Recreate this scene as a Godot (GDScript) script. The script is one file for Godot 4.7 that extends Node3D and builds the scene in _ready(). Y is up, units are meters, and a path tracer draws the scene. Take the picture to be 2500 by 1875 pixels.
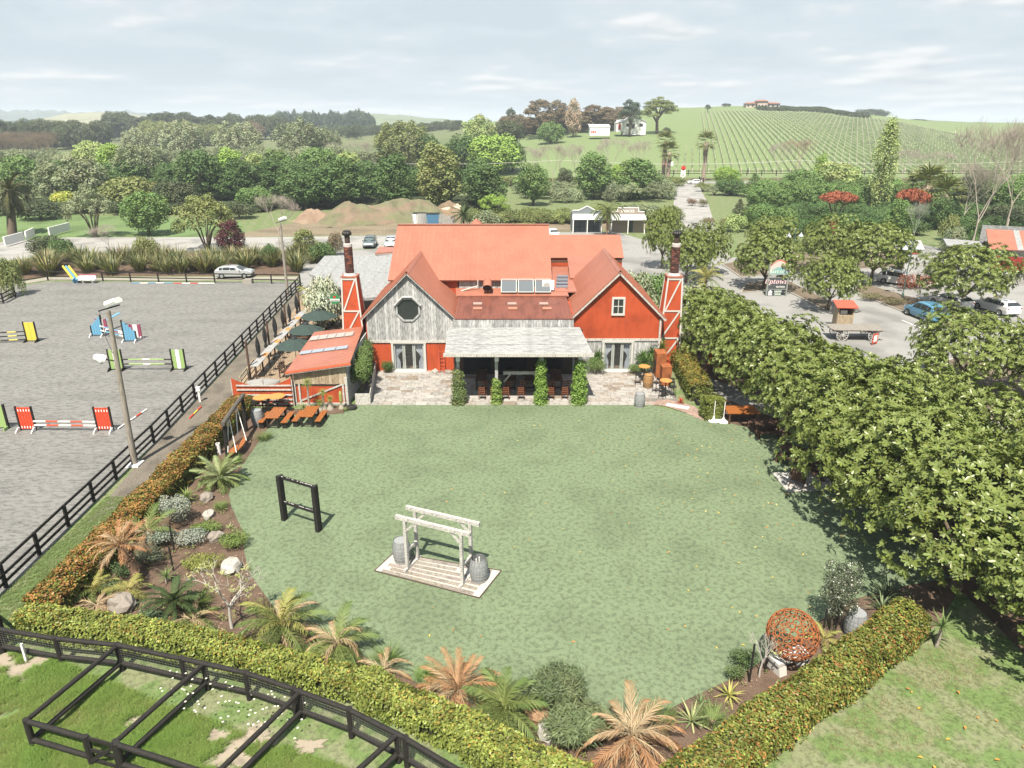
extends Node3D


class MB:
	# collects triangles (front faces clockwise) with a normal and a tint per vertex
	var v:=PackedVector3Array()
	var n:=PackedVector3Array()
	var c:=PackedColorArray()
	var ix:=PackedInt32Array()
	var col:=Color(1,1,1)

	func tri(a: Vector3,b: Vector3,d: Vector3) -> void:
		var nn:=(d-a).cross(b-a)
		if nn.length_squared()<1e-14:
			return
		nn = nn.normalized()
		var k:=v.size()
		v.append(a); v.append(b); v.append(d)
		n.append(nn); n.append(nn); n.append(nn)
		c.append(col); c.append(col); c.append(col)
		ix.append(k); ix.append(k+1); ix.append(k+2)

	func quad(a: Vector3,b: Vector3,d: Vector3,e: Vector3) -> void:
		tri(a,b,d)
		tri(a,d,e)

	func face(o: Vector3,u: Vector3,w: Vector3) -> void:
		# centre,half sides; the normal is u x w
		quad(o-u-w,o-u+w,o+u+w,o+u-w)

	func box(o: Vector3,s: Vector3,b:=Basis()) -> void:
		var x:=b.x*s.x*0.5
		var y:=b.y*s.y*0.5
		var z:=b.z*s.z*0.5
		face(o+z,x,y); face(o-z,y,x)
		face(o+x,y,z); face(o-x,z,y)
		face(o+y,z,x); face(o-y,x,z)

	func beam(a: Vector3,b: Vector3,w: float,h: float,up:=Vector3.UP) -> void:
		var z:=(b-a).normalized()
		if absf(z.dot(up))>0.99:
			up = Vector3.RIGHT
		var x:=up.cross(z).normalized()
		box((a+b)*0.5,Vector3(w,h,a.distance_to(b)),Basis(x,z.cross(x),z))

	func slab(q: Array,t: float) -> void:
		# a thick sheet from four corners (anticlockwise seen from above),thickness downwards along its normal
		var a: Vector3 = q[0]
		var b: Vector3 = q[1]
		var d: Vector3 = q[2]
		var e: Vector3 = q[3]
		var nn:=(b-a).cross(e-a).normalized()*t
		quad(a,e,d,b)
		quad(a-nn,b-nn,d-nn,e-nn)
		for s in [[a,b],[b,d],[d,e],[e,a]]:
			var p: Vector3 = s[0]
			var r: Vector3 = s[1]
			quad(p,r,r-nn,p-nn)

	func tube(ps: Array,rs: Array,sides:=6,cap:=true) -> void:
		var m:=ps.size()
		var base:=v.size()
		var ref:=Vector3.UP
		for k in m:
			var p: Vector3 = ps[k]
			var t: Vector3 = (ps[mini(k+1,m-1)]-ps[maxi(k-1,0)]).normalized()
			if absf(t.dot(ref))>0.95:
				ref = Vector3.RIGHT
			var x:=ref.cross(t).normalized()
			var y:=t.cross(x)
			for s in sides:
				var a:=TAU*s/sides
				var d:=x*cos(a)+y*sin(a)
				v.append(p+d*float(rs[k])); n.append(d); c.append(col)
		for k in m-1:
			for s in sides:
				var a:=base+k*sides+s
				var b:=base+k*sides+(s+1) % sides
				ix.append(a); ix.append(a+sides); ix.append(b)
				ix.append(b); ix.append(a+sides); ix.append(b+sides)
		if cap:
			for e in [0,m-1]:
				var o: Vector3 = ps[e]
				for s in sides:
					var p: Vector3 = v[base+e*sides+s]
					var r: Vector3 = v[base+e*sides+(s+1) % sides]
					if e==0:
						tri(o,p,r)
					else:
						tri(o,r,p)

	func lathe(o: Vector3,prof: Array,segs:=16,b:=Basis()) -> void:
		# profile of (radius,height),bottom to top
		for k in prof.size()-1:
			var p: Vector2 = prof[k]
			var r: Vector2 = prof[k+1]
			var sl:=Vector2(r.y-p.y,p.x-r.x).normalized()
			var k0:=v.size()
			for s in segs+1:
				var a:=TAU*s/segs
				var d:=Vector3(cos(a),0,sin(a))
				var nn:=b*(d*sl.x+Vector3.UP*sl.y).normalized()
				v.append(o+b*(d*p.x+Vector3.UP*p.y)); n.append(nn); c.append(col)
				v.append(o+b*(d*r.x+Vector3.UP*r.y)); n.append(nn); c.append(col)
			for s in segs:
				var q:=k0+s*2
				ix.append(q); ix.append(q+2); ix.append(q+1)
				ix.append(q+1); ix.append(q+2); ix.append(q+3)

	func prism(p: PackedVector2Array,z0: float,z1: float,xf:=Transform3D()) -> void:
		# outline in x and y,drawn out along z
		if not Geometry2D.is_polygon_clockwise(p):
			p = p.duplicate()
			p.reverse()
		var t:=Geometry2D.triangulate_polygon(p)
		for k in range(0,t.size(),3):
			var a:=p[t[k]]
			var b:=p[t[k+1]]
			var d:=p[t[k+2]]
			if (b-a).cross(d-a)>0:
				var sw:=b
				b = d
				d = sw
			tri(xf*Vector3(a.x,a.y,z1),xf*Vector3(b.x,b.y,z1),xf*Vector3(d.x,d.y,z1))
			tri(xf*Vector3(a.x,a.y,z0),xf*Vector3(d.x,d.y,z0),xf*Vector3(b.x,b.y,z0))
		var m:=p.size()
		for k in m:
			var a:=p[k]
			var b:=p[(k+1) % m]
			# the outline runs clockwise seen from +z
			quad(xf*Vector3(a.x,a.y,z1),xf*Vector3(a.x,a.y,z0),xf*Vector3(b.x,b.y,z0),xf*Vector3(b.x,b.y,z1))

	func sheet(p: PackedVector2Array,y: float) -> void:
		# a level sheet,outline in x and z
		var t:=Geometry2D.triangulate_polygon(p)
		for k in range(0,t.size(),3):
			var a:=Vector3(p[t[k]].x,y,p[t[k]].y)
			var b:=Vector3(p[t[k+1]].x,y,p[t[k+1]].y)
			var d:=Vector3(p[t[k+2]].x,y,p[t[k+2]].y)
			if (d-a).cross(b-a).y<0:
				tri(a,d,b)
			else:
				tri(a,b,d)

	func leaf(p: Vector3,d: Vector3,nn: Vector3,ln: float,wd: float,fold:=0.25) -> void:
		# a pointed leaf of two halves folded along the midrib
		var s:=d.cross(nn).normalized()
		var up:=s.cross(d).normalized()
		var m:=p+d*(ln*0.5)+up*(wd*fold)
		var k:=v.size()
		v.append(p); v.append(m+s*wd*0.5); v.append(p+d*ln); v.append(m-s*wd*0.5)
		var n1:=(up+s*fold).normalized()
		var n2:=(up-s*fold).normalized()
		n.append(up); n.append(n2); n.append(up); n.append(n1)
		c.append(col); c.append(col); c.append(col); c.append(col)
		ix.append(k); ix.append(k+2); ix.append(k+1)
		ix.append(k); ix.append(k+3); ix.append(k+2)

	func broad_leaf(p: Vector3,d: Vector3,nn: Vector3,ln: float,wd: float,fold: float) -> void:
		# a leathery leaf,broadest beyond its middle,folded along the midrib
		var s:=d.cross(nn).normalized()
		var up:=s.cross(d).normalized()
		var k:=v.size()
		v.append(p); v.append(p+d*ln+up*-0.02)
		for q in [[0.36,0.4],[0.74,0.5]]:
			for e in [1.0,-1.0]:
				v.append(p+d*ln*q[0]+s*wd*q[1]*e+up*wd*fold)
		for e in 6:
			n.append((up-s*fold*(0.0 if e<2 else (1.0 if e % 2==0 else -1.0))).normalized())
			c.append(col)
		for e in [0,4,2,0,1,4,0,5,1,0,3,5]:
			ix.append(k+e)

	func blade(p: Vector3,d: Vector3,up: Vector3,ln: float,wd: float,droop: float,seg:=3) -> void:
		# a long strap leaf that bends over
		var s:=d.cross(up)
		if s.length_squared()<1e-6:
			s = Vector3.RIGHT
		s = s.normalized()
		var k0:=v.size()
		var q:=p
		var dd:=d
		for k in seg+1:
			var f:=float(k)/seg
			var w:=wd*(0.6+0.8*f if f<0.4 else (1.0-f)/0.6*0.92+0.0)*0.5
			var nn:=s.cross(dd).normalized()
			v.append(q-s*w); v.append(q+s*w)
			n.append(nn); n.append(nn); c.append(col); c.append(col)
			q += dd*(ln/seg)
			dd = (dd+Vector3.DOWN*droop/seg).normalized()
		for k in seg:
			var a:=k0+k*2
			ix.append(a); ix.append(a+2); ix.append(a+1)
			ix.append(a+1); ix.append(a+2); ix.append(a+3)

	func done() -> ArrayMesh:
		var m:=ArrayMesh.new()
		if v.size()==0:
			return m
		var arr:=[]
		arr.resize(Mesh.ARRAY_MAX)
		arr[Mesh.ARRAY_VERTEX] = v
		arr[Mesh.ARRAY_NORMAL] = n
		arr[Mesh.ARRAY_COLOR] = c
		arr[Mesh.ARRAY_INDEX] = ix
		m.add_surface_from_arrays(Mesh.PRIMITIVE_TRIANGLES,arr)
		return m


var rng:=RandomNumberGenerator.new()
var mats:={}
var taken:={}
var tex:={}


func rr(a: float,b: float) -> float:
	return rng.randf_range(a,b)


func numbered(parent: Node,called: String) -> String:
	var key:=str(parent.get_instance_id())+called
	var k: int = taken.get(key,0)
	taken[key] = k+1
	return called if k==0 else "%s_%03d" % [called,k]


func put(parent: Node,o: Node3D,called: String) -> void:
	o.name = numbered(parent,called)
	parent.add_child(o,true)


func tag(o: Node3D,label: String,category: String,group:="") -> void:
	o.set_meta("label",label)
	o.set_meta("category",category)
	if group != "":
		o.set_meta("group",group)


func thing(called: String,label: String,category: String,at:=Vector3.ZERO,turn:=0.0,group:="") -> Node3D:
	var o:=Node3D.new()
	put(self,o,called)
	o.position = at
	o.rotation.y = turn
	tag(o,label,category,group)
	return o


func part(parent: Node3D,called: String,mesh: Mesh,m: Material,at:=Vector3.ZERO,basis:=Basis()) -> MeshInstance3D:
	var o:=MeshInstance3D.new()
	o.mesh = mesh
	o.material_override = m
	put(parent,o,called)
	o.transform = Transform3D(basis,at)
	return o


func stuff_part(parent: Node3D,called: String,mesh: Mesh,m: Material,at:=Vector3.ZERO) -> MeshInstance3D:
	var o:=part(parent,called,mesh,m,at)
	o.set_meta("kind","stuff")
	return o


func solo(called: String,mesh: Mesh,m: Material,label: String,category: String,at:=Vector3.ZERO,turn:=0.0,group:="") -> MeshInstance3D:
	var o:=part(self,called,mesh,m,at,Basis(Vector3.UP,turn))
	tag(o,label,category,group)
	return o


func setting(called: String,mesh: Mesh,m: Material,label: String,kind:="structure",category:="ground") -> MeshInstance3D:
	var o:=part(self,called,mesh,m)
	tag(o,label,category)
	o.set_meta("kind",kind)
	return o


func dupe(src: Node3D,label: String,at: Vector3,turn:=0.0,sc:=Vector3.ONE) -> Node3D:
	var o: Node3D = src.duplicate()
	var base:=str(src.name).rstrip("0123456789").rstrip("_")
	put(self,o,base)
	o.transform = Transform3D(Basis(Vector3.UP,turn).scaled_local(sc),at)
	o.set_meta("label",label)
	return o


func one_box(s: Vector3) -> ArrayMesh:
	var b:=MB.new()
	b.box(Vector3.ZERO,s)
	return b.done()


func lin(r: float,g: float,b: float) -> Color:
	return Color(r,g,b).linear_to_srgb()


func noise_tex(key: String,freq: float,lo: float,hi: float,size:=512,oct:=5,kind:=FastNoiseLite.TYPE_SIMPLEX_SMOOTH,bump:=false,strength:=4.0) -> NoiseTexture2D:
	if tex.has(key):
		return tex[key]
	var f:=FastNoiseLite.new()
	f.seed = 11+tex.size()
	f.noise_type = kind
	f.frequency = freq
	f.fractal_octaves = oct
	var t:=NoiseTexture2D.new()
	t.width = size
	t.height = size
	t.seamless = true
	t.noise = f
	if bump:
		t.as_normal_map = true
		t.bump_strength = strength
	else:
		var g:=Gradient.new()
		g.offsets = PackedFloat32Array([0.2,0.8])
		g.colors = PackedColorArray([Color(lo,lo,lo),Color(hi,hi,hi)])
		t.color_ramp = g
	tex[key] = t
	return t


# a material: real-world base colour (linear),roughness,and up to two layers of world-anchored variation
func mat(key: String,col: Color,rough:=0.8,fine: Texture2D = null,fine_scale:=Vector3.ONE,wide: Texture2D = null,wide_scale:=Vector3.ONE,bump: Texture2D = null,bump_depth:=0.5,local:=false) -> StandardMaterial3D:
	if mats.has(key):
		return mats[key]
	var m:=StandardMaterial3D.new()
	m.albedo_color = lin(col.r,col.g,col.b)
	m.roughness = rough
	m.vertex_color_use_as_albedo = true
	m.metallic_specular = 0.35
	if fine or bump:
		m.uv1_triplanar = true
		m.uv1_world_triplanar = not local
		m.uv1_scale = fine_scale
		if fine:
			m.albedo_texture = fine
	if wide:
		m.detail_enabled = true
		m.detail_albedo = wide
		m.detail_blend_mode = BaseMaterial3D.BLEND_MODE_MUL
		m.detail_uv_layer = BaseMaterial3D.DETAIL_UV_2
		m.uv2_triplanar = true
		m.uv2_world_triplanar = not local
		m.uv2_scale = wide_scale
	if bump:
		m.normal_enabled = true
		m.normal_texture = bump
		m.normal_scale = bump_depth
	mats[key] = m
	return m


func plain(key: String,r: float,g: float,b: float,rough:=0.7,metal:=0.0) -> StandardMaterial3D:
	var m:=mat(key,Color(r,g,b),rough)
	m.metallic = metal
	return m


func leafy(key: String,r: float,g: float,b: float,rough:=0.55) -> StandardMaterial3D:
	if mats.has(key):
		return mats[key]
	var m:=mat(key,Color(r,g,b),rough)
	m.backlight_enabled = true
	m.backlight = Color(0.6,0.65,0.36)
	return m


# height of the land: level round the farm,the vineyard hill beyond the road,far country behind
const CREST_AZ = [-1.2,-0.45,-0.2,-0.126,0.0,0.1,0.22,0.30,0.39,0.46,0.55,0.63,1.2]
const CREST_H = [2.0,2.0,5.0,9.0,19.0,25.0,29.0,30.5,29.0,24.0,18.5,17.0,16.0]


func land(x: float,z: float) -> float:
	if z>-255.0:
		return 0.0
	var az:=x/-z
	var d:=-z
	var h:=2.0
	for k in CREST_AZ.size()-1:
		if az >= CREST_AZ[k] and az <= CREST_AZ[k+1]:
			var f: float = (az-CREST_AZ[k])/(CREST_AZ[k+1]-CREST_AZ[k])
			f = f*f*(3.0-2.0*f)
			h = lerpf(CREST_H[k],CREST_H[k+1],f)
	var t:=clampf((d-258.0)/392.0,0.0,1.0)
	var s:=pow(t,0.8)
	if d>650.0:
		s = 1.0-0.85*smoothstep(680.0,1500.0,d)
	return h*s


func _ready() -> void:
	rng.seed = 20240611
	var cam:=Camera3D.new()
	cam.name = "camera"
	cam.position = Vector3(0,18,0)
	cam.rotation.x = deg_to_rad(-20.3)
	cam.fov = 56.83
	cam.near = 0.1
	cam.far = 9000.0
	add_child(cam)
	cam.current = true
	var we:=WorldEnvironment.new()
	we.name = "world_environment"
	var e:=Environment.new()
	e.background_mode = Environment.BG_SKY
	e.sky = Sky.new()
	var pan:=PanoramaSkyMaterial.new()
	pan.panorama = paint_sky()
	e.sky.sky_material = pan
	e.background_energy_multiplier = 0.43
	e.sky_rotation = Vector3(0,PI,0)
	e.tonemap_mode = Environment.TONE_MAPPER_LINEAR
	e.tonemap_exposure = 2.35
	e.sdfgi_enabled = true
	e.ssao_enabled = true
	e.ssil_enabled = true
	e.fog_enabled = FOG
	e.fog_density = 0.00026
	e.fog_light_color = Color(0.86,0.91,0.96)
	we.environment = e
	add_child(we)
	var sun:=DirectionalLight3D.new()
	sun.name = "sun"
	sun.light_energy = 1.6
	sun.light_color = Color(1.0,0.96,0.89)
	sun.light_angular_distance = 0.55
	sun.shadow_enabled = true
	add_child(sun)
	sun.look_at_from_position(Vector3.ZERO,Vector3(0.12,-1.0,-0.60))

	make_textures()
	build_ground()
	build_patio()
	build_barn()
	build_shed()
	build_deck()
	build_arena()
	build_lawn_things()
	build_garden()
	build_paddock()
	build_magnolias()
	build_car_park()
	build_far_buildings()
	build_background()


const FOG = true


func cloud_density(n1: FastNoiseLite,n2: FastNoiseLite,az: float,el: float) -> float:
	# how thick the cloud is towards (az,el),in degrees; flattened near the horizon
	var a:=deg_to_rad(az)
	var v:=log(el+2.2)*26.0
	var d:=n1.get_noise_3d(sin(a)*62.0,v*1.25,cos(a)*62.0)+0.42*n2.get_noise_3d(sin(a)*210.0,v*5.0,cos(a)*210.0)
	if el<12.0:
		for b in [[-1.1,2.6,3.2,1.15,0.5],[13.0,5.7,7.0,0.8,0.34],[9.0,6.5,4.0,0.6,0.25],[15.0,7.1,2.5,0.55,0.35],[22.5,4.3,3.6,1.1,0.42],[26.5,3.1,1.7,0.8,0.3],[-1.5,6.0,3.5,0.5,0.3],[-35.5,1.3,4.0,0.8,0.35],[-23.0,1.3,2.6,0.4,0.25],[-13.0,6.0,5.0,0.5,0.15],[31.0,1.4,5.0,0.8,0.25],[-25.0,5.0,14.0,2.5,-0.12]]:
			var dx: float = (az-b[0])/b[2]
			var dy: float = (el-b[1])/b[3]
			if dy<0.0:
				dy *= 1.6
			d += b[4]*exp(-dx*dx-dy*dy)
	return d


func cloud_cover(n1: FastNoiseLite,n2: FastNoiseLite,az: float,el: float) -> Color:
	var t:=clampf(el/14.0,0.0,1.0)
	var base:=Color(0.870,0.912,0.935).lerp(Color(0.828,0.880,0.915),t)
	base = base.lerp(Color(0.72,0.80,0.88),clampf((el-14.0)/60.0,0.0,1.0))
	var d:=cloud_density(n1,n2,az,el)
	var lit:=clampf(0.62+1.5*(d-cloud_density(n1,n2,az-0.5,el+0.22+el*0.02)),0.0,1.0)
	var c:=base.lerp(Color(0.80,0.84,0.868).lerp(Color(0.975,0.98,0.982),lit),smoothstep(-0.04,0.38,d)*0.92)
	return c.lerp(Color(0.78,0.83,0.865),smoothstep(0.02,0.4,-d)*0.35)


func paint_sky() -> ImageTexture:
	var n1:=FastNoiseLite.new()
	n1.seed = 5
	n1.frequency = 0.05
	n1.fractal_octaves = 4
	var n2:=FastNoiseLite.new()
	n2.seed = 9
	n2.frequency = 0.05
	n2.fractal_octaves = 4
	var w:=4096
	var h:=2048
	var low:=Image.create(512,256,false,Image.FORMAT_RGB8)
	for y in 256:
		var el:=90.0-(y+0.5)*180.0/256.0
		for x in 512:
			var az:=(x+0.5)*360.0/512.0
			var c:=Color(0.42,0.46,0.40)
			if el>-1.0:
				c = cloud_cover(n1,n2,az-180.0,maxf(el,0.0))
			low.set_pixel(x,y,c)
	low.resize(w,h,Image.INTERPOLATE_CUBIC)
	var y0:=int((90.0-10.5)/180.0*h)
	var y1:=int((90.0+1.0)/180.0*h)
	var band:=Image.create(w/2,y1-y0,false,Image.FORMAT_RGB8)
	for y in y1-y0:
		var el:=90.0-(y+y0+0.5)*180.0/h
		for x in w/2:
			var az:=(x+0.5)*360.0/(w/2)
			band.set_pixel(x,y,cloud_cover(n1,n2,az-180.0,maxf(el,0.0)))
	band.resize(w,y1-y0,Image.INTERPOLATE_CUBIC)
	low.blit_rect(band,Rect2i(0,0,w,y1-y0),Vector2i(0,y0))
	return ImageTexture.create_from_image(low)


var t_fine: Texture2D
var t_wide: Texture2D
var t_turf: NoiseTexture2D
var b_turf: NoiseTexture2D
var t_soft: Texture2D
var t_mow: NoiseTexture2D
var t_grain: Texture2D
var t_clump: Texture2D
var b_fine: Texture2D
var b_sand: Texture2D


func make_textures() -> void:
	t_fine = noise_tex("fine",0.045,0.74,1.16,1024,5)
	t_wide = noise_tex("wide",0.006,0.86,1.1,512,4)
	t_soft = noise_tex("soft",0.012,0.93,1.05,512,4)
	t_turf = noise_tex("turf",0.022,0.78,1.14,1024,8)
	(t_turf.noise as FastNoiseLite).fractal_gain = 0.72
	b_turf = noise_tex("bump_turf",0.022,0,1,1024,8,FastNoiseLite.TYPE_SIMPLEX_SMOOTH,true,5.0)
	(b_turf.noise as FastNoiseLite).fractal_gain = 0.72
	t_grain = noise_tex("grain",0.03,0.68,1.15,512,5)
	t_clump = noise_tex("clump",0.035,0.7,1.18,1024,5)
	t_mow = noise_tex("mow",0.012,0,0,512,4)
	t_mow.color_ramp.colors = PackedColorArray([Color(0.83,0.95,0.77),Color(1,1,1)])
	t_mow.color_ramp.offsets = PackedFloat32Array([0.35,0.65])
	b_fine = noise_tex("bump",0.05,0,1,1024,5,FastNoiseLite.TYPE_SIMPLEX_SMOOTH,true,5.0)
	b_sand = noise_tex("bump_sand",0.02,0,1,1024,5,FastNoiseLite.TYPE_SIMPLEX_SMOOTH,true,7.0)
	# timber and metal used in many places
	mat("grey_timber",Color(0.40,0.405,0.41),0.85,t_grain,Vector3(1.6,0.12,1.6),t_soft,Vector3(0.3,0.3,0.3),null,0,true)
	mat("white_timber",Color(0.46,0.45,0.43),0.8,t_grain,Vector3(0.5,0.9,0.9),t_soft,Vector3(0.3,0.3,0.3),null,0,true)
	mat("raw_timber",Color(0.36,0.29,0.20),0.85,t_grain,Vector3(1.6,0.15,1.6),t_soft,Vector3(0.3,0.3,0.3),null,0,true)
	mat("brown_timber",Color(0.09,0.05,0.035),0.8,t_grain,Vector3(1.2,0.3,1.2),null,Vector3.ONE,null,0,true)
	mat("black_timber",Color(0.022,0.02,0.019),0.75,t_grain,Vector3(1.5,0.6,1.5),t_wide,Vector3(0.9,0.9,0.9))
	mat("orange_timber",Color(0.30,0.105,0.03),0.4,t_grain,Vector3(2.4,2.4,0.25),t_soft,Vector3(0.5,0.5,0.5),null,0,true)
	mat("red_iron",Color(0.36,0.066,0.026),0.55,t_soft,Vector3(0.25,0.08,0.25),t_wide,Vector3(0.1,0.1,0.1))
	mat("red_roof",Color(0.29,0.117,0.080),0.38,t_soft,Vector3(0.5,0.5,0.5),t_soft,Vector3(0.06,0.06,0.06))
	mat("brown_roof",Color(0.16,0.058,0.04),0.4,t_soft,Vector3(0.5,0.5,0.1),t_wide,Vector3(0.25,0.25,0.12))
	mat("grey_iron",Color(0.30,0.31,0.315),0.5,t_grain,Vector3(0.1,0.6,0.6),t_soft,Vector3(0.2,0.2,0.2))
	mat("white_roof",Color(0.345,0.355,0.36),0.7,t_grain,Vector3(0.12,0.8,0.8),t_wide,Vector3(0.16,0.5,0.5))
	plain("white_paint",0.62,0.62,0.61,0.6)
	plain("white_trim",0.40,0.395,0.38,0.7)
	plain("black_metal",0.02,0.02,0.02,0.5)
	plain("dark_inside",0.035,0.03,0.028,0.9)
	plain("rubber",0.018,0.018,0.018,0.85)
	plain("chrome",0.55,0.55,0.56,0.3,1.0)
	plain("aluminium",0.33,0.36,0.35,0.45,0.3)
	mat("rock",Color(0.24,0.215,0.19),0.9,t_fine,Vector3(0.8,0.8,0.8),t_wide,Vector3(0.5,0.5,0.5),b_fine,0.8,true)
	mat("white_rock",Color(0.40,0.385,0.35),0.9,t_fine,Vector3(0.8,0.8,0.8),t_wide,Vector3(0.5,0.5,0.5),b_fine,0.8,true)
	mat("corten",Color(0.29,0.098,0.036),0.75,t_fine,Vector3(0.6,0.6,0.6),t_wide,Vector3(0.4,0.4,0.4))
	mat("bark",Color(0.12,0.095,0.07),0.95,t_grain,Vector3(1.5,0.4,1.5),null,Vector3.ONE,null,0,true)
	mat("pale_bark",Color(0.30,0.27,0.23),0.9,t_grain,Vector3(1.0,0.5,1.0),null,Vector3.ONE,null,0,true)
	var gl:=mat("glass",Color(0.02,0.024,0.026),0.08)
	gl.metallic_specular = 0.6
	var pane:=StandardMaterial3D.new()
	pane.transparency = BaseMaterial3D.TRANSPARENCY_ALPHA
	pane.albedo_color = Color(0.3,0.34,0.34,0.05)
	pane.roughness = 0.03
	mats["pane"] = pane


func build_ground() -> void:
	# the land: one sheet out to the horizon
	var rings:=[0.0]
	var r:=0.0
	while r<7500.0:
		r += 14.0 if r<240.0 else (9.0 if r<700.0 else r*0.09)
		rings.append(r)
	var angs:=[]
	for k in 41:
		angs.append(PI*0.5+PI*k/40.0)
	for k in range(1,150):
		angs.append(-PI*0.5+PI*k/150.0)
	angs.append(PI*0.5)
	var patch:=FastNoiseLite.new()
	patch.seed = 3
	patch.frequency = 0.004
	patch.noise_type = FastNoiseLite.TYPE_CELLULAR
	patch.cellular_return_type = FastNoiseLite.RETURN_CELL_VALUE
	var b:=MB.new()
	for rad in rings:
		for a in angs:
			var x: float = sin(a)*rad
			var z: float = -cos(a)*rad
			b.v.append(Vector3(x,land(x,z),z))
			var ex:=2.0
			var nn:=Vector3(land(x-ex,z)-land(x+ex,z),2.0*ex,land(x,z-ex)-land(x,z+ex)).normalized()
			if absf(z+255.0)<4.0:
				nn = Vector3.UP
			b.n.append(nn)
			var col:=Color(0.15,0.175,0.092)
			var az:=x/maxf(-z,1.0)
			if z<-250.0 and az>-0.06:
				col = Color(0.165,0.205,0.105)
			elif z<-300.0:
				var q:=patch.get_noise_2d(x,z)
				col = Color(0.15,0.155,0.085).lerp(Color(0.10,0.13,0.06),0.5+q*0.5)
			b.c.append(col)
	var na:=angs.size()
	for k in rings.size()-1:
		for j in na-1:
			var q:=k*na+j
			b.ix.append(q); b.ix.append(q+na); b.ix.append(q+na+1)
			b.ix.append(q); b.ix.append(q+na+1); b.ix.append(q+1)
	var grass:=mat("grass",Color(1.05,1.0,1.05),0.95,t_turf,Vector3(0.15,0.15,0.15),t_mow,Vector3(0.11,0.11,0.11),b_turf,0.9)
	setting("grassland",b.done(),grass,"grassy land reaching from the paddock to the far hills")

	ground_sheet("arena_sand",PackedVector2Array([Vector2(-20.97,-15.8),Vector2(-20.67,-22.32),Vector2(-20.59,-24.41),Vector2(-20.74,-26.8),Vector2(-21.16,-33.84),Vector2(-21.33,-38.44),Vector2(-22.27,-51.48),Vector2(-24.67,-81.56),Vector2(-25.25,-83.86),Vector2(-55.49,-83.86),Vector2(-57.38,-81.32),Vector2(-73.62,-73.25)]),0.012,
		mat("sand",Color(0.165,0.165,0.161),0.95,t_turf,Vector3(0.06,0.06,0.14),t_soft,Vector3(0.023,0.023,0.05),b_turf,1.2),"grey raked sand of the horse arena")
	ground_sheet("dirt_path",PackedVector2Array([Vector2(-18.22,-31.71),Vector2(-19.61,-30.79),Vector2(-20.26,-29.5),Vector2(-21.29,-38.18),Vector2(-22.1,-51.05),Vector2(-24.39,-80.58),Vector2(-22.67,-76.42),Vector2(-20.25,-53.95),Vector2(-19.47,-46.73),Vector2(-19.77,-44.97),Vector2(-18.62,-36.46)]),0.010,
		mat("path",Color(0.155,0.138,0.115),0.95,t_clump,Vector3(0.3,0.3,0.3),t_wide,Vector3(0.12,0.12,0.12),b_fine,0.8),"gravelly dirt path between the arena fence and the hedge")
	ground_sheet("garden_soil",PackedVector2Array([Vector2(-18.3,-43.8),Vector2(-18.3,-21.7),Vector2(-11.2,-20.2),Vector2(-4.7,-18.1),Vector2(1.2,-14.8),Vector2(4.2,-13.4),Vector2(16.2,-22.2),Vector2(19.0,-25.0),Vector2(24.5,-30.0),Vector2(24.5,-46.0),Vector2(13.0,-46.0),Vector2(12.5,-43.0),Vector2(-13,-43.8)]),0.016,
		mat("soil",Color(0.125,0.085,0.062),0.95,t_clump,Vector3(0.5,0.5,0.5),t_wide,Vector3(0.25,0.25,0.25),b_fine,1.2),"brown bark mulch of the garden beds round the lawn")
	ground_sheet("lawn",PackedVector2Array([Vector2(-11.6,-44.47),Vector2(9.07,-44.64),Vector2(11.38,-43.09),Vector2(12.01,-42.16),Vector2(13.49,-41.71),Vector2(17.72,-38.31),Vector2(18.89,-29.5),Vector2(18.35,-25.11),Vector2(15.89,-24.48),Vector2(13.46,-23.6),Vector2(9.19,-20.44),Vector2(7.91,-19.56),Vector2(5.87,-18.47),Vector2(4.35,-17.52),Vector2(2.09,-17.1),Vector2(0.36,-17.61),Vector2(-2.26,-18.69),Vector2(-4.12,-19.65),Vector2(-6.88,-21.04),Vector2(-9.14,-22.86),Vector2(-11.11,-25.43),Vector2(-11.98,-27.16),Vector2(-12.32,-28.29),Vector2(-12.93,-29.29),Vector2(-13.97,-31.02),Vector2(-14.54,-32.19),Vector2(-14.81,-33.43),Vector2(-15.03,-35.93),Vector2(-15.23,-40.05),Vector2(-15.23,-42.54),Vector2(-11.35,-43.33)]),0.034,
		mat("turf",Color(0.126,0.166,0.098),0.9,t_turf,Vector3(0.15,0.15,0.15),t_soft,Vector3(0.04,0.04,0.04),b_turf,0.9),"smooth green lawn in front of the red barn")
	ground_sheet("deck_ground",PackedVector2Array([Vector2(-19.9,-47.47),Vector2(-15.43,-47.47),Vector2(-11.8,-56.39),Vector2(-15.55,-76.42),Vector2(-22.92,-76.42),Vector2(-21.22,-61.9)]),0.020,
		mat("tan_ground",Color(0.27,0.205,0.145),0.95,t_clump,Vector3(0.4,0.4,0.4),t_soft,Vector3(0.2,0.2,0.2),b_fine,0.6),"tan ground under the beer garden tables")
	var gravel:=mat("gravel",Color(0.30,0.298,0.29),0.95,t_fine,Vector3(0.25,0.25,0.25),t_wide,Vector3(0.05,0.05,0.05),b_fine,0.8)
	var asphalt:=mat("asphalt",Color(0.25,0.25,0.247),0.93,t_fine,Vector3(0.4,0.4,0.4),t_wide,Vector3(0.04,0.04,0.04),b_fine,0.5)
	ground_sheet("side_road",PackedVector2Array([Vector2(-95.49,-104.36),Vector2(-73.22,-118.53),Vector2(-35.84,-119.04),Vector2(-18.44,-121.08),Vector2(-15.91,-108.43),Vector2(-32.1,-105.95),Vector2(-64.02,-103.96),Vector2(-79.94,-86.27)]),0.014,gravel,"pale gravel road behind the flax bushes")
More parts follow.
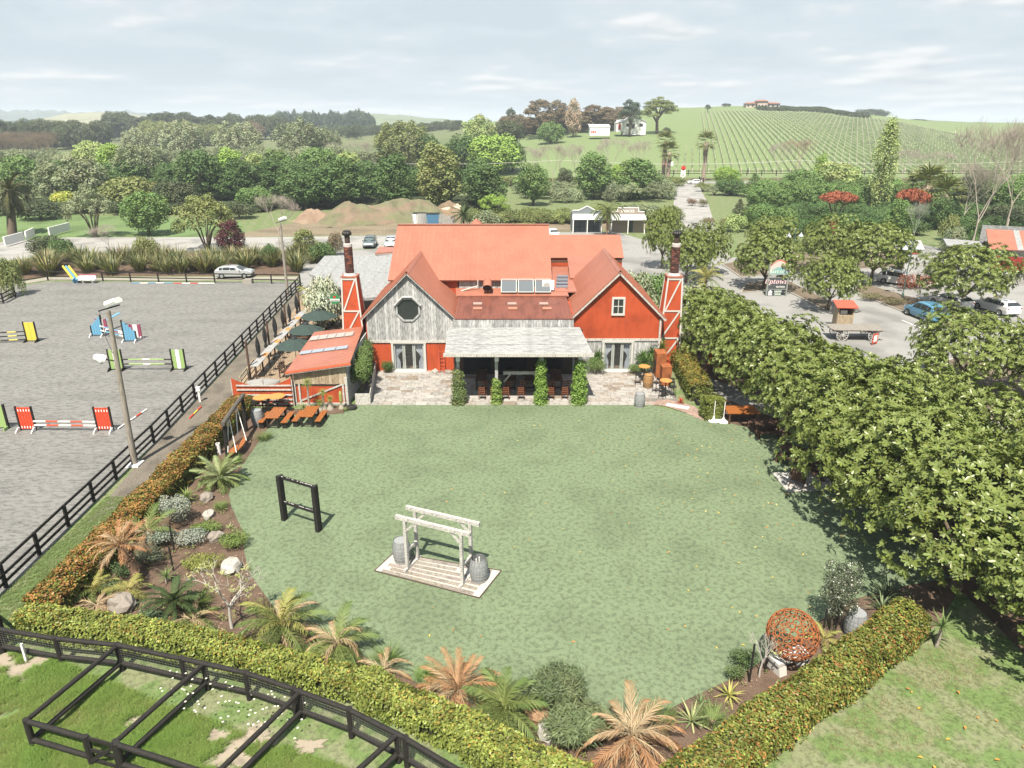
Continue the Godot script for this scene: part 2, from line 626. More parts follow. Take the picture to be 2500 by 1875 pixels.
	ground_sheet("arena_track",PackedVector2Array([Vector2(-61.3,-76.42),Vector2(-57.86,-82.06),Vector2(-55.97,-84.65),Vector2(-25.47,-84.65),Vector2(-26.08,-86.82),Vector2(-57.36,-86.54),Vector2(-59.7,-81.56),Vector2(-62.97,-78.68)]),0.018,mat("track",Color(0.26,0.245,0.21),0.95,t_fine,Vector3(0.3,0.3,0.3)),"pale strip of track along the far side of the arena")
	ground_sheet("yard",PackedVector2Array([Vector2(-31.65,-104.36),Vector2(-15.91,-108.43),Vector2(-17.66,-121.08),Vector2(18.1,-125.38),Vector2(24.48,-106.36),Vector2(17.99,-76.42),Vector2(13.59,-61.9),Vector2(-12.83,-61.9),Vector2(-22.92,-76.42),Vector2(-25.47,-84.65)]),0.013,asphalt,"paved yard round the back of the barn")
	ground_sheet("car_park",PackedVector2Array([Vector2(14.01,-61.9),Vector2(21.54,-98.76),Vector2(32.29,-100.2),Vector2(47.14,-104.36),Vector2(63.14,-114.19),Vector2(68.4,-93.7),Vector2(70.86,-76.42),Vector2(36.27,-35.87),Vector2(34.37,-44.14),Vector2(31.92,-51.7),Vector2(21.92,-35.3),Vector2(14.58,-45.84)]),0.022,asphalt,"pale asphalt car park beside the magnolia trees")
	ground_sheet("driveway",PackedVector2Array([Vector2(22.88,-100.2),Vector2(26.82,-115.13),Vector2(30.02,-131.19),Vector2(37.72,-170),Vector2(45.17,-203.07),Vector2(49.34,-226.45),Vector2(57.62,-226.45),Vector2(51.57,-198.95),Vector2(45.83,-170),Vector2(38.46,-137.52),Vector2(32.71,-115.13),Vector2(30.99,-100.2)]),0.026,gravel,"pale driveway leading out to the country road")
	ground_sheet("country_road",PackedVector2Array([Vector2(-200,-228),Vector2(-200,-235),Vector2(260,-235),Vector2(260,-228)]),0.020,asphalt,"country road passing the end of the driveway")
	ground_sheet("dirt_field",PackedVector2Array([Vector2(-46.36,-122.66),Vector2(-41.11,-137.52),Vector2(-33.27,-150.53),Vector2(-10.04,-148.2),Vector2(4.76,-137.52),Vector2(12.39,-144.47),Vector2(27.45,-145.94),Vector2(28.17,-131.19),Vector2(10.82,-125.38),Vector2(-18.52,-121.6),Vector2(-36.12,-120.05),Vector2(-44.29,-119.04)]),0.008,
		mat("field_dirt",Color(0.20,0.165,0.115),0.95,t_clump,Vector3(0.06,0.06,0.12),t_wide,Vector3(0.02,0.02,0.05),b_fine,0.5),"bare brown field beside the mounds of earth")
	ground_sheet("mown_grass",PackedVector2Array([Vector2(-104.13,-106.36),Vector2(-130,-144.47),Vector2(-94.82,-150.53),Vector2(-71.75,-144.47),Vector2(-52.17,-138.86),Vector2(-44.29,-119.04),Vector2(-73.52,-119.04)]),0.006,
		mat("mown",Color(0.12,0.185,0.07),0.95,t_clump,Vector3(0.1,0.1,0.1),t_wide,Vector3(0.03,0.03,0.03),b_fine,0.5),"bright mown grass under the palm tree")
	ground_sheet("flax_bed",PackedVector2Array([Vector2(-78.54,-84.65),Vector2(-63.58,-103.19),Vector2(-31.88,-105.15),Vector2(-29.28,-98.76),Vector2(-26.24,-87.38),Vector2(-57.71,-87.1),Vector2(-60.03,-82.06),Vector2(-66.38,-76.42)]),0.006,mats["soil"],"dark planted strip of flax bushes and shrubs")
	ground_sheet("vine_bank",PackedVector2Array([Vector2(-40,-243),Vector2(-40,-249),Vector2(260,-249),Vector2(260,-243)]),0.03,mat("bank",Color(0.12,0.095,0.05),0.95,t_clump,Vector3(0.1,0.1,0.1)),"brown grassy bank along the country road")
	grass_tufts()


func ground_sheet(called: String,p: PackedVector2Array,y: float,m: Material,label: String) -> void:
	var b:=MB.new()
	b.sheet(p,y)
	setting(called,b.done(),m,label)


func grass_tufts() -> void:
	# long grass of the paddock and of the strip behind the hedge,in a few tufts that repeat
	var tuft:=MB.new()
	for k in 16:
		var a:=rr(0,TAU)
		var g:=rr(0.75,1.25)
		tuft.col = Color(g,g,g*rr(0.7,1.0))
		tuft.blade(Vector3(rr(-0.07,0.07),0,rr(-0.07,0.07)),Vector3(cos(a)*rr(0.3,0.9),1,sin(a)*rr(0.3,0.9)).normalized(),Vector3.UP,rr(0.12,0.3),0.012,1.3,2)
	var mesh:=tuft.done()
	var spots:=[]
	var cover:=FastNoiseLite.new()
	cover.seed = 17
	cover.frequency = 0.35
	for k in 46000:
		var p:=Vector2(rr(-18,0),rr(-21.5,-12.5))
		var edge:=lerpf(-22.0,-15.0,clampf((p.x+18.0)/18.0,0.0,1.0))+1.2
		if p.y<edge:
			continue
		var q:=cover.get_noise_2d(p.x,p.y)
		if bare_patch(p) or q<-0.5:
			continue
		spots.append([p,0.95+q*0.7,Color(0.115,0.20,0.045).lerp(Color(0.20,0.21,0.08),rr(0,1)*clampf(0.5-q,0,1))])
	for k in 7000:
		var z:=rr(-32.0,-20.0)
		var p:=Vector2(rr(-20.7,-18.4),z)
		spots.append([p,rr(0.35,0.6),Color(0.14,0.19,0.08)])
	for k in 9000:
		# behind the right-hand hedge
		var p:=Vector2(rr(6.0,19.0),rr(-21.5,-12.5))
		var t:=(p.x-4.2)/11.0
		if p.y<lerpf(-13.9,-22.2,t)+1.1 or cover.get_noise_2d(p.x*1.6,p.y*1.6)<-0.1:
			continue
		spots.append([p,rr(0.22,0.36),Color(0.16,0.205,0.09)])
	var mm:=MultiMesh.new()
	mm.transform_format = MultiMesh.TRANSFORM_3D
	mm.use_colors = true
	mm.mesh = mesh
	mm.instance_count = spots.size()
	for k in spots.size():
		var s = spots[k]
		mm.set_instance_transform(k,Transform3D(Basis(Vector3.UP,rr(0,TAU)).scaled(Vector3.ONE*float(s[1])),Vector3(s[0].x,0.0,s[0].y)))
		mm.set_instance_color(k,s[2])
	var o:=MultiMeshInstance3D.new()
	o.multimesh = mm
	o.material_override = leafy("tuft",1,1,1,0.8)
	put(self,o,"grass")
	tag(o,"long green grass growing in the paddock and along the hedges","grass")
	o.set_meta("kind","stuff")


func bare_patch(p: Vector2) -> bool:
	for s in [[Vector2(-8.11,-16.97),0.9],[Vector2(-8.44,-16.11),0.8],[Vector2(-9.19,-16.97),0.5],[Vector2(-6.28,-16.62),0.6],[Vector2(-17.05,-19.98),0.9],[Vector2(-18.35,-19.98),1.0],[Vector2(-11.92,-17.52),0.4]]:
		if p.distance_to(s[0])<s[1]*(0.7+0.5*sin(p.x*5.0)*sin(p.y*6.0)):
			return true
	return false


func build_patio() -> void:
	var b:=MB.new()
	b.sheet(PackedVector2Array([Vector2(-10.6,-44.42),Vector2(9.6,-44.42),Vector2(11.4,-45.2),Vector2(11.6,-51.6),Vector2(-10.8,-51.6)]),0.03)
	var patio:=setting("patio",b.done(),mat("joint",Color(0.16,0.15,0.135),0.95,t_fine,Vector3(0.6,0.6,0.6)),"pale stone paving in front of the red barn","structure","patio")
	var tones:=[]
	for s in [[0.30,0.285,0.265],[0.275,0.26,0.24],[0.245,0.23,0.215],[0.325,0.31,0.29],[0.20,0.165,0.135],[0.27,0.24,0.212],[0.285,0.262,0.24]]:
		tones.append(mat("paver%d" % tones.size(),Color(s[0]*1.1,s[1]*1.12,s[2]*1.14),0.9,t_fine,Vector3(0.5,0.5,0.5),t_wide,Vector3(0.5,0.5,0.5),b_fine,0.5))
	var meshes:={}
	var rest:=MB.new()
	var z:=-44.45
	var count:=0
	while z>-51.3:
		var dz: float = [0.42,0.55,0.65][rng.randi() % 3]
		var x:=-10.5+rr(0,0.4)
		var far:=11.3 if z<-45.4 else 9.6
		while x<far-0.3:
			var dx: float = minf([0.55,0.75,0.95,1.25][rng.randi() % 4],far-x)
			dx = maxf(snappedf(dx,0.1),0.3)
			var tone:=0 if rng.randf()<0.3 else rng.randi() % 7
			var at:=Vector3(x+dx*0.5,0.042+rr(-0.004,0.004),z-dz*0.5)
			var shaded:=z<-45.6 and x>-3.8 and x<4.8
			if count<290 and not shaded:
				var key:="%.2f %.2f" % [dx,dz]
				if not meshes.has(key):
					var m:=MB.new()
					m.box(Vector3.ZERO,Vector3(dx-0.025,0.03,dz-0.025))
					meshes[key] = m.done()
				part(patio,"paving_stone",meshes[key],tones[tone],at)
				count += 1
			else:
				var c: Color = mats["paver%d" % tone].albedo_color.srgb_to_linear()
				rest.col = c
				rest.box(at,Vector3(dx-0.025,0.03,dz-0.025))
			x += dx
		z -= dz
	stuff_part(patio,"paving_stones",rest.done(),mat("paver_rest",Color(1,1,1),0.9,t_fine,Vector3(0.5,0.5,0.5)))
	# the curved corner of small bricks
	var bed:=MB.new()
	bed.sheet(PackedVector2Array([Vector2(9.18,-44.72),Vector2(10.4,-44.22),Vector2(11.44,-43.09),Vector2(12.05,-42.08),Vector2(12.55,-41.71),Vector2(12.28,-44.3),Vector2(11.28,-45.14),Vector2(10.66,-45.49),Vector2(9.28,-45.32)]),0.036)
	var corner:=setting("brick_path",bed.done(),mats["joint"],"curved corner of pink brick paving beside the hedge","structure","path")
	var bricks:=MB.new()
	var outline: PackedVector2Array = PackedVector2Array([Vector2(9.18,-44.72),Vector2(10.4,-44.22),Vector2(11.44,-43.09),Vector2(12.05,-42.08),Vector2(12.55,-41.71),Vector2(12.28,-44.3),Vector2(11.28,-45.14),Vector2(10.66,-45.49),Vector2(9.28,-45.32)])
	for i in 60:
		for j in 40:
			var p:=Vector2(8.8+i*0.105+j*0.105,-45.8+j*0.105-i*0.105+3.0)
			p.y -= 1.2
			if Geometry2D.is_point_in_polygon(p,outline):
				var t:=rr(0.75,1.15)
				bricks.col = Color(0.30*t,0.215*t,0.18*t)
				bricks.box(Vector3(p.x,0.045+rr(-0.003,0.003),p.y),Vector3(0.2 if (i+j) % 2==0 else 0.095,0.02,0.095 if (i+j) % 2==0 else 0.2),Basis(Vector3.UP,PI*0.25))
	stuff_part(corner,"paving_bricks",bricks.done(),mat("brick_rest",Color(1,1,1),0.9,t_fine,Vector3(0.5,0.5,0.5)))


func corrugated(b: MB,x0: float,x1: float,y0: float,top: Callable,z: float,pitch:=0.13,deep:=0.018) -> void:
	# upright ribbed iron facing +z; top gives the height at x
	var x:=x0
	while x<x1-0.001:
		for s in [[0.0,0.28,0.0,deep],[0.28,0.5,deep,deep],[0.5,0.78,deep,0.0],[0.78,1.0,0.0,0.0]]:
			var a: float = minf(x+s[0]*pitch,x1)
			var d: float = minf(x+s[1]*pitch,x1)
			if d-a>0.0005:
				b.quad(Vector3(a,y0,z+s[2]),Vector3(a,top.call(a),z+s[2]),Vector3(d,top.call(d),z+s[3]),Vector3(d,y0,z+s[3]))
		x += pitch


func gable_y(x: float,mid: float,apex: float,slope: float) -> float:
	return apex-absf(x-mid)*slope


func gable_roof(root: Node3D,mid: float,ridge_y: float,half: float,slope: float,z0: float,z1: float) -> void:
	# two sheets of ribbed iron and their ridge cap; z0 is the front
	for s in [-1.0,1.0]:
		var b:=MB.new()
		var e:=Vector3(mid+s*half,ridge_y-half*slope,0)
		var top:=Vector3(mid,ridge_y,0)
		var f:=Vector3(0,0,z0)
		var k:=Vector3(0,0,z1)
		if s>0:
			b.slab([top+f,e+f,e+k,top+k],0.09)
		else:
			b.slab([top+k,e+k,e+f,top+f],0.09)
		# standing ribs down the slope
		var z:=z0-0.1
		var nn:=Vector3(slope*s,1,0).normalized()
		while z>z1+0.1:
			b.beam(top+Vector3(0,0,z)+nn*0.006,e+Vector3(0,0,z)+nn*0.006,0.05,0.025,nn)
			z -= 0.4
		part(root,"roof",b.done(),mats["red_roof"])
	var r:=MB.new()
	for s in [-1.0,1.0]:
		r.beam(Vector3(mid+s*0.09,ridge_y+0.035-0.09*slope,z0+0.02),Vector3(mid+s*0.09,ridge_y+0.035-0.09*slope,z1),0.24,0.012,Vector3(s*slope,1,0).normalized())
	part(root,"ridge_cap",r.done(),mats["red_roof"])


func doors(root: Node3D,x0: float,x1: float,top: float,z: float,leaves: int) -> void:
	# glazed folding doors in a timber frame,with tied curtains inside
	var f:=MB.new()
	f.box(Vector3(x0-0.08,top*0.5,z+0.06),Vector3(0.16,top,0.2))
	f.box(Vector3(x1+0.08,top*0.5,z+0.06),Vector3(0.16,top,0.2))
	f.box(Vector3((x0+x1)*0.5,top+0.08,z+0.06),Vector3(x1-x0+0.4,0.16,0.22))
	f.box(Vector3((x0+x1)*0.5,0.06,z+0.2),Vector3(x1-x0+0.3,0.1,0.5))
	part(root,"door_frame",f.done(),mats["white_trim"])
	var w:=(x1-x0)/leaves
	for k in leaves:
		var a:=x0+w*k+0.01
		var d:=a+w-0.02
		var m:=MB.new()
		m.box(Vector3(a+0.05,top*0.5,z),Vector3(0.1,top-0.02,0.05))
		m.box(Vector3(d-0.05,top*0.5,z),Vector3(0.1,top-0.02,0.05))
		m.box(Vector3((a+d)*0.5,0.13,z),Vector3(d-a-0.2,0.12,0.045))
		m.box(Vector3((a+d)*0.5,top-0.07,z),Vector3(d-a-0.2,0.1,0.045))
		var leaf:=part(root,"door",m.done(),mats["aluminium"])
		var g:=MB.new()
		g.box(Vector3((a+d)*0.5,top*0.5,z),Vector3(d-a-0.2,top-0.3,0.01))
		part(leaf,"pane",g.done(),mats["pane"])
		var h:=MB.new()
		h.box(Vector3(d-0.05,1.0,z+0.045),Vector3(0.03,0.22,0.04))
		part(leaf,"handle",h.done(),mats["chrome"])
	for s in [0,1]:
		var c:=MB.new()
		for k in 14:
			# the cloth hangs from the rail and is drawn in to the side at the height of the tie
			for j in 10:
				var p:=[]
				for q in [[k,j],[k,j+1],[k+1,j+1],[k+1,j]]:
					var y: float = top-0.05-(top-0.1)*q[1]/10.0
					var drawn: float = 1.0-0.72*exp(-pow((y-top*0.5)/(top*0.22),2.0))
					if y<top*0.5:
						drawn = minf(drawn,0.5)
					var u: float = q[0]/14.0*(x1-x0)*0.34*drawn
					p.append(Vector3(x0+0.05+u if s==0 else x1-0.05-u,y,z-0.16+0.035*sin(q[0]*2.4)))
				c.quad(p[0],p[1],p[2],p[3])
		part(root,"curtain",c.done(),plain("curtain",0.36,0.40,0.46,0.9))


func vertical_boards(root: Node3D,x0: float,x1: float,y0: float,top: Callable,z: float,width: float,m: Array) -> void:
	var x:=x0
	while x<x1-0.02:
		var w:=minf(width*rr(0.8,1.2),x1-x)
		if x1-x-w<0.06:
			w = x1-x
		var b:=MB.new()
		var t:=rr(0.82,1.16)
		b.col = Color(t,t,t)
		var d:=0.03+rr(0,0.014)
		var p:=PackedVector2Array([Vector2(x+0.006,y0-rr(0,0.03)),Vector2(x+0.006,top.call(x)),Vector2(x+w-0.006,top.call(x+w)),Vector2(x+w-0.006,y0-rr(0,0.03))])
		b.prism(p,z,z+d)
		part(root,"board",b.done(),m[rng.randi() % m.size()])
		x += w


func build_barn() -> void:
	var barn:=thing("barn","large red barn restaurant with salmon iron roofs and two front gables","barn")
	var boards:=[mats["grey_timber"],mat("grey_timber_pale",Color(0.48,0.485,0.49),0.85,t_grain,Vector3(1.9,0.1,1.9),t_soft,Vector3(0.3,0.3,0.3),null,0,true),mat("grey_timber_dark",Color(0.325,0.33,0.335),0.88,t_grain,Vector3(1.5,0.14,1.5),t_soft,Vector3(0.3,0.3,0.3),null,0,true)]
	var zf:=-51.5
	# left gable: weathered boards above,red iron below
	var lx:=-7.68
	var ltop:=func(x): return gable_y(x,lx,7.62,0.975)
	var core:=MB.new()
	core.prism(PackedVector2Array([Vector2(-10.86,2.46),Vector2(-10.86,ltop.call(-10.86)-0.02),Vector2(lx,7.6),Vector2(-4.5,ltop.call(-4.5)-0.02),Vector2(-4.5,2.46)]),zf-0.15,zf)
	var gable:=part(barn,"gable_wall",core.done(),mats["dark_inside"])
	vertical_boards(gable,-10.9,-4.42,2.5,ltop,zf,0.2,boards)
	var o:=Vector2(-7.74,4.87)
	var glass:=MB.new()
	var ring:=PackedVector2Array()
	for k in 8:
		ring.append(o+Vector2(cos(PI/8+k*PI/4),sin(PI/8+k*PI/4))*0.86)
	glass.prism(ring,zf+0.03,zf+0.055)
	var win:=part(barn,"octagon_window",glass.done(),mats["glass"])
	var fr:=MB.new()
	for k in 8:
		var a:=o+Vector2(cos(PI/8+k*PI/4),sin(PI/8+k*PI/4))*0.9
		var d:=o+Vector2(cos(PI/8+(k+1)*PI/4),sin(PI/8+(k+1)*PI/4))*0.9
		fr.beam(Vector3(a.x,a.y,zf+0.07),Vector3(d.x,d.y,zf+0.07),0.12,0.1,Vector3(0,0,1))
	part(win,"window_frame",fr.done(),mats["grey_timber"])
	var hood:=MB.new()
	for s in [[Vector3(-8.75,5.2,0),Vector3(-8.1,5.86,0)],[Vector3(-8.1,5.86,0),Vector3(-7.38,5.86,0)],[Vector3(-7.38,5.86,0),Vector3(-6.75,5.2,0)]]:
		hood.beam(s[0]+Vector3(0,0,zf+0.12),s[1]+Vector3(0,0,zf+0.12),0.3,0.03,Vector3(0,1,0.2))
	part(win,"window_hood",hood.done(),mats["grey_timber"])
	var fas:=MB.new()
	fas.box(Vector3(-7.62,2.4,zf+0.045),Vector3(6.3,0.2,0.09))
	part(barn,"fascia_board",fas.done(),mats["white_timber"])
	doors(barn,-9.0,-6.7,2.25,zf-0.06,3)
	for s in [[-10.7,-9.18],[-6.5,-4.45]]:
		var p:=MB.new()
		corrugated(p,s[0],s[1],0.0,func(_x): return 2.3,zf)
		part(barn,"iron_wall",p.done(),mats["red_iron"])
	gable_roof(barn,lx,7.78,3.62,0.975,-51.15,-60.6)
	var barge:=MB.new()
	for s in [-1.0,1.0]:
		barge.beam(Vector3(lx,7.62,-51.2),Vector3(lx+s*3.6,7.62-3.51,-51.2),0.05,0.13,Vector3(s*0.975,1,0).normalized())
	part(barn,"barge_board",barge.done(),mats["grey_timber"])
	# right gable: red iron above,weathered boards below
	var rx:=7.88
	var rtop:=func(x): return gable_y(x,rx,7.66,0.99)
	var rw:=MB.new()
	corrugated(rw,4.55,11.2,2.62,rtop,zf,0.11,0.014)
	part(barn,"iron_wall",rw.done(),mats["red_iron"])
	var win2:=MB.new()
	win2.box(Vector3(7.9,5.12,zf+0.03),Vector3(0.72,1.1,0.03))
	var w2:=part(barn,"window",win2.done(),mats["glass"])
	var fr2:=MB.new()
	for s in [[Vector3(7.9,5.74,0),Vector3(0.98,0.15,0.1)],[Vector3(7.9,4.5,0),Vector3(1.0,0.15,0.12)],[Vector3(7.475,5.12,0),Vector3(0.14,1.1,0.1)],[Vector3(8.325,5.12,0),Vector3(0.14,1.1,0.1)]]:
		fr2.box(s[0]+Vector3(0,0,zf+0.06),s[1])
	part(w2,"window_frame",fr2.done(),mats["white_trim"])
	var gb:=MB.new()
	gb.box(Vector3(7.9,5.12,zf+0.055),Vector3(0.05,1.1,0.03))
	gb.box(Vector3(7.9,5.12,zf+0.058),Vector3(0.7,0.05,0.03))
	part(w2,"glazing_bar",gb.done(),mats["white_trim"])
	var f2:=MB.new()
	f2.box(Vector3(7.9,2.53,zf+0.045),Vector3(6.7,0.18,0.09))
	part(barn,"fascia_board",f2.done(),mats["white_timber"])
	doors(barn,7.0,9.05,2.32,zf-0.06,3)
	for s in [[4.6,6.8],[9.25,11.2]]:
		var lower:=MB.new()
		lower.box(Vector3((s[0]+s[1])*0.5,1.2,zf-0.05),Vector3(s[1]-s[0]+0.05,2.4,0.08))
		vertical_boards(part(barn,"board_wall",lower.done(),mats["dark_inside"]),s[0],s[1],0.0,func(_x): return 2.44,zf-0.02,0.18,boards)
	gable_roof(barn,rx,7.84,3.62,0.99,-51.2,-61.0)
	var barge2:=MB.new()
	for s in [-1.0,1.0]:
		barge2.beam(Vector3(rx,7.66,-51.24),Vector3(rx+s*3.6,7.66-3.56,-51.24),0.06,0.2,Vector3(s*0.99,1,0).normalized())
	part(barn,"barge_board",barge2.done(),mats["white_timber"])
	var corner_post:=MB.new()
	corner_post.box(Vector3(11.12,2.1,zf+0.05),Vector3(0.14,4.1,0.1))
	part(barn,"corner_post",corner_post.done(),mats["white_timber"])
	# side walls,floors and dark rooms behind the glass
	for s in [[-10.9,-51.5,-61.0,4.4],[-4.45,-51.6,-61.0,4.6],[4.5,-51.6,-61.0,4.6],[11.2,-51.5,-61.0,4.5]]:
		var sides:=MB.new()
		sides.box(Vector3(s[0],s[3]*0.5,(s[1]+s[2])*0.5),Vector3(0.12,s[3],absf(s[2]-s[1])))
		part(barn,"side_wall",sides.done(),mats["red_iron"])
	for s in [[-10.84,-4.5],[4.56,11.14]]:
		var rooms:=MB.new()
		rooms.box(Vector3((s[0]+s[1])*0.5,0.02,-54.0),Vector3(s[1]-s[0],0.04,4.8))
		rooms.box(Vector3((s[0]+s[1])*0.5,2.6,-54.0),Vector3(s[1]-s[0],0.04,4.7))
		rooms.box(Vector3((s[0]+s[1])*0.5,1.5,-56.4),Vector3(s[1]-s[0],3.0,0.06))
		part(barn,"room_lining",rooms.done(),plain("room",0.11,0.085,0.07,0.9))
	# middle: boarded parapet,ribbed brown roof,then a flatter red strip up to the main hall
	var par:=MB.new()
	par.box(Vector3(0.1,4.05,-50.62),Vector3(8.9,0.66,0.1))
	var pw:=part(barn,"parapet",par.done(),mats["dark_inside"])
	vertical_boards(pw,-4.35,4.55,3.7,func(_x): return 4.36,-50.57,0.2,boards)
	var lean:=MB.new()
	lean.slab([Vector3(-4.2,4.42,-50.5),Vector3(4.5,4.42,-50.5),Vector3(4.3,5.0,-55.2),Vector3(-4.3,5.0,-55.2)],0.06)
	var x:=-4.1
	while x<4.4:
		lean.beam(Vector3(x,4.435,-50.48),Vector3(x*0.985,5.012,-55.18),0.055,0.05)
		x += 0.2
	var lr:=part(barn,"roof",lean.done(),mats["brown_roof"])
	for s in [[-2.6,-52.4],[-2.65,-53.4],[0.05,-52.4],[0.0,-53.4],[2.65,-52.4],[2.45,-53.4]]:
		var sk:=MB.new()
		sk.box(Vector3.ZERO,Vector3(0.68,0.07,0.42),Basis(Vector3.RIGHT,0.123))
		part(lr,"skylight",sk.done(),plain("faded_panel",0.30,0.14,0.10,0.5) if s[1]>-53 else plain("pale_panel",0.27,0.2,0.18,0.4),Vector3(s[0],4.43+(-50.5-s[1])*0.1234+0.06,s[1]))
	var up:=MB.new()
	up.slab([Vector3(-4.4,5.03,-55.1),Vector3(4.5,5.03,-55.1),Vector3(4.4,5.3,-57.0),Vector3(-4.6,5.3,-57.0)],0.06)
	up.beam(Vector3(-4.3,5.06,-55.1),Vector3(4.4,5.06,-55.1),0.14,0.07)
	part(barn,"roof",up.done(),mats["red_roof"])
	# main hall
	var hall:=MB.new()
	hall.prism(PackedVector2Array([Vector2(57.0,0),Vector2(57.0,6.1),Vector2(63.3,9.35),Vector2(69.6,6.1),Vector2(69.6,0)]),-9.8,3.0,Transform3D(Basis(Vector3(0,0,-1),Vector3(0,1,0),Vector3(1,0,0)),Vector3.ZERO))
	part(barn,"hall_wall",hall.done(),mats["red_iron"])
	var eave_wall:=MB.new()
	eave_wall.box(Vector3(-0.6,5.6,-56.97),Vector3(7.6,0.9,0.1))
	var ew:=part(barn,"board_wall",eave_wall.done(),mats["dark_inside"])
	vertical_boards(ew,-4.3,3.1,5.25,func(_x): return 6.0,-56.93,0.2,boards)
	for s in [0,1]:
		var h:=MB.new()
		if s==0:
			h.slab([Vector3(-10.02,9.5,-63.3),Vector3(-10.02,6.0,-56.55),Vector3(3.22,6.0,-56.55),Vector3(3.22,9.5,-63.3)],0.12)
			var rx0:=-9.8
			while rx0<3.2:
				h.beam(Vector3(rx0,9.51,-63.3),Vector3(rx0,6.01,-56.55),0.05,0.02,Vector3(0,1,0.52).normalized())
				rx0 += 0.4
		else:
			h.slab([Vector3(3.22,9.5,-63.3),Vector3(3.22,6.0,-70.05),Vector3(-10.02,6.0,-70.05),Vector3(-10.02,9.5,-63.3)],0.12)
		part(barn,"roof",h.done(),mats["red_roof"])
	var rc:=MB.new()
	rc.beam(Vector3(-10.05,9.53,-63.3),Vector3(3.25,9.53,-63.3),0.35,0.06)
	part(barn,"ridge_cap",rc.done(),mats["red_roof"])
	var peak:=MB.new()
	peak.lathe(Vector3(-3.15,9.5,-64.2),[Vector2(0.55,0.0),Vector2(0.0,0.45)],4)
	part(barn,"roof_vent",peak.done(),mats["red_roof"])
	# right wing and the low roofs between
	var wing:=MB.new()
	wing.box(Vector3(6.85,3.0,-69.6),Vector3(7.1,6.0,5.4))
	part(barn,"wing_wall",wing.done(),mats["red_iron"])
	for s in [0,1]:
		var w:=MB.new()
		if s==0:
			w.slab([Vector3(3.2,7.7,-69.6),Vector3(3.2,6.0,-66.6),Vector3(10.5,6.0,-66.6),Vector3(10.5,7.7,-69.6)],0.1)
		else:
			w.slab([Vector3(10.5,7.7,-69.6),Vector3(10.5,6.0,-72.6),Vector3(3.2,6.0,-72.6),Vector3(3.2,7.7,-69.6)],0.1)
		part(barn,"roof",w.done(),mats["red_roof"])
	var link:=MB.new()
	link.slab([Vector3(3.2,5.2,-56.0),Vector3(7.5,5.2,-56.0),Vector3(7.5,5.2,-66.7),Vector3(3.2,5.2,-66.7)],0.1)
	link.slab([Vector3(5.0,5.35,-60.6),Vector3(8.8,5.35,-60.6),Vector3(8.6,6.3,-65.4),Vector3(5.1,6.3,-65.4)],0.1)
	var lk:=part(barn,"roof",link.done(),mats["red_roof"])
	for k in 4:
		var sk:=MB.new()
		sk.box(Vector3.ZERO,Vector3(0.95,0.12,0.55))
		part(lk,"skylight",sk.done(),plain("slate_panel",0.13,0.16,0.20,0.25),Vector3(4.05+0.12*k,5.32,-57.3-1.35*k))
	var gut:=MB.new()
	gut.beam(Vector3(3.3,5.7,-66.4),Vector3(10.3,5.7,-66.4),0.25,0.2)
	part(barn,"gutter",gut.done(),mats["brown_timber"])
	# low grey roof on the left,behind the chimney
	var low:=MB.new()
	var q:=[Vector3(-20.49,3.6,-71.07),Vector3(-12.78,3.6,-60.52),Vector3(-10.21,3.6,-61.51),Vector3(-13.35,3.6,-82.07),Vector3(-21.41,3.6,-81.17)]
	low.quad(q[0],q[4],q[3],q[2])
	low.tri(q[0],q[2],q[1])
	for k in 5:
		low.quad(q[k],q[(k+1) % 5],q[(k+1) % 5]-Vector3(0,0.25,0),q[k]-Vector3(0,0.25,0))
	part(barn,"low_roof",low.done(),mats["grey_iron"])
	var seams:=MB.new()
	for k in 9:
		var f:=k/8.0
		var a: Vector3 = q[4].lerp(q[3],f)
		var d: Vector3 = q[0].lerp(q[2],f)
		if k>0 and k<8:
			seams.beam(a+Vector3(0,0.01,0),d+Vector3(0,0.01,0),0.03,0.02)
	seams.beam(q[0].lerp(q[4],0.45)+Vector3(0,0.012,0),q[2].lerp(q[3],0.45)+Vector3(0,0.012,0),0.07,0.03)
	part(barn,"roof_seam",seams.done(),mats["grey_iron"])
	for k in 5:
		var lp:=MB.new()
		var f = q[0].lerp(q[1],0.06+0.22*k)
		lp.box(Vector3(f.x,1.65,f.z-0.4),Vector3(0.14,3.3,0.14))
		part(barn,"roof_post",lp.done(),mats["brown_timber"])
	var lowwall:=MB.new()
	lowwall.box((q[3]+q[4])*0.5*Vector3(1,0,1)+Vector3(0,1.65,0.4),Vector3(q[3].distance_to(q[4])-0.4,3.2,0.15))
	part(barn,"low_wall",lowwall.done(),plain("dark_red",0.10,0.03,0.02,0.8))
	# small red roof and dark tank behind
	var porch:=MB.new()
	var pq:=[Vector3(-15.66,3.9,-81.16),Vector3(-13.68,3.9,-82.08),Vector3(-14.19,3.9,-85.35),Vector3(-15.92,3.9,-85.72)]
	porch.slab(pq,0.15)
	part(barn,"porch_roof",porch.done(),mats["red_roof"])
	# chimneys
	for s in [-1.0,1.0]:
		chimney(barn,s)
	# veranda
	veranda(barn,boards)
	# vent pipe,solar panels and heat pump on the strip of roof
	var vent:=MB.new()
	vent.tube([Vector3(-1.95,5.0,-56.3),Vector3(-1.95,5.75,-56.3),Vector3(-1.95,5.95,-56.1),Vector3(-1.95,5.8,-55.6),Vector3(-1.95,5.62,-55.35)],[0.34,0.34,0.35,0.36,0.37],14,false)
	vent.tube([Vector3(-1.95,5.0,-56.3),Vector3(-1.95,5.1,-56.3)],[0.42,0.42],14)
	part(barn,"vent_pipe",vent.done(),mats["red_roof"])
	var throat:=MB.new()
	throat.tube([Vector3(-1.95,5.79,-55.58),Vector3(-1.95,5.66,-55.42)],[0.31,0.31],14)
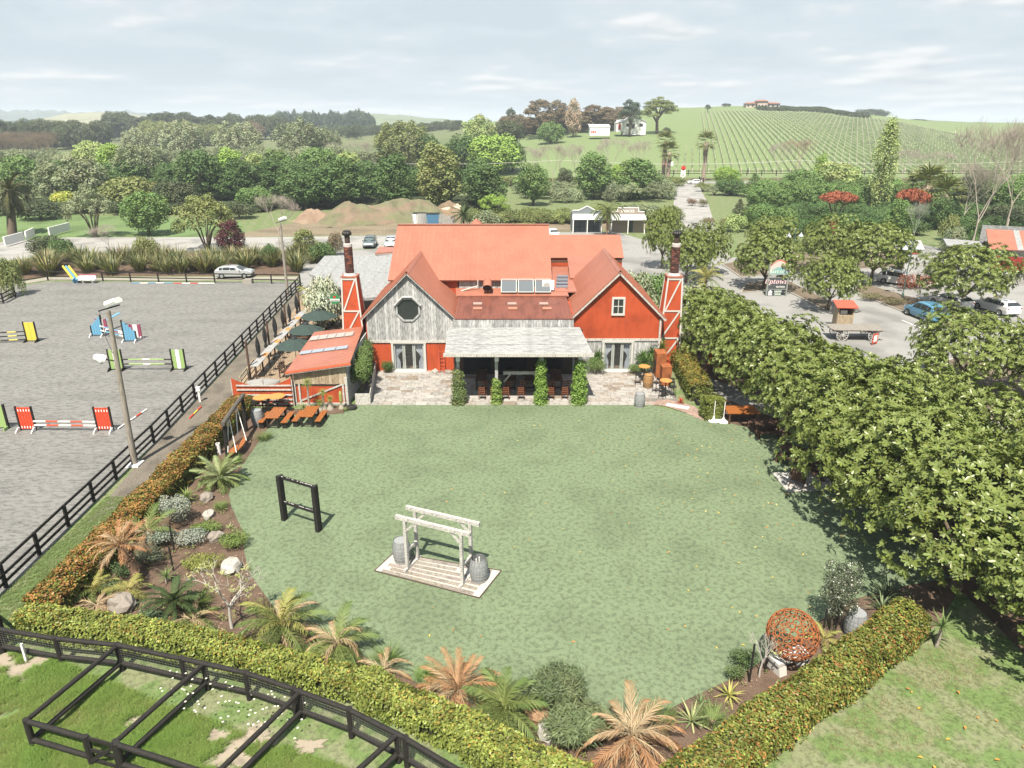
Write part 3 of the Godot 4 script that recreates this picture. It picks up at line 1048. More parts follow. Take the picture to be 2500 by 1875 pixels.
	part(barn,"vent_mouth",throat.done(),mats["dark_inside"])
	for k in 3:
		var sp:=MB.new()
		sp.box(Vector3.ZERO,Vector3(1.2,0.08,1.35),Basis(Vector3.RIGHT,0.62))
		var pan:=part(barn,"solar_panel",sp.done(),plain("panel_glass",0.09,0.105,0.12,0.4),Vector3(-0.25+1.36*k,5.62,-56.1))
		var pf:=MB.new()
		var bs:=Basis(Vector3.RIGHT,0.62)
		for t in [[Vector3(0.6,0.02,0),Vector3(0.07,0.1,1.4)],[Vector3(-0.6,0.02,0),Vector3(0.07,0.1,1.4)],[Vector3(0,0.02,0.68),Vector3(1.2,0.1,0.07)],[Vector3(0,0.02,-0.68),Vector3(1.2,0.1,0.07)]]:
			pf.box(bs*t[0],t[1],bs)
		part(pan,"panel_frame",pf.done(),mats["aluminium"])
	var hp:=MB.new()
	hp.box(Vector3(3.45-0.55,5.68,-56.2),Vector3(0.95,0.72,0.38))
	var pump:=part(barn,"heat_pump",hp.done(),mats["white_paint"])
	var fan:=MB.new()
	fan.lathe(Vector3(2.78,5.68,-56.0),[Vector2(0.26,0.0),Vector2(0.26,0.02),Vector2(0.0,0.02)],16,Basis(Vector3.RIGHT,PI*0.5))
	part(pump,"fan_grille",fan.done(),plain("grille",0.3,0.3,0.3,0.6))
	var pipe:=MB.new()
	pipe.tube([Vector3(-2.75,6.0,-56.5),Vector3(-2.75,5.55,-56.5),Vector3(-4.1,5.2,-56.2)],[0.05,0.05,0.05],6)
	part(barn,"drain_pipe",pipe.done(),mats["white_trim"])


func chimney(barn: Node3D,s: float) -> void:
	# a tapering iron-clad tower with timber braces and a tall brick flue; s is -1 left,1 right
	var o:=Vector3(12.25*s,0,-53.2)
	var b:=MB.new()
	var bot:=[Vector3(-1.05,0,0.95),Vector3(1.05,0,0.95),Vector3(1.05,0,-0.95),Vector3(-1.05,0,-0.95)]
	var top:=[Vector3(-0.52,7.0,0.5),Vector3(0.52,7.0,0.5),Vector3(0.52,7.0,-0.5),Vector3(-0.52,7.0,-0.5)]
	if s>0:
		bot[1].x = 0.7
		bot[2].x = 0.7
	else:
		bot[0].x = -0.75
		bot[3].x = -0.75
	for k in 4:
		var j:=(k+1) % 4
		# ribbed faces
		for i in 16:
			var f0:=i/16.0
			var f1:=(i+1)/16.0
			var fm:=(f0+f1)*0.5
			var nn:=Vector3(0,0,1) if k==0 else (Vector3(1,0,0) if k==1 else (Vector3(0,0,-1) if k==2 else Vector3(-1,0,0)))
			var bm: Vector3 = bot[k].lerp(bot[j],fm)+nn*0.015
			var tm: Vector3 = top[k].lerp(top[j],fm)+nn*0.015
			b.quad(bot[k].lerp(bot[j],f0),top[k].lerp(top[j],f0),tm,bm)
			b.quad(bm,tm,top[k].lerp(top[j],f1),bot[k].lerp(bot[j],f1))
	b.quad(top[0],top[3],top[2],top[1])
	var tower:=part(barn,"chimney_tower",b.done(),mats["red_iron"],o)
	var t:=MB.new()
	var z:=0.045
	for lv in [[0.02,0.34],[0.34,0.64],[0.64,0.985]]:
		var a0: Vector3 = bot[0].lerp(top[0],lv[0])
		var a1: Vector3 = bot[1].lerp(top[1],lv[0])
		var c0: Vector3 = bot[0].lerp(top[0],lv[1])
		var c1: Vector3 = bot[1].lerp(top[1],lv[1])
		t.beam(a0+Vector3(0.08,0,z),c1+Vector3(-0.08,0,z),0.11,0.03,Vector3(0,0,1))
		t.beam(c0+Vector3(0.06,0,z+0.004),c1+Vector3(-0.06,0,z+0.004),0.12,0.03,Vector3(0,0,1))
	for k in 4:
		t.beam(bot[k]+Vector3(signf(bot[k].x)*0.01,0,signf(bot[k].z)*0.02),top[k]+Vector3(signf(top[k].x)*0.01,0,signf(top[k].z)*0.02),0.11,0.11,Vector3(0,0,1))
	part(tower,"brace",t.done(),mats["white_trim"])
	var cap:=MB.new()
	cap.box(Vector3(0,7.06,0),Vector3(1.2,0.12,1.15))
	part(tower,"tower_cap",cap.done(),mats["red_roof"])
	var lead:=MB.new()
	lead.lathe(Vector3(0,7.12,0),[Vector2(0.5,0.0),Vector2(0.36,0.16),Vector2(0.3,0.18)],12)
	part(tower,"lead_collar",lead.done(),plain("lead",0.3,0.3,0.31,0.5))
	# the flue,brick by brick
	var fl:=MB.new()
	for row in 27:
		var y:=7.2+row*0.078
		for k in 10:
			var a:=TAU*(k+0.5*(row % 2))/10.0
			var g:=rr(0.5,1.2)
			fl.col = Color(0.09*g,0.05*g,0.045*g)
			if rng.randf()<0.24:
				fl.col = Color(0.27*g,0.10*g,0.07*g)
			fl.box(Vector3(cos(a)*0.27,y,sin(a)*0.27),Vector3(0.1,0.068,0.165),Basis(Vector3.UP,-a))
	var flue:=stuff_part(barn,"flue_bricks",fl.done(),mat("flue_brick",Color(1,1,1),0.9,t_fine,Vector3(0.8,0.8,0.8)),o)
	var pot:=MB.new()
	pot.lathe(Vector3(0,7.1,0),[Vector2(0.24,0),Vector2(0.24,2.2),Vector2(0.2,2.2),Vector2(0.2,3.1),Vector2(0.0,3.1)],12)
	part(barn,"flue",pot.done(),plain("soot",0.05,0.035,0.03,0.8),o)
	var band:=MB.new()
	band.lathe(Vector3(0,9.25,0),[Vector2(0.33,0),Vector2(0.33,0.22),Vector2(0.22,0.26)],14)
	part(barn,"flue_band",band.done(),plain("band",0.38,0.36,0.36,0.45),o)
	var cowl:=MB.new()
	for k in 7:
		var a:=TAU*k/7.0
		cowl.lathe(Vector3(cos(a)*0.2,10.2,sin(a)*0.2),[Vector2(0.0,-0.14),Vector2(0.14,-0.08),Vector2(0.17,0.05),Vector2(0.1,0.17),Vector2(0,0.2)],8)
	cowl.lathe(Vector3(0,10.05,0),[Vector2(0.2,0.0),Vector2(0.28,0.1),Vector2(0.26,0.38),Vector2(0,0.42)],10)
	part(barn,"cowl",cowl.done(),mats["black_metal"],o)


func veranda(barn: Node3D,boards: Array) -> void:
	var q:=[Vector3(-4.7,3.75,-50.45),Vector3(-4.41,3.8,-44.1),Vector3(5.28,3.8,-44.1),Vector3(4.98,3.79,-50.45)]
	var b:=MB.new()
	b.slab(q,0.05)
	for k in 62:
		var f:=(k+0.5)/62.0
		b.beam(q[0].lerp(q[3],f)+Vector3(0,0.012,0),q[1].lerp(q[2],f)+Vector3(0,0.012,0),0.07,0.025)
	var roof:=part(barn,"veranda_roof",b.done(),mats["white_roof"])
	var lap:=MB.new()
	for f in [0.35,0.68]:
		lap.beam(q[0].lerp(q[1],f)+Vector3(0,0.03,0),q[3].lerp(q[2],f)+Vector3(0,0.03,0),0.05,0.02)
	part(roof,"roof_lap",lap.done(),mats["white_roof"])
	var f:=MB.new()
	f.box((q[1]+q[2])*0.5+Vector3(0,-0.1,0.02),Vector3(q[1].distance_to(q[2])+0.16,0.24,0.05))
	part(barn,"fascia_board",f.done(),mats["white_timber"])
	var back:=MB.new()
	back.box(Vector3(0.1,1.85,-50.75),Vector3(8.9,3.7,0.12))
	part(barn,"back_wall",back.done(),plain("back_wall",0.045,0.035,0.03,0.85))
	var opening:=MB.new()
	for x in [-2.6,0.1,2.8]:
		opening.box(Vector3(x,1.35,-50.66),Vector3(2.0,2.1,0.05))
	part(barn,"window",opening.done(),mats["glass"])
	var y: float = q[1].y-0.22
	var n:=0
	for x in [-3.61,-1.04,1.95,4.53]:
		var p:=MB.new()
		p.box(Vector3(x,y*0.5,-44.85),Vector3(0.2,y,0.2))
		var post:=part(barn,"veranda_post",p.done(),mats["grey_timber"])
		p = MB.new()
		p.box(Vector3(x,y*0.5,-47.6),Vector3(0.18,y,0.18))
		part(barn,"veranda_post",p.done(),mats["brown_timber"])
		var s:=MB.new()
		s.box(Vector3(x+0.02,y-0.36,-44.68),Vector3(0.27,0.3,0.08))
		var lamp:=part(post,"post_plaque",s.done(),mats["white_paint"])
		lamp.set_meta("label","small white square plaque at the head of the post")
		n += 1
	var r:=MB.new()
	r.beam(Vector3(-4.3,y+0.02,-44.85),Vector3(5.3,y+0.02,-44.85),0.14,0.2)
	for z in [-47.6,-50.3]:
		r.beam(Vector3(-4.4,y+0.02,z),Vector3(5.2,y+0.02,z),0.12,0.18)
	part(barn,"roof_beam",r.done(),mats["brown_timber"])
	var rail:=MB.new()
	rail.box(Vector3(0.7,1.95,-45.6),Vector3(2.6,0.22,0.12))
	rail.beam(Vector3(0.7-1.25,1.3,-45.6),Vector3(0.7-0.8,1.85,-45.6),0.1,0.1)
	rail.beam(Vector3(0.7+1.25,1.3,-45.6),Vector3(0.7+0.8,1.85,-45.6),0.1,0.1)
	part(barn,"cross_rail",rail.done(),mats["white_timber"])


func build_shed() -> void:
	var t:=thing("lean_to_shed","lean-to shed with red sloping roof, skylight strips and raw timber front","shed")
	var zf:=-44.6
	var zb:=-53.3
	var fl:=Vector3(-14.95,2.5,-44.25)
	var fr:=Vector3(-10.65,3.14,-44.25)
	var bl: Vector3 = Vector3(-15.36,2.66,-53.14)
	var br: Vector3 = Vector3(-11.32,3.36,-52.23)
	var b:=MB.new()
	b.slab([fl,fr,br,bl],0.07)
	for k in 24:
		var f:=(k+0.5)/24.0
		b.beam(fl.lerp(bl,f)+Vector3(0,0.008,0),fr.lerp(br,f)+Vector3(0,0.008,0),0.05,0.022)
	var roof:=part(t,"roof",b.done(),mats["red_roof"])
	for s in [[0.36,0.44,0,4],[0.72,0.84,1,5]]:
		for k in s[3]:
			var f0: float = (k+0.02)/s[3]*0.84+0.03
			var f1: float = (k+0.96)/s[3]*0.84+0.03
			var sk:=MB.new()
			var up:=Vector3(0,0.09,0)
			sk.slab([fl.lerp(bl,s[0]).lerp(fr.lerp(br,s[0]),f0)+up,fl.lerp(bl,s[0]).lerp(fr.lerp(br,s[0]),f1)+up,fl.lerp(bl,s[1]).lerp(fr.lerp(br,s[1]),f1)+up,fl.lerp(bl,s[1]).lerp(fr.lerp(br,s[1]),f0)+up],0.02)
			part(roof,"skylight",sk.done(),plain("sky_panel",0.22,0.25,0.30,0.2) if s[2]==0 else plain("old_panel",0.28,0.26,0.25,0.4))
	var fas:=MB.new()
	fas.beam(fl+Vector3(-0.05,-0.1,0.02),fr+Vector3(0.05,-0.1,0.02),0.04,0.13)
	part(t,"fascia_board",fas.done(),plain("fascia_red",0.42,0.10,0.05,0.5))
	var trim:=MB.new()
	trim.beam(fl+Vector3(-0.05,-0.2,-0.01),fr+Vector3(0.05,-0.2,-0.01),0.05,0.06)
	part(t,"trim_board",trim.done(),mats["white_timber"])
	var x0:=-14.57
	var x1:=-11.08
	var top:=func(x): return lerpf(fl.y,fr.y,(x-fl.x)/(fr.x-fl.x))-0.18
	var core:=MB.new()
	core.prism(PackedVector2Array([Vector2(x0,1.35),Vector2(x0,top.call(x0)),Vector2(x1,top.call(x1)),Vector2(x1,1.35)]),zf-0.1,zf)
	var gable:=part(t,"gable_wall",core.done(),mats["dark_inside"])
	vertical_boards(gable,x0-0.03,x1+0.03,1.52,top,zf,0.22,[mats["raw_timber"],mat("raw_timber_pale",Color(0.42,0.35,0.26),0.85,t_grain,Vector3(1.4,0.12,1.4),t_soft,Vector3(0.3,0.3,0.3),null,0,true)])
	var iron:=MB.new()
	corrugated(iron,x0,x1,0.05,func(_x): return 1.55,zf-0.02,0.12,0.02)
	part(t,"iron_wall",iron.done(),mats["red_iron"])
	var fr2:=MB.new()
	fr2.box(Vector3(x0-0.02,0.8,zf+0.04),Vector3(0.17,1.6,0.12))
	fr2.box(Vector3(x0+0.3,0.76,zf+0.04),Vector3(0.12,1.5,0.08))
	fr2.box(Vector3(x1-0.02,1.0,zf+0.04),Vector3(0.17,2.0,0.12))
	fr2.box(Vector3(x1-0.25,0.76,zf+0.04),Vector3(0.12,1.5,0.08))
	fr2.box(Vector3((x0+x1)*0.5,0.1,zf+0.05),Vector3(x1-x0,0.12,0.08))
	fr2.beam(Vector3(x0+0.3,0.3,zf+0.035),Vector3(x1-0.3,1.48,zf+0.035),0.1,0.05,Vector3(0,0,1))
	part(t,"frame",fr2.done(),mats["white_timber"])
	var side:=MB.new()
	side.box(Vector3(x1+0.02,1.5,(zf+zb)*0.5),Vector3(0.08,3.0,absf(zb-zf)-0.1))
	part(t,"side_wall",side.done(),mats["grey_timber"])
	var posts:=MB.new()
	for f in [0.02,0.35,0.68,0.98]:
		var p:=fl.lerp(bl,f)
		posts.box(Vector3(p.x+0.3,p.y*0.5-0.06,p.z),Vector3(0.12,p.y-0.1,0.12))
	part(t,"posts",posts.done(),mats["brown_timber"])


func barrel(label: String,at: Vector3,m: Material,hoop: Material,open:=false,sc:=1.0) -> Node3D:
	var t:=thing("barrel",label,"barrel",at,rr(0,3.0),"wooden barrels about the garden")
	var h:=0.95*sc
	var b:=MB.new()
	for k in 20:
		# staves
		var a0:=TAU*k/20.0
		var a1:=TAU*(k+0.94)/20.0
		var g:=rr(0.86,1.12)
		b.col = Color(g,g,g)
		for j in 8:
			var y0:=h*j/8.0
			var y1:=h*(j+1)/8.0
			var r0:=(0.275+0.075*sin(PI*j/8.0))*sc
			var r1:=(0.275+0.075*sin(PI*(j+1)/8.0))*sc
			b.quad(Vector3(cos(a1)*r0,y0,sin(a1)*r0),Vector3(cos(a1)*r1,y1,sin(a1)*r1),Vector3(cos(a0)*r1,y1,sin(a0)*r1),Vector3(cos(a0)*r0,y0,sin(a0)*r0))
	part(t,"staves",b.done(),m)
	for f in [0.06,0.24,0.38,0.62,0.76,0.94]:
		var hb:=MB.new()
		var r:=(0.278+0.075*sin(PI*f))*sc+0.004
		hb.lathe(Vector3(0,h*f-0.02,0),[Vector2(r,0.0),Vector2(r,0.045)],24)
		part(t,"hoop",hb.done(),hoop)
	var lid:=MB.new()
	lid.lathe(Vector3(0,h-(0.4 if open else 0.035),0),[Vector2(0.272*sc,0),Vector2(0.0,0.001)],20)
	part(t,"head",lid.done(),mats["dark_inside"] if open else m)
	return t


func bar_table(label: String,at: Vector3,top_r: float,h: float,m: Material) -> Node3D:
	var t:=thing("bar_table",label,"table",at,0.0,"round bar tables")
	var b:=MB.new()
	b.lathe(Vector3(0,h-0.04,0),[Vector2(0,0),Vector2(top_r,0.0),Vector2(top_r,0.04),Vector2(0,0.041)],28)
	part(t,"tabletop",b.done(),m)
	var p:=MB.new()
	p.lathe(Vector3.ZERO,[Vector2(0.26,0.0),Vector2(0.26,0.03),Vector2(0.045,0.05),Vector2(0.04,h-0.04)],14)
	part(t,"pedestal",p.done(),mats["black_metal"])
	return t


func make_stool() -> Node3D:
	var t:=thing("bar_stool","","bar stool")
	for k in 4:
		var a:=PI*0.25+k*PI*0.5
		var l:=MB.new()
		l.tube([Vector3(cos(a)*0.27,0,sin(a)*0.27),Vector3(cos(a)*0.2,0.74,sin(a)*0.2)],[0.014,0.017],6)
		part(t,"leg",l.done(),mats["black_metal"])
	var s:=MB.new()
	s.box(Vector3(0,0.76,0),Vector3(0.4,0.05,0.38))
	part(t,"seat",s.done(),mats["black_metal"])
	var f:=MB.new()
	for k in 4:
		var a:=PI*0.25+k*PI*0.5
		var c:=a+PI*0.5
		f.tube([Vector3(cos(a)*0.245,0.28,sin(a)*0.245),Vector3(cos(c)*0.245,0.28,sin(c)*0.245)],[0.011,0.011],5)
	part(t,"foot_rail",f.done(),mats["black_metal"])
	var b:=MB.new()
	b.tube([Vector3(-0.19,0.77,0.17),Vector3(-0.18,1.02,0.23)],[0.012,0.012],5)
	b.tube([Vector3(0.19,0.77,0.17),Vector3(0.18,1.02,0.23)],[0.012,0.012],5)
	b.box(Vector3(0,0.98,0.22),Vector3(0.38,0.16,0.03))
	part(t,"backrest",b.done(),mats["black_metal"])
	return t


func picnic_table(label: String,at: Vector3,turn: float,top: Material,leg: Material,length:=1.75,width:=0.85,benches:=true) -> Node3D:
	var t:=thing("picnic_table",label,"table",at,turn,"timber outdoor tables")
	for k in 5:
		var b:=MB.new()
		b.box(Vector3(-width*0.5+width*(k+0.5)/5.0,0.74,0),Vector3(width/5.0-0.012,0.05,length+rr(-0.01,0.01)))
		part(t,"plank",b.done(),top)
	for s in [-1.0,1.0]:
		for q in [-1.0,1.0]:
			var l:=MB.new()
			l.box(Vector3(q*(width*0.5-0.1),0.36,s*(length*0.5-0.14)),Vector3(0.11,0.71,0.09))
			part(t,"leg",l.done(),leg)
		var c:=MB.new()
		c.box(Vector3(0,0.2,s*(length*0.5-0.14)),Vector3(width-0.3,0.09,0.06))
		part(t,"cross_bar",c.done(),leg)
	if benches:
		for s in [-1.0,1.0]:
			var bench:=thing("bench","%s bench of the %s" % ["left-hand" if s<0 else "right-hand",label],"bench",t.transform*Vector3(s*(width*0.5+0.3),0,0),turn,"timber benches")
			for k in 2:
				var b:=MB.new()
				b.box(Vector3(-0.09+0.18*k,0.44,0),Vector3(0.172,0.05,length))
				part(bench,"plank",b.done(),top)
			for q in [-1.0,1.0]:
				var l:=MB.new()
				l.box(Vector3(0,0.21,q*(length*0.5-0.15)),Vector3(0.28,0.41,0.1))
				part(bench,"leg",l.done(),leg)
	return t


func make_chair() -> Node3D:
	# a plain wooden chair,its back towards -z
	var t:=thing("wooden_chair","","chair")
	var m: Material = mats["chair_wood"]
	var s:=MB.new()
	s.box(Vector3(0,0.45,0),Vector3(0.44,0.035,0.42))
	part(t,"seat",s.done(),m)
	for q in [[-0.19,-0.18,0.96],[0.19,-0.18,0.96],[-0.19,0.18,0.44],[0.19,0.18,0.44]]:
		var l:=MB.new()
		l.beam(Vector3(q[0]*1.1,0,q[1]*1.15),Vector3(q[0],q[2],q[1]-(0.08 if q[2]>0.5 else 0.0)),0.035,0.035)
		part(t,"leg",l.done(),m)
	var b:=MB.new()
	for y in [0.62,0.76,0.9]:
		b.box(Vector3(0,y,-0.2-(y-0.45)*0.1),Vector3(0.38,0.07,0.02))
	part(t,"backrest",b.done(),m)
	return t


func umbrella_open(label: String,at: Vector3,r: float,turn: float) -> void:
	var t:=thing("market_umbrella",label,"umbrella",at,turn,"open green umbrellas in the beer garden")
	var m:=plain("green_canvas",0.028,0.045,0.042,0.85)
	for k in 8:
		var a0:=TAU*k/8.0
		var a1:=TAU*(k+1)/8.0
		var am:=(a0+a1)*0.5
		var b:=MB.new()
		var o:=Vector3(0,2.62,0)
		for j in 4:
			var f0:=j/4.0
			var f1:=(j+1)/4.0
			var e:=[]
			for q in [[a0,f0],[am,f0],[a1,f0],[a0,f1],[am,f1],[a1,f1]]:
				var rad: float = r*q[1]*(1.0 if q[0] != am else 0.935)
				e.append(Vector3(cos(q[0])*rad,2.62-0.62*pow(q[1],1.15)-(0.03*q[1] if q[0]==am else 0.0),sin(q[0])*rad))
			b.quad(e[0],e[3],e[4],e[1])
			b.quad(e[1],e[4],e[5],e[2])
		var g:=part(t,"canopy_panel",b.done(),m)
		if k % 2==0:
			var st:=MB.new()
			for i in 5:
				var p0:=Vector2(cos(TAU*i/5.0),sin(TAU*i/5.0))*0.17
				var p1:=Vector2(cos(TAU*(i+2)/5.0),sin(TAU*(i+2)/5.0))*0.17
				var ctr:=Vector3(cos(am)*r*0.62,2.285,sin(am)*r*0.62)
				var out:=Vector3(cos(am),-0.56,sin(am)).normalized()
				var sd:=Vector3(-sin(am),0,cos(am))
				st.beam(ctr+out*p0.x+sd*p0.y,ctr+out*p1.x+sd*p1.y,0.012,0.006)
			part(g,"star_print",st.done(),plain("star_green",0.06,0.14,0.09,0.8))
	var p:=MB.new()
	p.tube([Vector3(0,0,0),Vector3(0,2.66,0)],[0.022,0.022],8)
	p.lathe(Vector3(0,2.6,0),[Vector2(0.24,0.0),Vector2(0.2,0.07),Vector2(0.02,0.14),Vector2(0,0.2)],10)
	part(t,"pole",p.done(),mats["black_metal"])
	var base:=MB.new()
	base.lathe(Vector3.ZERO,[Vector2(0.3,0),Vector2(0.3,0.06),Vector2(0.04,0.1)],14)
	part(t,"base",base.done(),mats["black_metal"])


func make_closed_umbrella() -> Node3D:
	var t:=thing("closed_umbrella","","umbrella",Vector3.ZERO,0.0,"closed black umbrellas along the counter")
	var b:=MB.new()
	for k in 12:
		var a0:=TAU*k/12.0
		var a1:=TAU*(k+1)/12.0
		var pr:=[[0.03,2.7],[0.1,2.45],[0.16,2.0],[0.14,1.6],[0.09,1.35],[0.08,1.28],[0.15,1.1],[0.12,0.95]]
		for j in pr.size()-1:
			var e:=[]
			for q in [[a0,j],[a0,j+1],[a1,j+1],[a1,j]]:
				var rad: float = pr[q[1]][0]*(1.2 if int(round(q[0]/TAU*12.0)) % 2==0 else 0.8)
				e.append(Vector3(cos(q[0])*rad,pr[q[1]][1],sin(q[0])*rad))
			b.quad(e[0],e[1],e[2],e[3])
	part(t,"canopy",b.done(),plain("black_canvas",0.018,0.019,0.02,0.8))
	var p:=MB.new()
	p.tube([Vector3.ZERO,Vector3(0,2.8,0)],[0.025,0.022],8)
	part(t,"pole",p.done(),mats["black_metal"])
	return t


func build_deck() -> void:
	mat("table_top",Color(0.52,0.24,0.075),0.45,t_grain,Vector3(0.5,0.5,2.5),null,Vector3.ONE,null,0,true)
	mat("chair_wood",Color(0.17,0.062,0.032),0.5,t_grain,Vector3(1,1,3),null,Vector3.ONE,null,0,true)
	# counter along the arena side
	var a:=Vector3(-19.04,1.05,-49.51)
	var z:=Vector3(-19.86,1.05,-65.85)
	var c:=thing("counter","long plank counter with orange patches on top, along the arena fence","counter")
	for k in 9:
		var p:=MB.new()
		p.beam(a.lerp(z,k/9.0+0.002),a.lerp(z,(k+1)/9.0-0.002),0.62,0.05)
		part(c,"plank",p.done(),mats["grey_timber_dark"])
		if k in [1,3,5,7]:
			var w:=MB.new()
			w.beam(a.lerp(z,k/9.0+0.03)+Vector3(0.08,0.03,0),a.lerp(z,k/9.0+0.09)+Vector3(0.08,0.03,0),0.4,0.014)
			part(c,"worn_board",w.done(),mats["table_top"])
	for k in 10:
		var p:=MB.new()
		var q:=a.lerp(z,k/9.0*0.98+0.01)
		p.box(Vector3(q.x+0.05,0.5,q.z),Vector3(0.1,1.0,0.1))
		part(c,"post",p.done(),mats["brown_timber"])
	for k in 4:
		var q:=a.lerp(z,[0.0,0.34,0.68,1.0][k])+Vector3(-0.35,0,0)
		var p:=MB.new()
		p.box(Vector3(0,1.5,0),Vector3(0.12,3.0,0.12))
		var o:=solo("timber_post",p.done(),mats["brown_timber"],["brown timber post at the near end of the long counter","brown timber post second along the long counter","brown timber post third along the long counter","brown timber post at the far end of the long counter"][k],"post",Vector3(q.x,0,q.z),0.0,"posts along the counter")
	var um:=make_closed_umbrella()
	var n:=0
	for q in [Vector3(-19.35,0.95,-51.66),Vector3(-19.76,0.95,-54.53),Vector3(-19.81,0.95,-57.24),Vector3(-19.98,0.95,-60),Vector3(-20.11,0.95,-62.32),Vector3(-20.28,0.95,-65.26)]:
		var l: String = "closed black umbrella %s from the near end of the counter" % ["first","second","third","fourth","fifth","sixth"][n]
		var at:=Vector3(q.x,0,q.z)
		if n==0:
			um.position = at
			um.set_meta("label",l)
		else:
			dupe(um,l,at,n*0.7,Vector3(1,rr(0.96,1.04),1))
		n += 1
	umbrella_open("open dark green umbrella nearest the lean-to shed",Vector3(-16.54,2.3,-51.68)*Vector3(1,0,1),1.5,0.2)
	umbrella_open("open dark green umbrella second from the shed",Vector3(-16.77,2.3,-55.83)*Vector3(1,0,1),1.45,0.5)
	umbrella_open("open dark green umbrella third from the shed",Vector3(-16.9,2.3,-60.36)*Vector3(1,0,1),1.6,0.3)
	umbrella_open("open dark green umbrella beside the round green sign",Vector3(-17.08,2.3,-63.72)*Vector3(1,0,1),1.4,0.1)
	var st:=make_stool()
	var nth:=["","second","third","fourth","fifth","sixth","seventh","eighth","ninth","tenth"]
	for k in 10:
		var q:=a.lerp(z,0.04+k*0.085)
		var at:=Vector3(q.x+0.75+rr(-0.05,0.05),0.02,q.z)
		var l:="black bar stool at the long counter, %s from its near end" % nth[k]
		if k==0:
			st.position = at
			st.rotation.y = PI*0.5
			st.set_meta("label","black bar stool at the near end of the long counter")
			st.set_meta("group","bar stools")
		else:
			dupe(st,l,at,PI*0.5+rr(-0.2,0.2))
	for q in [[Vector3(-18.52,0,-59.72),"dark picnic table under the umbrella nearest the shed"],[Vector3(-18.29,0,-61.6),"dark picnic table under the second umbrella"],[Vector3(-17.59,0,-65.03),"dark picnic table at the foot of the left chimney"],[Vector3(-17.89,0,-68.11),"dark picnic table beside the round green sign"]]:
		picnic_table(q[1],q[0]+Vector3(0,0.02,0),PI*0.5,mats["brown_timber"],mats["black_timber"])
	# slatted bench by the shed
	var b:=thing("slatted_bench","dark brown slatted bench beside the lean-to shed","bench",Vector3(-17.04,0,-50.42)+Vector3(0,0.02,0),PI*0.5)
	for k in 4:
		var m:=MB.new()
		m.box(Vector3(0,0.42,-0.18+0.13*k),Vector3(1.3,0.03,0.1))
		part(b,"slat",m.done(),mats["brown_timber"])
		m = MB.new()
		m.box(Vector3(0,0.55+0.13*k,-0.27-0.03*k),Vector3(1.3,0.1,0.03))
		part(b,"back_slat",m.done(),mats["brown_timber"])
	for s in [-0.6,0.6]:
		var m:=MB.new()
		m.box(Vector3(s,0.5,-0.26),Vector3(0.07,1.0,0.07))
		m.box(Vector3(s,0.3,0.2),Vector3(0.07,0.6,0.07))
		m.box(Vector3(s,0.6,0),Vector3(0.07,0.05,0.55))
		part(b,"end_frame",m.done(),mats["brown_timber"])
	# upturned dinghy
	var hull:=MB.new()
	var rows:=[]
	for i in 13:
		var f:=i/12.0
		var w:=0.52*pow(sin(PI*clampf(f*0.9+0.1,0,1)),0.6)
		var row:=[]
		for j in 9:
			var g:=j/8.0*PI
			row.append(Vector3(-1.15+2.3*f,0.03+sin(g)*0.42*(0.5+0.5*sin(PI*(0.15+f*0.75))),cos(g)*w))
		rows.append(row)
	for i in 12:
		for j in 8:
			hull.quad(rows[i][j],rows[i][j+1],rows[i+1][j+1],rows[i+1][j])
	for k in 3:
		hull.tube([rows[1][2+k*2]+Vector3(0,0.01,0),rows[6][2+k*2]+Vector3(0,0.01,0),rows[11][2+k*2]+Vector3(0,0.01,0)],[0.02,0.025,0.02],5)
	solo("dinghy",hull.done(),plain("old_grey_paint",0.20,0.20,0.20,0.7),"weathered grey dinghy lying upturned behind the red fence","boat",Vector3(-18.04,0,-48.47)+Vector3(0,0.02,0),0.12)
	var hr:=thing("timber_railing","raw timber three-rail handrail by the counter's near end","railing")
	var h0:=Vector3(-19.24,0,-47.1)
	var h1:=Vector3(-19.6,0,-51.16)
	for y in [0.35,0.7,1.05]:
		var m:=MB.new()
		m.beam(h0+Vector3(0,y,0),h1+Vector3(0,y,0),0.05,0.1)
		part(hr,"rail",m.done(),mats["raw_timber"])
	for f in [0.0,0.5,1.0]:
		var m:=MB.new()
		m.box(h0.lerp(h1,f)+Vector3(0.06,0.55,0),Vector3(0.1,1.1,0.1))
		part(hr,"post",m.done(),mats["raw_timber"])
	# the red fence
	var fe:=thing("red_fence","red iron fence with white rails beside the lean-to shed","fence")
	var zf:=-44.3
	var x1:=-14.61-0.1
	var x0:=x1-3.35
	for y in [1.52,1.22,0.85,0.52,0.22]:
		var m:=MB.new()
		var ex:=0.3 if y>1.0 else 0.0
		m.box(Vector3((x0+x1)*0.5-ex*0.5,y,zf+0.06),Vector3(x1-x0+ex,0.1,0.05))
		part(fe,"rail",m.done(),mats["white_timber"])
	var ir:=MB.new()
	corrugated(ir,x0-0.6,x1+0.0,0.05,func(x): return 1.5+0.55*pow(absf((x-(x0+x1)*0.5+0.3)/(x1-x0)*1.7),2.2),zf,0.12,0.02)
	part(fe,"iron_panel",ir.done(),mats["red_iron"])
	for f in [-0.18,0.42,1.0]:
		var m:=MB.new()
		m.box(Vector3(lerpf(x0,x1,f),0.95,zf-0.08),Vector3(0.14,1.9,0.1))
		part(fe,"post",m.done(),mats["white_timber"])
	bar_table("orange round bar table left of the pair by the red fence",Vector3(-16.36,1.1,-43.19)*Vector3(1,0,1)+Vector3(0,0.02,0),0.55,1.1,mats["table_top"])
	bar_table("orange round bar table right of the pair by the red fence",Vector3(-15.45,1.1,-43.38)*Vector3(1,0,1)+Vector3(0,0.02,0),0.55,1.1,mats["table_top"])
	n = 0
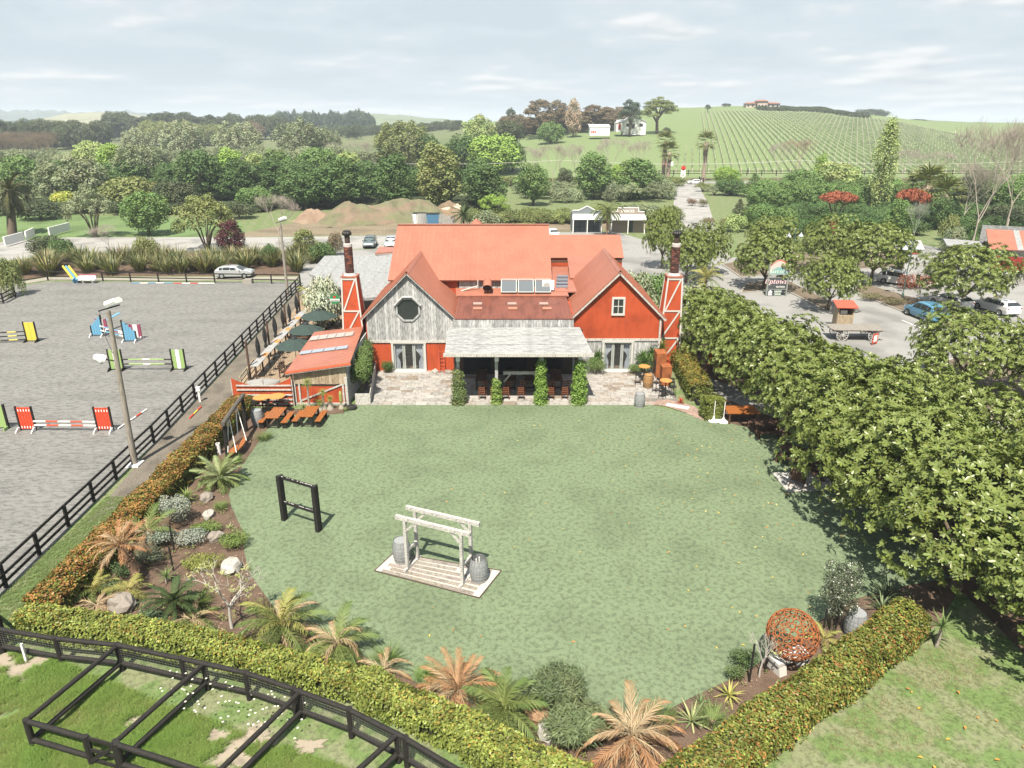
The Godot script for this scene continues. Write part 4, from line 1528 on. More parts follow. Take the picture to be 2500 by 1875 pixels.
	for q in [Vector3(-16.66,0,-42.93),Vector3(-16.1,0,-43.09),Vector3(-15.4,0,-43.09),Vector3(-14.8,0,-43.33),Vector3(-15.29,0,-44.55)]:
		dupe(st,["black bar stool left of the round tables by the red fence","black bar stool between barrel and red fence tables","black bar stool in front of the right red fence table","black bar stool nearest the yucca bed by the red fence","black bar stool against the red fence"][n],q+Vector3(0,0.02,0),n*1.3)
		n += 1
	# round green sign
	var sg:=thing("round_sign","round green sign with red star beside the left chimney","sign",Vector3(-14.67,4.22,-57.5),0.0)
	var d:=MB.new()
	d.lathe(Vector3.ZERO,[Vector2(0,-0.08),Vector2(0.42,-0.08),Vector2(0.42,0.0),Vector2(0,0.001)],28,Basis(Vector3.RIGHT,PI*0.5))
	part(sg,"disc",d.done(),plain("sign_green",0.03,0.17,0.07,0.4))
	d = MB.new()
	d.box(Vector3(0,-0.08,0.012),Vector3(0.8,0.2,0.01))
	part(sg,"band",d.done(),mats["white_paint"])
	d = MB.new()
	var star:=PackedVector2Array()
	for k in 10:
		star.append(Vector2(sin(TAU*k/10.0),cos(TAU*k/10.0))*(0.16 if k % 2==0 else 0.065)+Vector2(0,0.19))
	d.prism(star,0.0,0.02)
	part(sg,"star",d.done(),plain("sign_red",0.5,0.02,0.02,0.5))
	text(sg,"Heineken",0.15,Vector3(0,-0.08,0.02),plain("sign_black",0.02,0.05,0.03,0.6))
	d = MB.new()
	d.tube([Vector3(0.1,-4.22,-0.15),Vector3(0.1,0.3,-0.15)],[0.04,0.04],8)
	part(sg,"post",d.done(),mats["black_metal"])


func text(parent: Node3D,words: String,size: float,at: Vector3,m: Material,basis:=Basis(),serif:=false) -> MeshInstance3D:
	var t:=TextMesh.new()
	t.text = words
	var f:=SystemFont.new()
	f.font_names = PackedStringArray(["Droid Serif" if serif else "Droid Sans"])
	f.font_weight = 700
	t.font = f
	t.font_size = 64
	t.pixel_size = size/64.0
	t.depth = 0.012
	t.curve_step = 4.0
	return part(parent,"lettering",t,m,at,basis)


func rail_fence(t: Node3D,pts: Array,rails: Array,spacing: float,post_h: float,thick: float,m: Material,round_rail:=false) -> void:
	# posts and rails along a line of ground points,each piece a part
	for k in pts.size()-1:
		var a: Vector3 = pts[k]
		var b: Vector3 = pts[k+1]
		var n:=maxi(1,roundi(a.distance_to(b)/spacing))
		for i in n:
			var p:=a.lerp(b,float(i)/n)
			var q:=a.lerp(b,float(i+1)/n)
			var post:=MB.new()
			if round_rail:
				post.tube([Vector3(0,-0.1,0),Vector3(0,post_h,0)],[thick*0.62,thick*0.6],10)
			else:
				post.box(Vector3(0,post_h*0.5,0),Vector3(thick,post_h,thick))
			part(t,"post",post.done(),m,p+Vector3(0,rr(-0.02,0.02),0))
			for y in rails:
				var r:=MB.new()
				if round_rail:
					var yy: float = y+rr(-0.015,0.015)
					r.tube([p+Vector3(0,yy,0),p.lerp(q,0.5)+Vector3(0,yy+rr(-0.012,0.012),0),q+Vector3(0,y,0)],[thick*0.5,thick*0.52,thick*0.48],10)
				else:
					r.beam(p+Vector3(0,y,0),q+Vector3(0,y+rr(-0.012,0.012),0),thick*0.5,thick*0.85 if y<post_h-0.1 else thick*0.9)
				part(t,"rail",r.done(),m)
	var last:=MB.new()
	if round_rail:
		last.tube([Vector3(0,-0.1,0),Vector3(0,post_h,0)],[thick*0.62,thick*0.6],10)
	else:
		last.box(Vector3(0,post_h*0.5,0),Vector3(thick,post_h,thick))
	part(t,"post",last.done(),m,pts[pts.size()-1])


func jump_stand(t: Node3D,at: Vector3,w: float,h: float,planks: Array,post: Material,foot: Material,slope:=0.0) -> void:
	# one wing of a horse jump,facing +z: two posts,planks between them,feet that stick out fore and aft
	for s in [-1.0,1.0]:
		var ph:=h*(1.0-(slope if s>0 else 0.0)) if slope >= 0 else h*(1.0+(slope if s<0 else 0.0))
		var p:=MB.new()
		p.box(Vector3(s*w*0.5,ph*0.5,0),Vector3(0.09,ph,0.11))
		part(t,"jump_post",p.done(),post,at)
		var f:=MB.new()
		f.prism(PackedVector2Array([Vector2(-0.42,0),Vector2(-0.36,0.1),Vector2(-0.12,0.26),Vector2(0.12,0.26),Vector2(0.36,0.1),Vector2(0.42,0)]),-0.03,0.03,Transform3D(Basis(Vector3.UP,PI*0.5),Vector3(s*(w*0.5+0.01),0,0.1)))
		part(t,"foot",f.done(),foot,at)
	var n:=planks.size()
	for k in n:
		var u:=(k+0.5)/n
		var hh:=h*0.96*(1.0-slope*u) if slope >= 0 else h*0.96*(1.0+slope*(1.0-u))
		var b:=MB.new()
		b.box(Vector3(-w*0.5+0.05+(w-0.1)*u,hh*0.5+0.06,0),Vector3((w-0.1)/n-0.02,hh-0.12,0.03))
		part(t,"plank",b.done(),planks[k],at)


func striped_pole(t: Node3D,a: Vector3,b: Vector3,bands: Array,called:="pole") -> void:
	for k in bands.size():
		var m:=MB.new()
		m.tube([a.lerp(b,float(k)/bands.size()),a.lerp(b,float(k+1)/bands.size())],[0.05,0.05],10)
		part(t,called,m.done(),bands[k])


func build_arena() -> void:
	var black: Material = mats["black_timber"]
	var f:=thing("arena_fence","long black timber fence between the sand arena and the garden","fence")
	rail_fence(f,[Vector3(-20.71,0,-22.13),Vector3(-21.19,0,-33.89),Vector3(-21.36,0,-38.51),Vector3(-24.67,0,-81.56)],[1.12,0.62,0.28],2.35,1.15,0.13,black)
	var f2:=thing("back_fence","black timber fence along the far side of the arena","fence")
	rail_fence(f2,[Vector3(-24.95,0,-82.57),Vector3(-55.97,0,-84.65),Vector3(-57.65,0,-82.06)],[1.1,0.5],3.3,1.15,0.13,black)
	var f3:=thing("corner_fence","short end of black fence at the arena's left edge","fence")
	rail_fence(f3,[Vector3(-55.18,0,-70.69),Vector3(-53.54,0,-73.05),Vector3(-54.2,0,-75.99)],[1.0,0.6,0.25],2.2,1.15,0.13,black)
	var red:=plain("jump_red",0.48,0.055,0.025,0.55)
	var white: Material = mats["white_paint"]
	var blue:=plain("jump_blue",0.10,0.26,0.40,0.55)
	var green:=plain("jump_green",0.22,0.32,0.12,0.6)
	var yellow:=plain("jump_yellow",0.50,0.40,0.06,0.6)
	var maroon:=plain("jump_maroon",0.22,0.05,0.09,0.6)
	var t:=thing("horse_jump","red and white horse jump with slatted wings, nearest the fence","horse jump",Vector3.ZERO,0.0,"horse jumps in the arena")
	jump_stand(t,Vector3(-30.01,0,-40.33),0.95,1.62,[red,red,red,red,red],black,white)
	jump_stand(t,Vector3(-25.18,0,-40.26),0.95,1.62,[red,red,red,red,red],black,white)
	for s in [Vector3(-30.01,0,-40.33),Vector3(-25.18,0,-40.26)]:
		for k in 5:
			for y in [0.24,1.36]:
				var m:=MB.new()
				m.box(s+Vector3(-0.425+0.85*(k+0.5)/5.0,y,0.018),Vector3(0.06,0.14,0.006))
				part(t,"white_mark",m.done(),white)
	var l:=Vector3(-29.5,0,-40.33)
	var r:=Vector3(-25.66,0,-40.26)
	striped_pole(t,l+Vector3(0,0.66,0.1),r+Vector3(0,0.66,0.1),[white,red,white,red,white])
	striped_pole(t,l+Vector3(0,0.4,0.1),r+Vector3(0,0.4,0.1),[white,red,white,red,white])
	var g:=thing("ground_pole","red and white pole lying on the sand beside the red jump","pole")
	striped_pole(g,Vector3(-24.51,0,-40.47)+Vector3(0,0.08,0),Vector3(-24.28,0,-43.65)+Vector3(0,0.06,0),[white,red,white,red,white],"pole_band")
	t = thing("horse_jump","green and white horse jump in the middle of the arena","horse jump",Vector3.ZERO,0.0,"horse jumps in the arena")
	jump_stand(t,Vector3(-30.42,0,-51.7),1.0,1.7,[green,white,green],black,black)
	jump_stand(t,Vector3(-25.65,0,-51.8),1.0,1.7,[green,white,green],black,black)
	for y in [0.92,0.55]:
		striped_pole(t,Vector3(-29.92,0,-51.7)+Vector3(0,y,0.1),Vector3(-26.1,0,-51.7)+Vector3(0,y,0.1),[black,green,green,white,green,green,black])
	t = thing("horse_jump","yellow and black horse jump at the left of the arena","horse jump",Vector3.ZERO,0.0,"horse jumps in the arena")
	jump_stand(t,Vector3(-41.77,0,-59.3),0.95,1.8,[yellow,yellow],black,black)
	jump_stand(t,Vector3(-46.55,0,-58.48),0.95,1.8,[yellow,yellow],black,black)
	for y in [0.95,0.6,0.25]:
		striped_pole(t,Vector3(-46.15,0,-58.48)+Vector3(0,y,0.1),Vector3(-42.21,0,-59.3)+Vector3(0,y,0.1),[yellow,black,yellow,black,yellow,black])
	t = thing("horse_jump","blue and white horse jump with stepped wings at the arena's centre","horse jump",Vector3.ZERO,0.0,"horse jumps in the arena")
	jump_stand(t,Vector3(-37.01,0,-61.01),1.0,1.95,[blue,blue,blue,blue],black,white,-0.5)
	jump_stand(t,Vector3(-33.21,0,-59.3),1.05,1.95,[blue,blue,blue,blue],black,white,0.5)
	for y in [0.95,0.55]:
		striped_pole(t,Vector3(-36.6,0,-61.01)+Vector3(0,y,0.1),Vector3(-33.73,0,-59.44)+Vector3(0,y-0.1,0.1),[white,blue,white,blue,white])
	t = thing("horse_jump","maroon and white horse jump behind the blue jump","horse jump",Vector3.ZERO,0.0,"horse jumps in the arena")
	jump_stand(t,Vector3(-37.4,0,-62.5),0.9,1.2,[maroon,white,white,maroon],maroon,white)
	jump_stand(t,Vector3(-33.11,0,-60.15),0.9,1.35,[maroon,white,white,maroon],maroon,white)
	striped_pole(t,Vector3(-36.82,0,-62.2)+Vector3(0,0.35,0.1),Vector3(-33.47,0,-60.15)+Vector3(0,0.3,0.1),[white,maroon,white,maroon])
	var pk:=MB.new()
	pk.beam(Vector3(-36.98,0,-62.5)+Vector3(0,1.0,-0.2),Vector3(-36.65,0,-64.06)+Vector3(0,1.25,-0.4),0.28,0.04)
	part(t,"blue_plank",pk.done(),blue)
	# wavy panel cut by the frame
	t = thing("jump_panel","orange and green wavy jump wing at the left edge","horse jump",Vector3(-31.93,0,-40.62),0.0)
	var m:=MB.new()
	m.box(Vector3(0.5,0.82,0),Vector3(0.1,1.64,0.12))
	part(t,"jump_post",m.done(),black)
	for k in 3:
		m = MB.new()
		var p:=PackedVector2Array()
		for j in 13:
			p.append(Vector2(-1.2+k*0.45+0.12*sin(j*0.9),0.1+j*0.12))
		for j in 13:
			p.append(Vector2(-1.2+(k+1)*0.45+(0.12*sin((12-j)*0.9) if k<2 else 0.25),0.1+(12-j)*0.12))
		m.prism(p,-0.015,0.015)
		part(t,"wavy_board",m.done(),[green,plain("jump_orange",0.52,0.16,0.03,0.6),green][k])
	m = MB.new()
	m.box(Vector3(0.5,0.1,0.15),Vector3(0.07,0.2,0.6))
	part(t,"foot",m.done(),green)
	# jumps piled at the far rail
	t = thing("stored_jumps","heap of blue, yellow and maroon jump wings against the far fence","horse jump",Vector3(-51.79,0,-83.6))
	for k in 3:
		m = MB.new()
		m.beam(Vector3(-1.7+k*0.35,1.9,-0.5),Vector3(-0.2+k*0.35,0.15,0.2),0.24,0.05,Vector3(0,0,1))
		part(t,"plank",m.done(),[yellow,blue,yellow][k])
	for k in 3:
		m = MB.new()
		m.box(Vector3(1.3+k*0.1,0.75-k*0.12,0.1+k*0.2),Vector3(2.0,0.12,0.5),Basis(Vector3.RIGHT,0.6))
		part(t,"plank",m.done(),[maroon,white,white][k])
	for s in [[-0.1,blue],[0.35,blue],[1.0,white],[2.1,white]]:
		m = MB.new()
		m.box(Vector3(s[0],0.3,0.45),Vector3(0.1,0.6,0.5),Basis(Vector3.RIGHT,0.4))
		part(t,"foot",m.done(),s[1])
	n_poles(white,blue,red)
	m = MB.new()
	m.box(Vector3(0,0.25,0),Vector3(1.1,0.5,0.7))
	m.box(Vector3(0.1,0.52,0),Vector3(0.8,0.06,0.5))
	solo("concrete_block",m.done(),plain("old_concrete",0.24,0.225,0.2,0.9),"pale concrete block on the sand in front of the silver car","block",Vector3(-31.29,0,-83.08))
	# lamp poles
	lamp_pole("timber_lamp_pole","tall timber lamp pole with white floodlights beside the arena fence",Vector3(-21.09,0,-35.64),Vector3(-20.8,8.84,-35.6),true)
	lamp_pole("timber_lamp_pole","far timber lamp pole with one white floodlight beside the beer garden",Vector3(-24.6,0,-76.42),Vector3(-24.56,7.9,-76.4),false)
	var bx:=MB.new()
	bx.box(Vector3(0,0.45,0),Vector3(0.12,0.9,0.12))
	var pp:=solo("service_post",bx.done(),white,"short white service post on the arena fence","post",Vector3(-21.33,0,-45.14))
	var bb:=MB.new()
	bb.box(Vector3(0,0.95,0),Vector3(0.26,0.3,0.2))
	part(pp,"box",bb.done(),white)


func n_poles(white: Material,blue: Material,red: Material) -> void:
	var g:=thing("ground_pole","blue and white poles laid end to end along the far fence","pole")
	striped_pole(g,Vector3(-44.95,0,-82.82)+Vector3(0,0.06,0),Vector3(-40.3,0,-83.08)+Vector3(0,0.06,0),[blue,white,blue,white,blue],"pole_band")
	g = thing("ground_pole","red and white pole lying along the far fence","pole")
	striped_pole(g,Vector3(-39.96,0,-82.82)+Vector3(0,0.06,0),Vector3(-35.15,0,-82.82)+Vector3(0,0.06,0),[red,white,red,white,white],"pole_band")
	g = thing("ground_pole","yellow and red pole resting under the near arena fence","pole")
	striped_pole(g,Vector3(-21.09,0,-42.16)+Vector3(0.3,0.06,0),Vector3(-21.16,0,-44.14)+Vector3(0.3,0.06,0),[red,mats["jump_yellow"],red],"pole_band")


func lamp_pole(called: String,label: String,base: Vector3,top: Vector3,near: bool) -> void:
	var t:=thing(called,label,"lamp pole",base)
	var d:=top-base
	var b:=MB.new()
	b.tube([Vector3.ZERO,d*0.5,d],[0.17,0.14,0.11],10)
	part(t,"pole",b.done(),mat("pole_wood",Color(0.27,0.245,0.21),0.9,t_grain,Vector3(2,0.1,2),null,Vector3.ONE,null,0,true))
	var arm:=MB.new()
	arm.beam(d+Vector3(-0.45,0.02,0.1),d+Vector3(0.6,0.3,-0.1),0.08,0.06)
	part(t,"cross_arm",arm.done(),mats["black_timber"])
	var housing:=plain("lamp_shell",0.60,0.61,0.61,0.35)
	var h:=MB.new()
	h.prism(PackedVector2Array([Vector2(-0.24,0),Vector2(0.24,0),Vector2(0.3,0.16),Vector2(0.16,0.3),Vector2(-0.2,0.3),Vector2(-0.3,0.14)]),-0.34,0.34)
	var lamp:=part(t,"floodlight",h.done(),housing,d+Vector3(0.38,0.34,0),Basis(Vector3.UP,1.35)*Basis(Vector3.RIGHT,-0.35))
	var g:=MB.new()
	g.box(Vector3(0,-0.012,0),Vector3(0.46,0.02,0.62))
	part(lamp,"lens",g.done(),plain("lamp_lens",0.35,0.36,0.37,0.1))
	if near:
		var c:=MB.new()
		c.lathe(Vector3.ZERO,[Vector2(0.26,-0.02),Vector2(0.27,0.12),Vector2(0.17,0.42),Vector2(0.1,0.5),Vector2(0,0.51)],16,Basis(Vector3(0,0,1),0.9)*Basis(Vector3.RIGHT,0.5))
		part(t,"floodlight",c.done(),housing,d*0.69+Vector3(-0.62,0.12,0.1))
		var br:=MB.new()
		br.beam(d*0.69,d*0.69+Vector3(-0.5,0.15,0.1),0.06,0.05)
		part(t,"bracket",br.done(),mats["black_metal"])
		var ft:=MB.new()
		ft.box(Vector3(0,0.05,0),Vector3(0.75,0.1,0.75))
		part(t,"footing",ft.done(),mats["white_paint"])
		var w:=MB.new()
		w.tube([d+Vector3(-0.4,0.02,0.1),d*0.83+Vector3(-0.3,0.1,0.1),d*0.7+Vector3(-0.05,0,0)],[0.012,0.012,0.012],5)
		part(t,"cable",w.done(),mats["black_metal"])


func build_lawn_things() -> void:
	var black: Material = mats["black_timber"]
	# black frame
	var f:=thing("black_frame","empty black timber frame with flaking paint standing on the lawn","frame")
	var a:=Vector3(-10.95,0,-29.7)
	var b:=Vector3(-9.05,0,-28.7)
	var d:=(b-a).normalized()
	var back:=Vector3(-d.z,0,d.x)
	if back.z>0:
		back = -back
	for p in [a,b]:
		var m:=MB.new()
		m.beam(p,p+Vector3(0,2.42,0),0.2,0.17,back)
		part(f,"post",m.done(),black)
		m = MB.new()
		m.beam(p+back*0.16+d*0.02,p+back*0.16+d*0.02+Vector3(0,2.42,0),0.1,0.1,back)
		part(f,"back_post",m.done(),black)
	for y in [2.33,1.0]:
		var m:=MB.new()
		m.beam(a+Vector3(0,y,0)+back*0.08,b+Vector3(0,y,0)+back*0.08,0.06,0.17)
		var r:=part(f,"rail",m.done(),black)
		m = MB.new()
		for k in 22:
			var t:=rr(0.06,0.94)
			m.box(a.lerp(b,t)+Vector3(0,y+rr(0.07,0.086),0)+back*0.046,Vector3(rr(0.02,0.1),rr(0.01,0.03),0.006),Basis(Vector3.UP,-atan2(d.z,d.x)))
		stuff_part(r,"paint_flake",m.done(),mats["white_paint"])
	# timber arch with its pad of sleepers
	var w: Material = mats["white_timber"]
	var arch:=thing("timber_arch","pale timber double arch with two cross beams, on the paved pad","arch")
	var fl:=Vector3(-4.46,0,-25.66)
	var fr:=Vector3(-2.05,0,-24.63)
	var bl:=Vector3(-4.13,0,-26.43)
	var br:=Vector3(-1.76,0,-25.81)
	fl.y = 0.05
	var hy:=2.47
	var along:=(fr-fl).normalized()
	var deep:=(bl-fl).normalized()
	br = fr+(bl-fl)
	for s in [[fl,bl],[fr,br]]:
		for p in s:
			var m:=MB.new()
			m.beam(Vector3(p.x,0.1,p.z),Vector3(p.x,hy,p.z),0.13,0.13,along)
			part(arch,"post",m.done(),w)
		var m:=MB.new()
		m.beam(s[0]-deep*0.25+Vector3(0,0.08,0),s[1]+deep*0.25+Vector3(0,0.08,0),0.13,0.1)
		part(arch,"sill",m.done(),w)
		m = MB.new()
		m.beam(s[0]+Vector3(0,0.95,0),s[1]+Vector3(0,0.95,0),0.1,0.12)
		part(arch,"tie_beam",m.done(),w)
	for s in [[fl,fr],[bl,br]]:
		var m:=MB.new()
		var p: Vector3 = s[0]
		var q: Vector3 = s[1]
		p.y = hy+0.08
		q.y = hy+0.08
		m.beam(p-along*0.42,q+along*0.42,0.14,0.17)
		part(arch,"beam",m.done(),w)
		for e in [[p,along],[q,-along]]:
			m = MB.new()
			m.beam(e[0]+Vector3(0,-0.6,0),e[0]+e[1]*0.5+Vector3(0,-0.08,0),0.06,0.09)
			part(arch,"brace",m.done(),w)
	var c0:=Vector3(-5.86,0,-25.59)
	var c1:=Vector3(-5.25,0,-26.92)
	var c2:=Vector3(-0.46,0,-25.59)
	var c3:=Vector3(-1.31,0,-23.75)
	var pb:=MB.new()
	var up:=Vector3(0,0.055,0)
	pb.slab([c0+up,c3+up,c2+up,c1+up],0.05)
	var pad:=setting("paved_pad",pb.done(),mat("pad_sand",Color(0.42,0.40,0.37),0.95,t_fine,Vector3(0.6,0.6,0.6)),"white gravel pad with sleepers let in, under the timber arch","structure","paving")
	var edge:=MB.new()
	for s in [[c0,c1],[c1,c2],[c2,c3],[c3,c0]]:
		edge.beam(s[0]+Vector3(0,0.035,0),s[1]+Vector3(0,0.035,0),0.04,0.09)
	part(pad,"edging",edge.done(),plain("edge",0.07,0.055,0.045,0.9))
	for k in 6:
		var g:=(k+0.5)/6.0
		var p0:=c0.lerp(c1,g).lerp(c3.lerp(c2,g),0.06+(0.05 if k % 2 else 0.0))
		var p1:=c0.lerp(c1,g).lerp(c3.lerp(c2,g),0.93)
		var n:=3
		for i in n:
			if k==4 and i==2:
				continue
			var m:=MB.new()
			var t:=rr(0.85,1.12)
			m.col = Color(t,t*rr(0.95,1.0),t*rr(0.9,1.0))
			m.beam(p0.lerp(p1,(i+0.006)/n)+Vector3(0,0.062,0),p0.lerp(p1,(i+0.994)/n)+Vector3(0,0.062,0),0.19,0.03)
			part(pad,"sleeper",m.done(),mat("sleeper",Color(0.28,0.255,0.23),0.9,t_grain,Vector3(1.2,1.2,1.2),t_wide,Vector3(0.8,0.8,0.8)))
	var silver:=mat("silver_staves",Color(0.27,0.285,0.30),0.6,t_grain,Vector3(3,0.2,3),null,Vector3.ONE,null,0,true)
	var hoop:=plain("hoop_grey",0.29,0.30,0.31,0.45,0.3)
	barrel("silver-grey barrel left of the timber arch",Vector3(-4.79,0,-26.33)+Vector3(0,0.06,0),silver,hoop,false,1.12)
	barrel("silver-grey open barrel with planks inside, right of the timber arch",Vector3(-1.38,0,-24.96)+Vector3(0,0.06,0),silver,hoop,true,1.12)
	var sl:=MB.new()
	var bc:=Vector3(-1.38,0,-24.96)
	sl.beam(bc+Vector3(0.05,0.4,-0.05),bc+Vector3(0.02,1.1,-0.08),0.1,0.03)
	sl.beam(bc+Vector3(-0.08,0.4,0.0),bc+Vector3(-0.1,1.04,-0.05),0.08,0.03)
	solo("plank_offcuts",sl.done(),mats["white_paint"],"two white boards standing in the open barrel","boards")
	barrel("pale grey barrel at the lawn's top left, beside the round tables",Vector3(-16.04,0,-41.19),silver,hoop,false,1.1)
	barrel("silver-grey barrel on the lawn edge of the stone patio",Vector3(8.56,0,-44.22),silver,hoop,false,1.05)
	barrel("golden oak barrel between the two patio bar tables",Vector3(9.77,0,-47.84)+Vector3(0,0.05,0),mat("oak",Color(0.40,0.22,0.085),0.55,t_grain,Vector3(3,0.2,3),null,Vector3.ONE,null,0,true),plain("hoop_rust",0.2,0.16,0.12,0.5,0.4),false,1.05)
	barrel("grey barrel behind the right hedge beside the white-flowering shrub",Vector3(12.75,0,-21.61),silver,hoop,false,1.12)
	picnic_table("rust-orange picnic table left of the pair on the lawn",Vector3(-14.89,0,-41.34)+Vector3(0,0.034,0),-0.02,mats["orange_timber"],mats["black_timber"])
	picnic_table("rust-orange picnic table right of the pair on the lawn",Vector3(-12.83,0,-41.56)+Vector3(0,0.034,0),-0.02,mats["orange_timber"],mats["black_timber"])
	swing()
	# patio furniture on the right
	bar_table("round orange bar table beside the yuccas on the patio",Vector3(9.74,0,-49.4)+Vector3(0,0.05,0),0.42,1.08,mats["table_top"])
	bar_table("round orange bar table with stools beside the rust box",Vector3(10.71,0,-46.37)+Vector3(0,0.05,0),0.42,1.08,mats["table_top"])
	var st: Node3D = get_node("bar_stool")
	var n:=0
	for q in [Vector3(9.13,0,-48.42),Vector3(10.22,0,-49.2),Vector3(10.13,0,-46.73),Vector3(11.15,0,-46.01),Vector3(11.39,0,-47.47),Vector3(10.37,0,-45.66)]:
		dupe(st,["black bar stool left of the yucca-side table","black bar stool right of the yucca-side table","black bar stool between oak barrel and round table","black bar stool at the hedge side of the round table","black bar stool behind the round table by the rust box","black bar stool at the near side of the round table"][n],q+Vector3(0,0.05,0),n*1.1)
		n += 1
	var cb:=MB.new()
	cb.box(Vector3(0,0.95,0),Vector3(0.75,1.9,1.2))
	var cor:=solo("rust_cabinet",cb.done(),mats["corten"],"tall rusty steel cabinet against the patio hedge","cabinet",Vector3(11.07,0,-50.42)+Vector3(0,0.05,0))
	cb = MB.new()
	cb.box(Vector3(-0.378,0.8,0.1),Vector3(0.02,0.9,0.7))
	part(cor,"opening",cb.done(),mats["dark_inside"])
	cb = MB.new()
	cb.box(Vector3(0,0.72,0),Vector3(0.68,1.44,0.8))
	cb.box(Vector3(0,1.45,0),Vector3(0.72,0.03,0.84))
	solo("rust_cabinet",cb.done(),mats["corten"],"lower rusty steel box in front of the tall cabinet","cabinet",Vector3(11.12,0,-48.42)+Vector3(0,0.05,0))
	# chairs and long tables under the veranda
	var ch:=make_chair()
	n = 0
	for x in [-2.07,-1.23,-0.45,0.61,2.68,3.65]:
		var l:="brown wooden chair %s along the veranda edge" % ["leftmost","second","third","fourth","fifth","sixth"][n]
		var at:=Vector3(x,0.06,-45.55)
		if n==0:
			ch.position = at
			ch.rotation.y = PI
			ch.set_meta("label",l)
			ch.set_meta("group","wooden chairs under the veranda")
		else:
			dupe(ch,l,at,PI+rr(-0.15,0.15))
		dupe(ch,"brown wooden chair facing it, second row behind the %s veranda chair" % ["leftmost","second","third","fourth","fifth","sixth"][n],Vector3(x+0.15,0.06,-46.3),0.0+rr(-0.15,0.15))
		n += 1
	n = 0
	for x in [-2.2,-0.1,1.3,3.2]:
		picnic_table("long dark timber table %s under the veranda roof" % ["farthest left","left of the middle","right of the middle","farthest right"][n],Vector3(x,0.05,-48.4),0.0,mats["brown_timber"],mats["black_timber"],2.6,0.8,false)
		n += 1
	# ladder by the left door,fallen leaves,umbrella stands
	var lad:=thing("ladder","small red wooden ladder leaning on the barn wall","ladder",Vector3(-5.35,0.05,-51.15))
	for s in [-0.2,0.2]:
		var m:=MB.new()
		m.beam(Vector3(s,0,0.22),Vector3(s*0.9,1.75,-0.2),0.05,0.04)
		part(lad,"rail",m.done(),plain("ladder_red",0.34,0.06,0.03,0.6))
	for k in 7:
		var m:=MB.new()
		var y:=0.2+k*0.23
		m.box(Vector3(0,y,0.22-0.42*y/1.75),Vector3(0.38,0.035,0.035))
		part(lad,"rung",m.done(),mats["ladder_red"])
	n = 0
	for q in [Vector3(12.89,0,-41.78),Vector3(13.47,0,-41.63)]:
		var u:=thing("umbrella_stand",["white umbrella stand with bare pole on the lawn's edge","white umbrella stand with bare pole, in the shade beside the orange table"][n],"umbrella stand",q+Vector3(0,0.034,0),0.0,"umbrella stands")
		var m:=MB.new()
		m.lathe(Vector3.ZERO,[Vector2(0.36,0),Vector2(0.35,0.06),Vector2(0.1,0.09),Vector2(0.04,0.35)],20)
		part(u,"base",m.done(),mats["white_paint"])
		m = MB.new()
		m.tube([Vector3(0,0.1,0),Vector3(0,1.35,0)],[0.026,0.026],8)
		part(u,"pole",m.done(),mats["white_paint"])
		n += 1
	picnic_table("orange varnished table under the first magnolia",Vector3(14.3,0,-41.63)+Vector3(0.3,0.034,-0.2),PI*0.5,mats["orange_timber"],mats["brown_timber"],2.0,1.3,false)
	picnic_table("dark table in the shade of the second magnolia",Vector3(15.51,0,-39.78)+Vector3(0,0.034,0),PI*0.5,mats["brown_timber"],mats["brown_timber"],1.6,0.9,true)
	picnic_table("dark timber picnic table beside the pale slab",Vector3(16.03,0,-35.87)+Vector3(0,0.034,0),0.7,mats["brown_timber"],mats["brown_timber"],1.9,0.9,true)
	var sb:=MB.new()
	sb.slab([Vector3(14.16,0.07,-34.56),Vector3(14.25,0.07,-32.45),Vector3(17.01,0.07,-32.74),Vector3(16.85,0.07,-34.83)],0.06)
	solo("paved_slab",sb.done(),mat("slab",Color(0.36,0.35,0.34),0.9,t_fine,Vector3(0.6,0.6,0.6)),"pale concrete slab on the lawn under the magnolias","slab")
	lounge_chair("dark slatted lounge chair on the pale slab",Vector3(15.03,0.07,-33.25),2.6)
	lounge_chair("dark slatted lounge chair at the back of the pale slab",Vector3(16.41,0.07,-34.08),-2.4)
	# patio umbrella base by the shed,ladder and rocks by the barn door
	var ub:=thing("parasol_stand","black rounded umbrella base on the lawn beside the shed","umbrella stand",Vector3(-10.68,0,-43.81)+Vector3(0,0.034,0),0.0,"umbrella stands")
	var m:=MB.new()
	m.lathe(Vector3.ZERO,[Vector2(0.3,0),Vector2(0.36,0.08),Vector2(0.34,0.2),Vector2(0.2,0.26),Vector2(0.0,0.27)],18)
	part(ub,"base",m.done(),mats["black_metal"])
	m = MB.new()
	m.tube([Vector3(0,0.2,0),Vector3(0,0.75,0)],[0.03,0.03],8)
	part(ub,"stem",m.done(),mats["black_metal"])
	m = MB.new()
	for k in 420:
		var p:=Vector3(rr(-4,17.5),0.045,rr(-43,-20))
		if rng.randf()>0.12+0.88*clampf((p.x-4.0)/9.0,0.0,1.0) or p.x>17.0-absf(p.z+33.0)*0.15:
			continue
		if p.z>lerpf(-17.0,-23.5,clampf((p.x-5)/9.0,0,1)):
			continue
		m.col = [Color(0.5,0.36,0.07),Color(0.45,0.25,0.06),Color(0.5,0.42,0.16),Color(0.34,0.17,0.06)][rng.randi() % 4]
		var ang:=rr(0,TAU)
		m.leaf(p,Vector3(cos(ang),rr(0,0.2),sin(ang)).normalized(),Vector3(rr(-0.3,0.3),1,rr(-0.3,0.3)).normalized(),rr(0.1,0.19),rr(0.05,0.09),0.3)
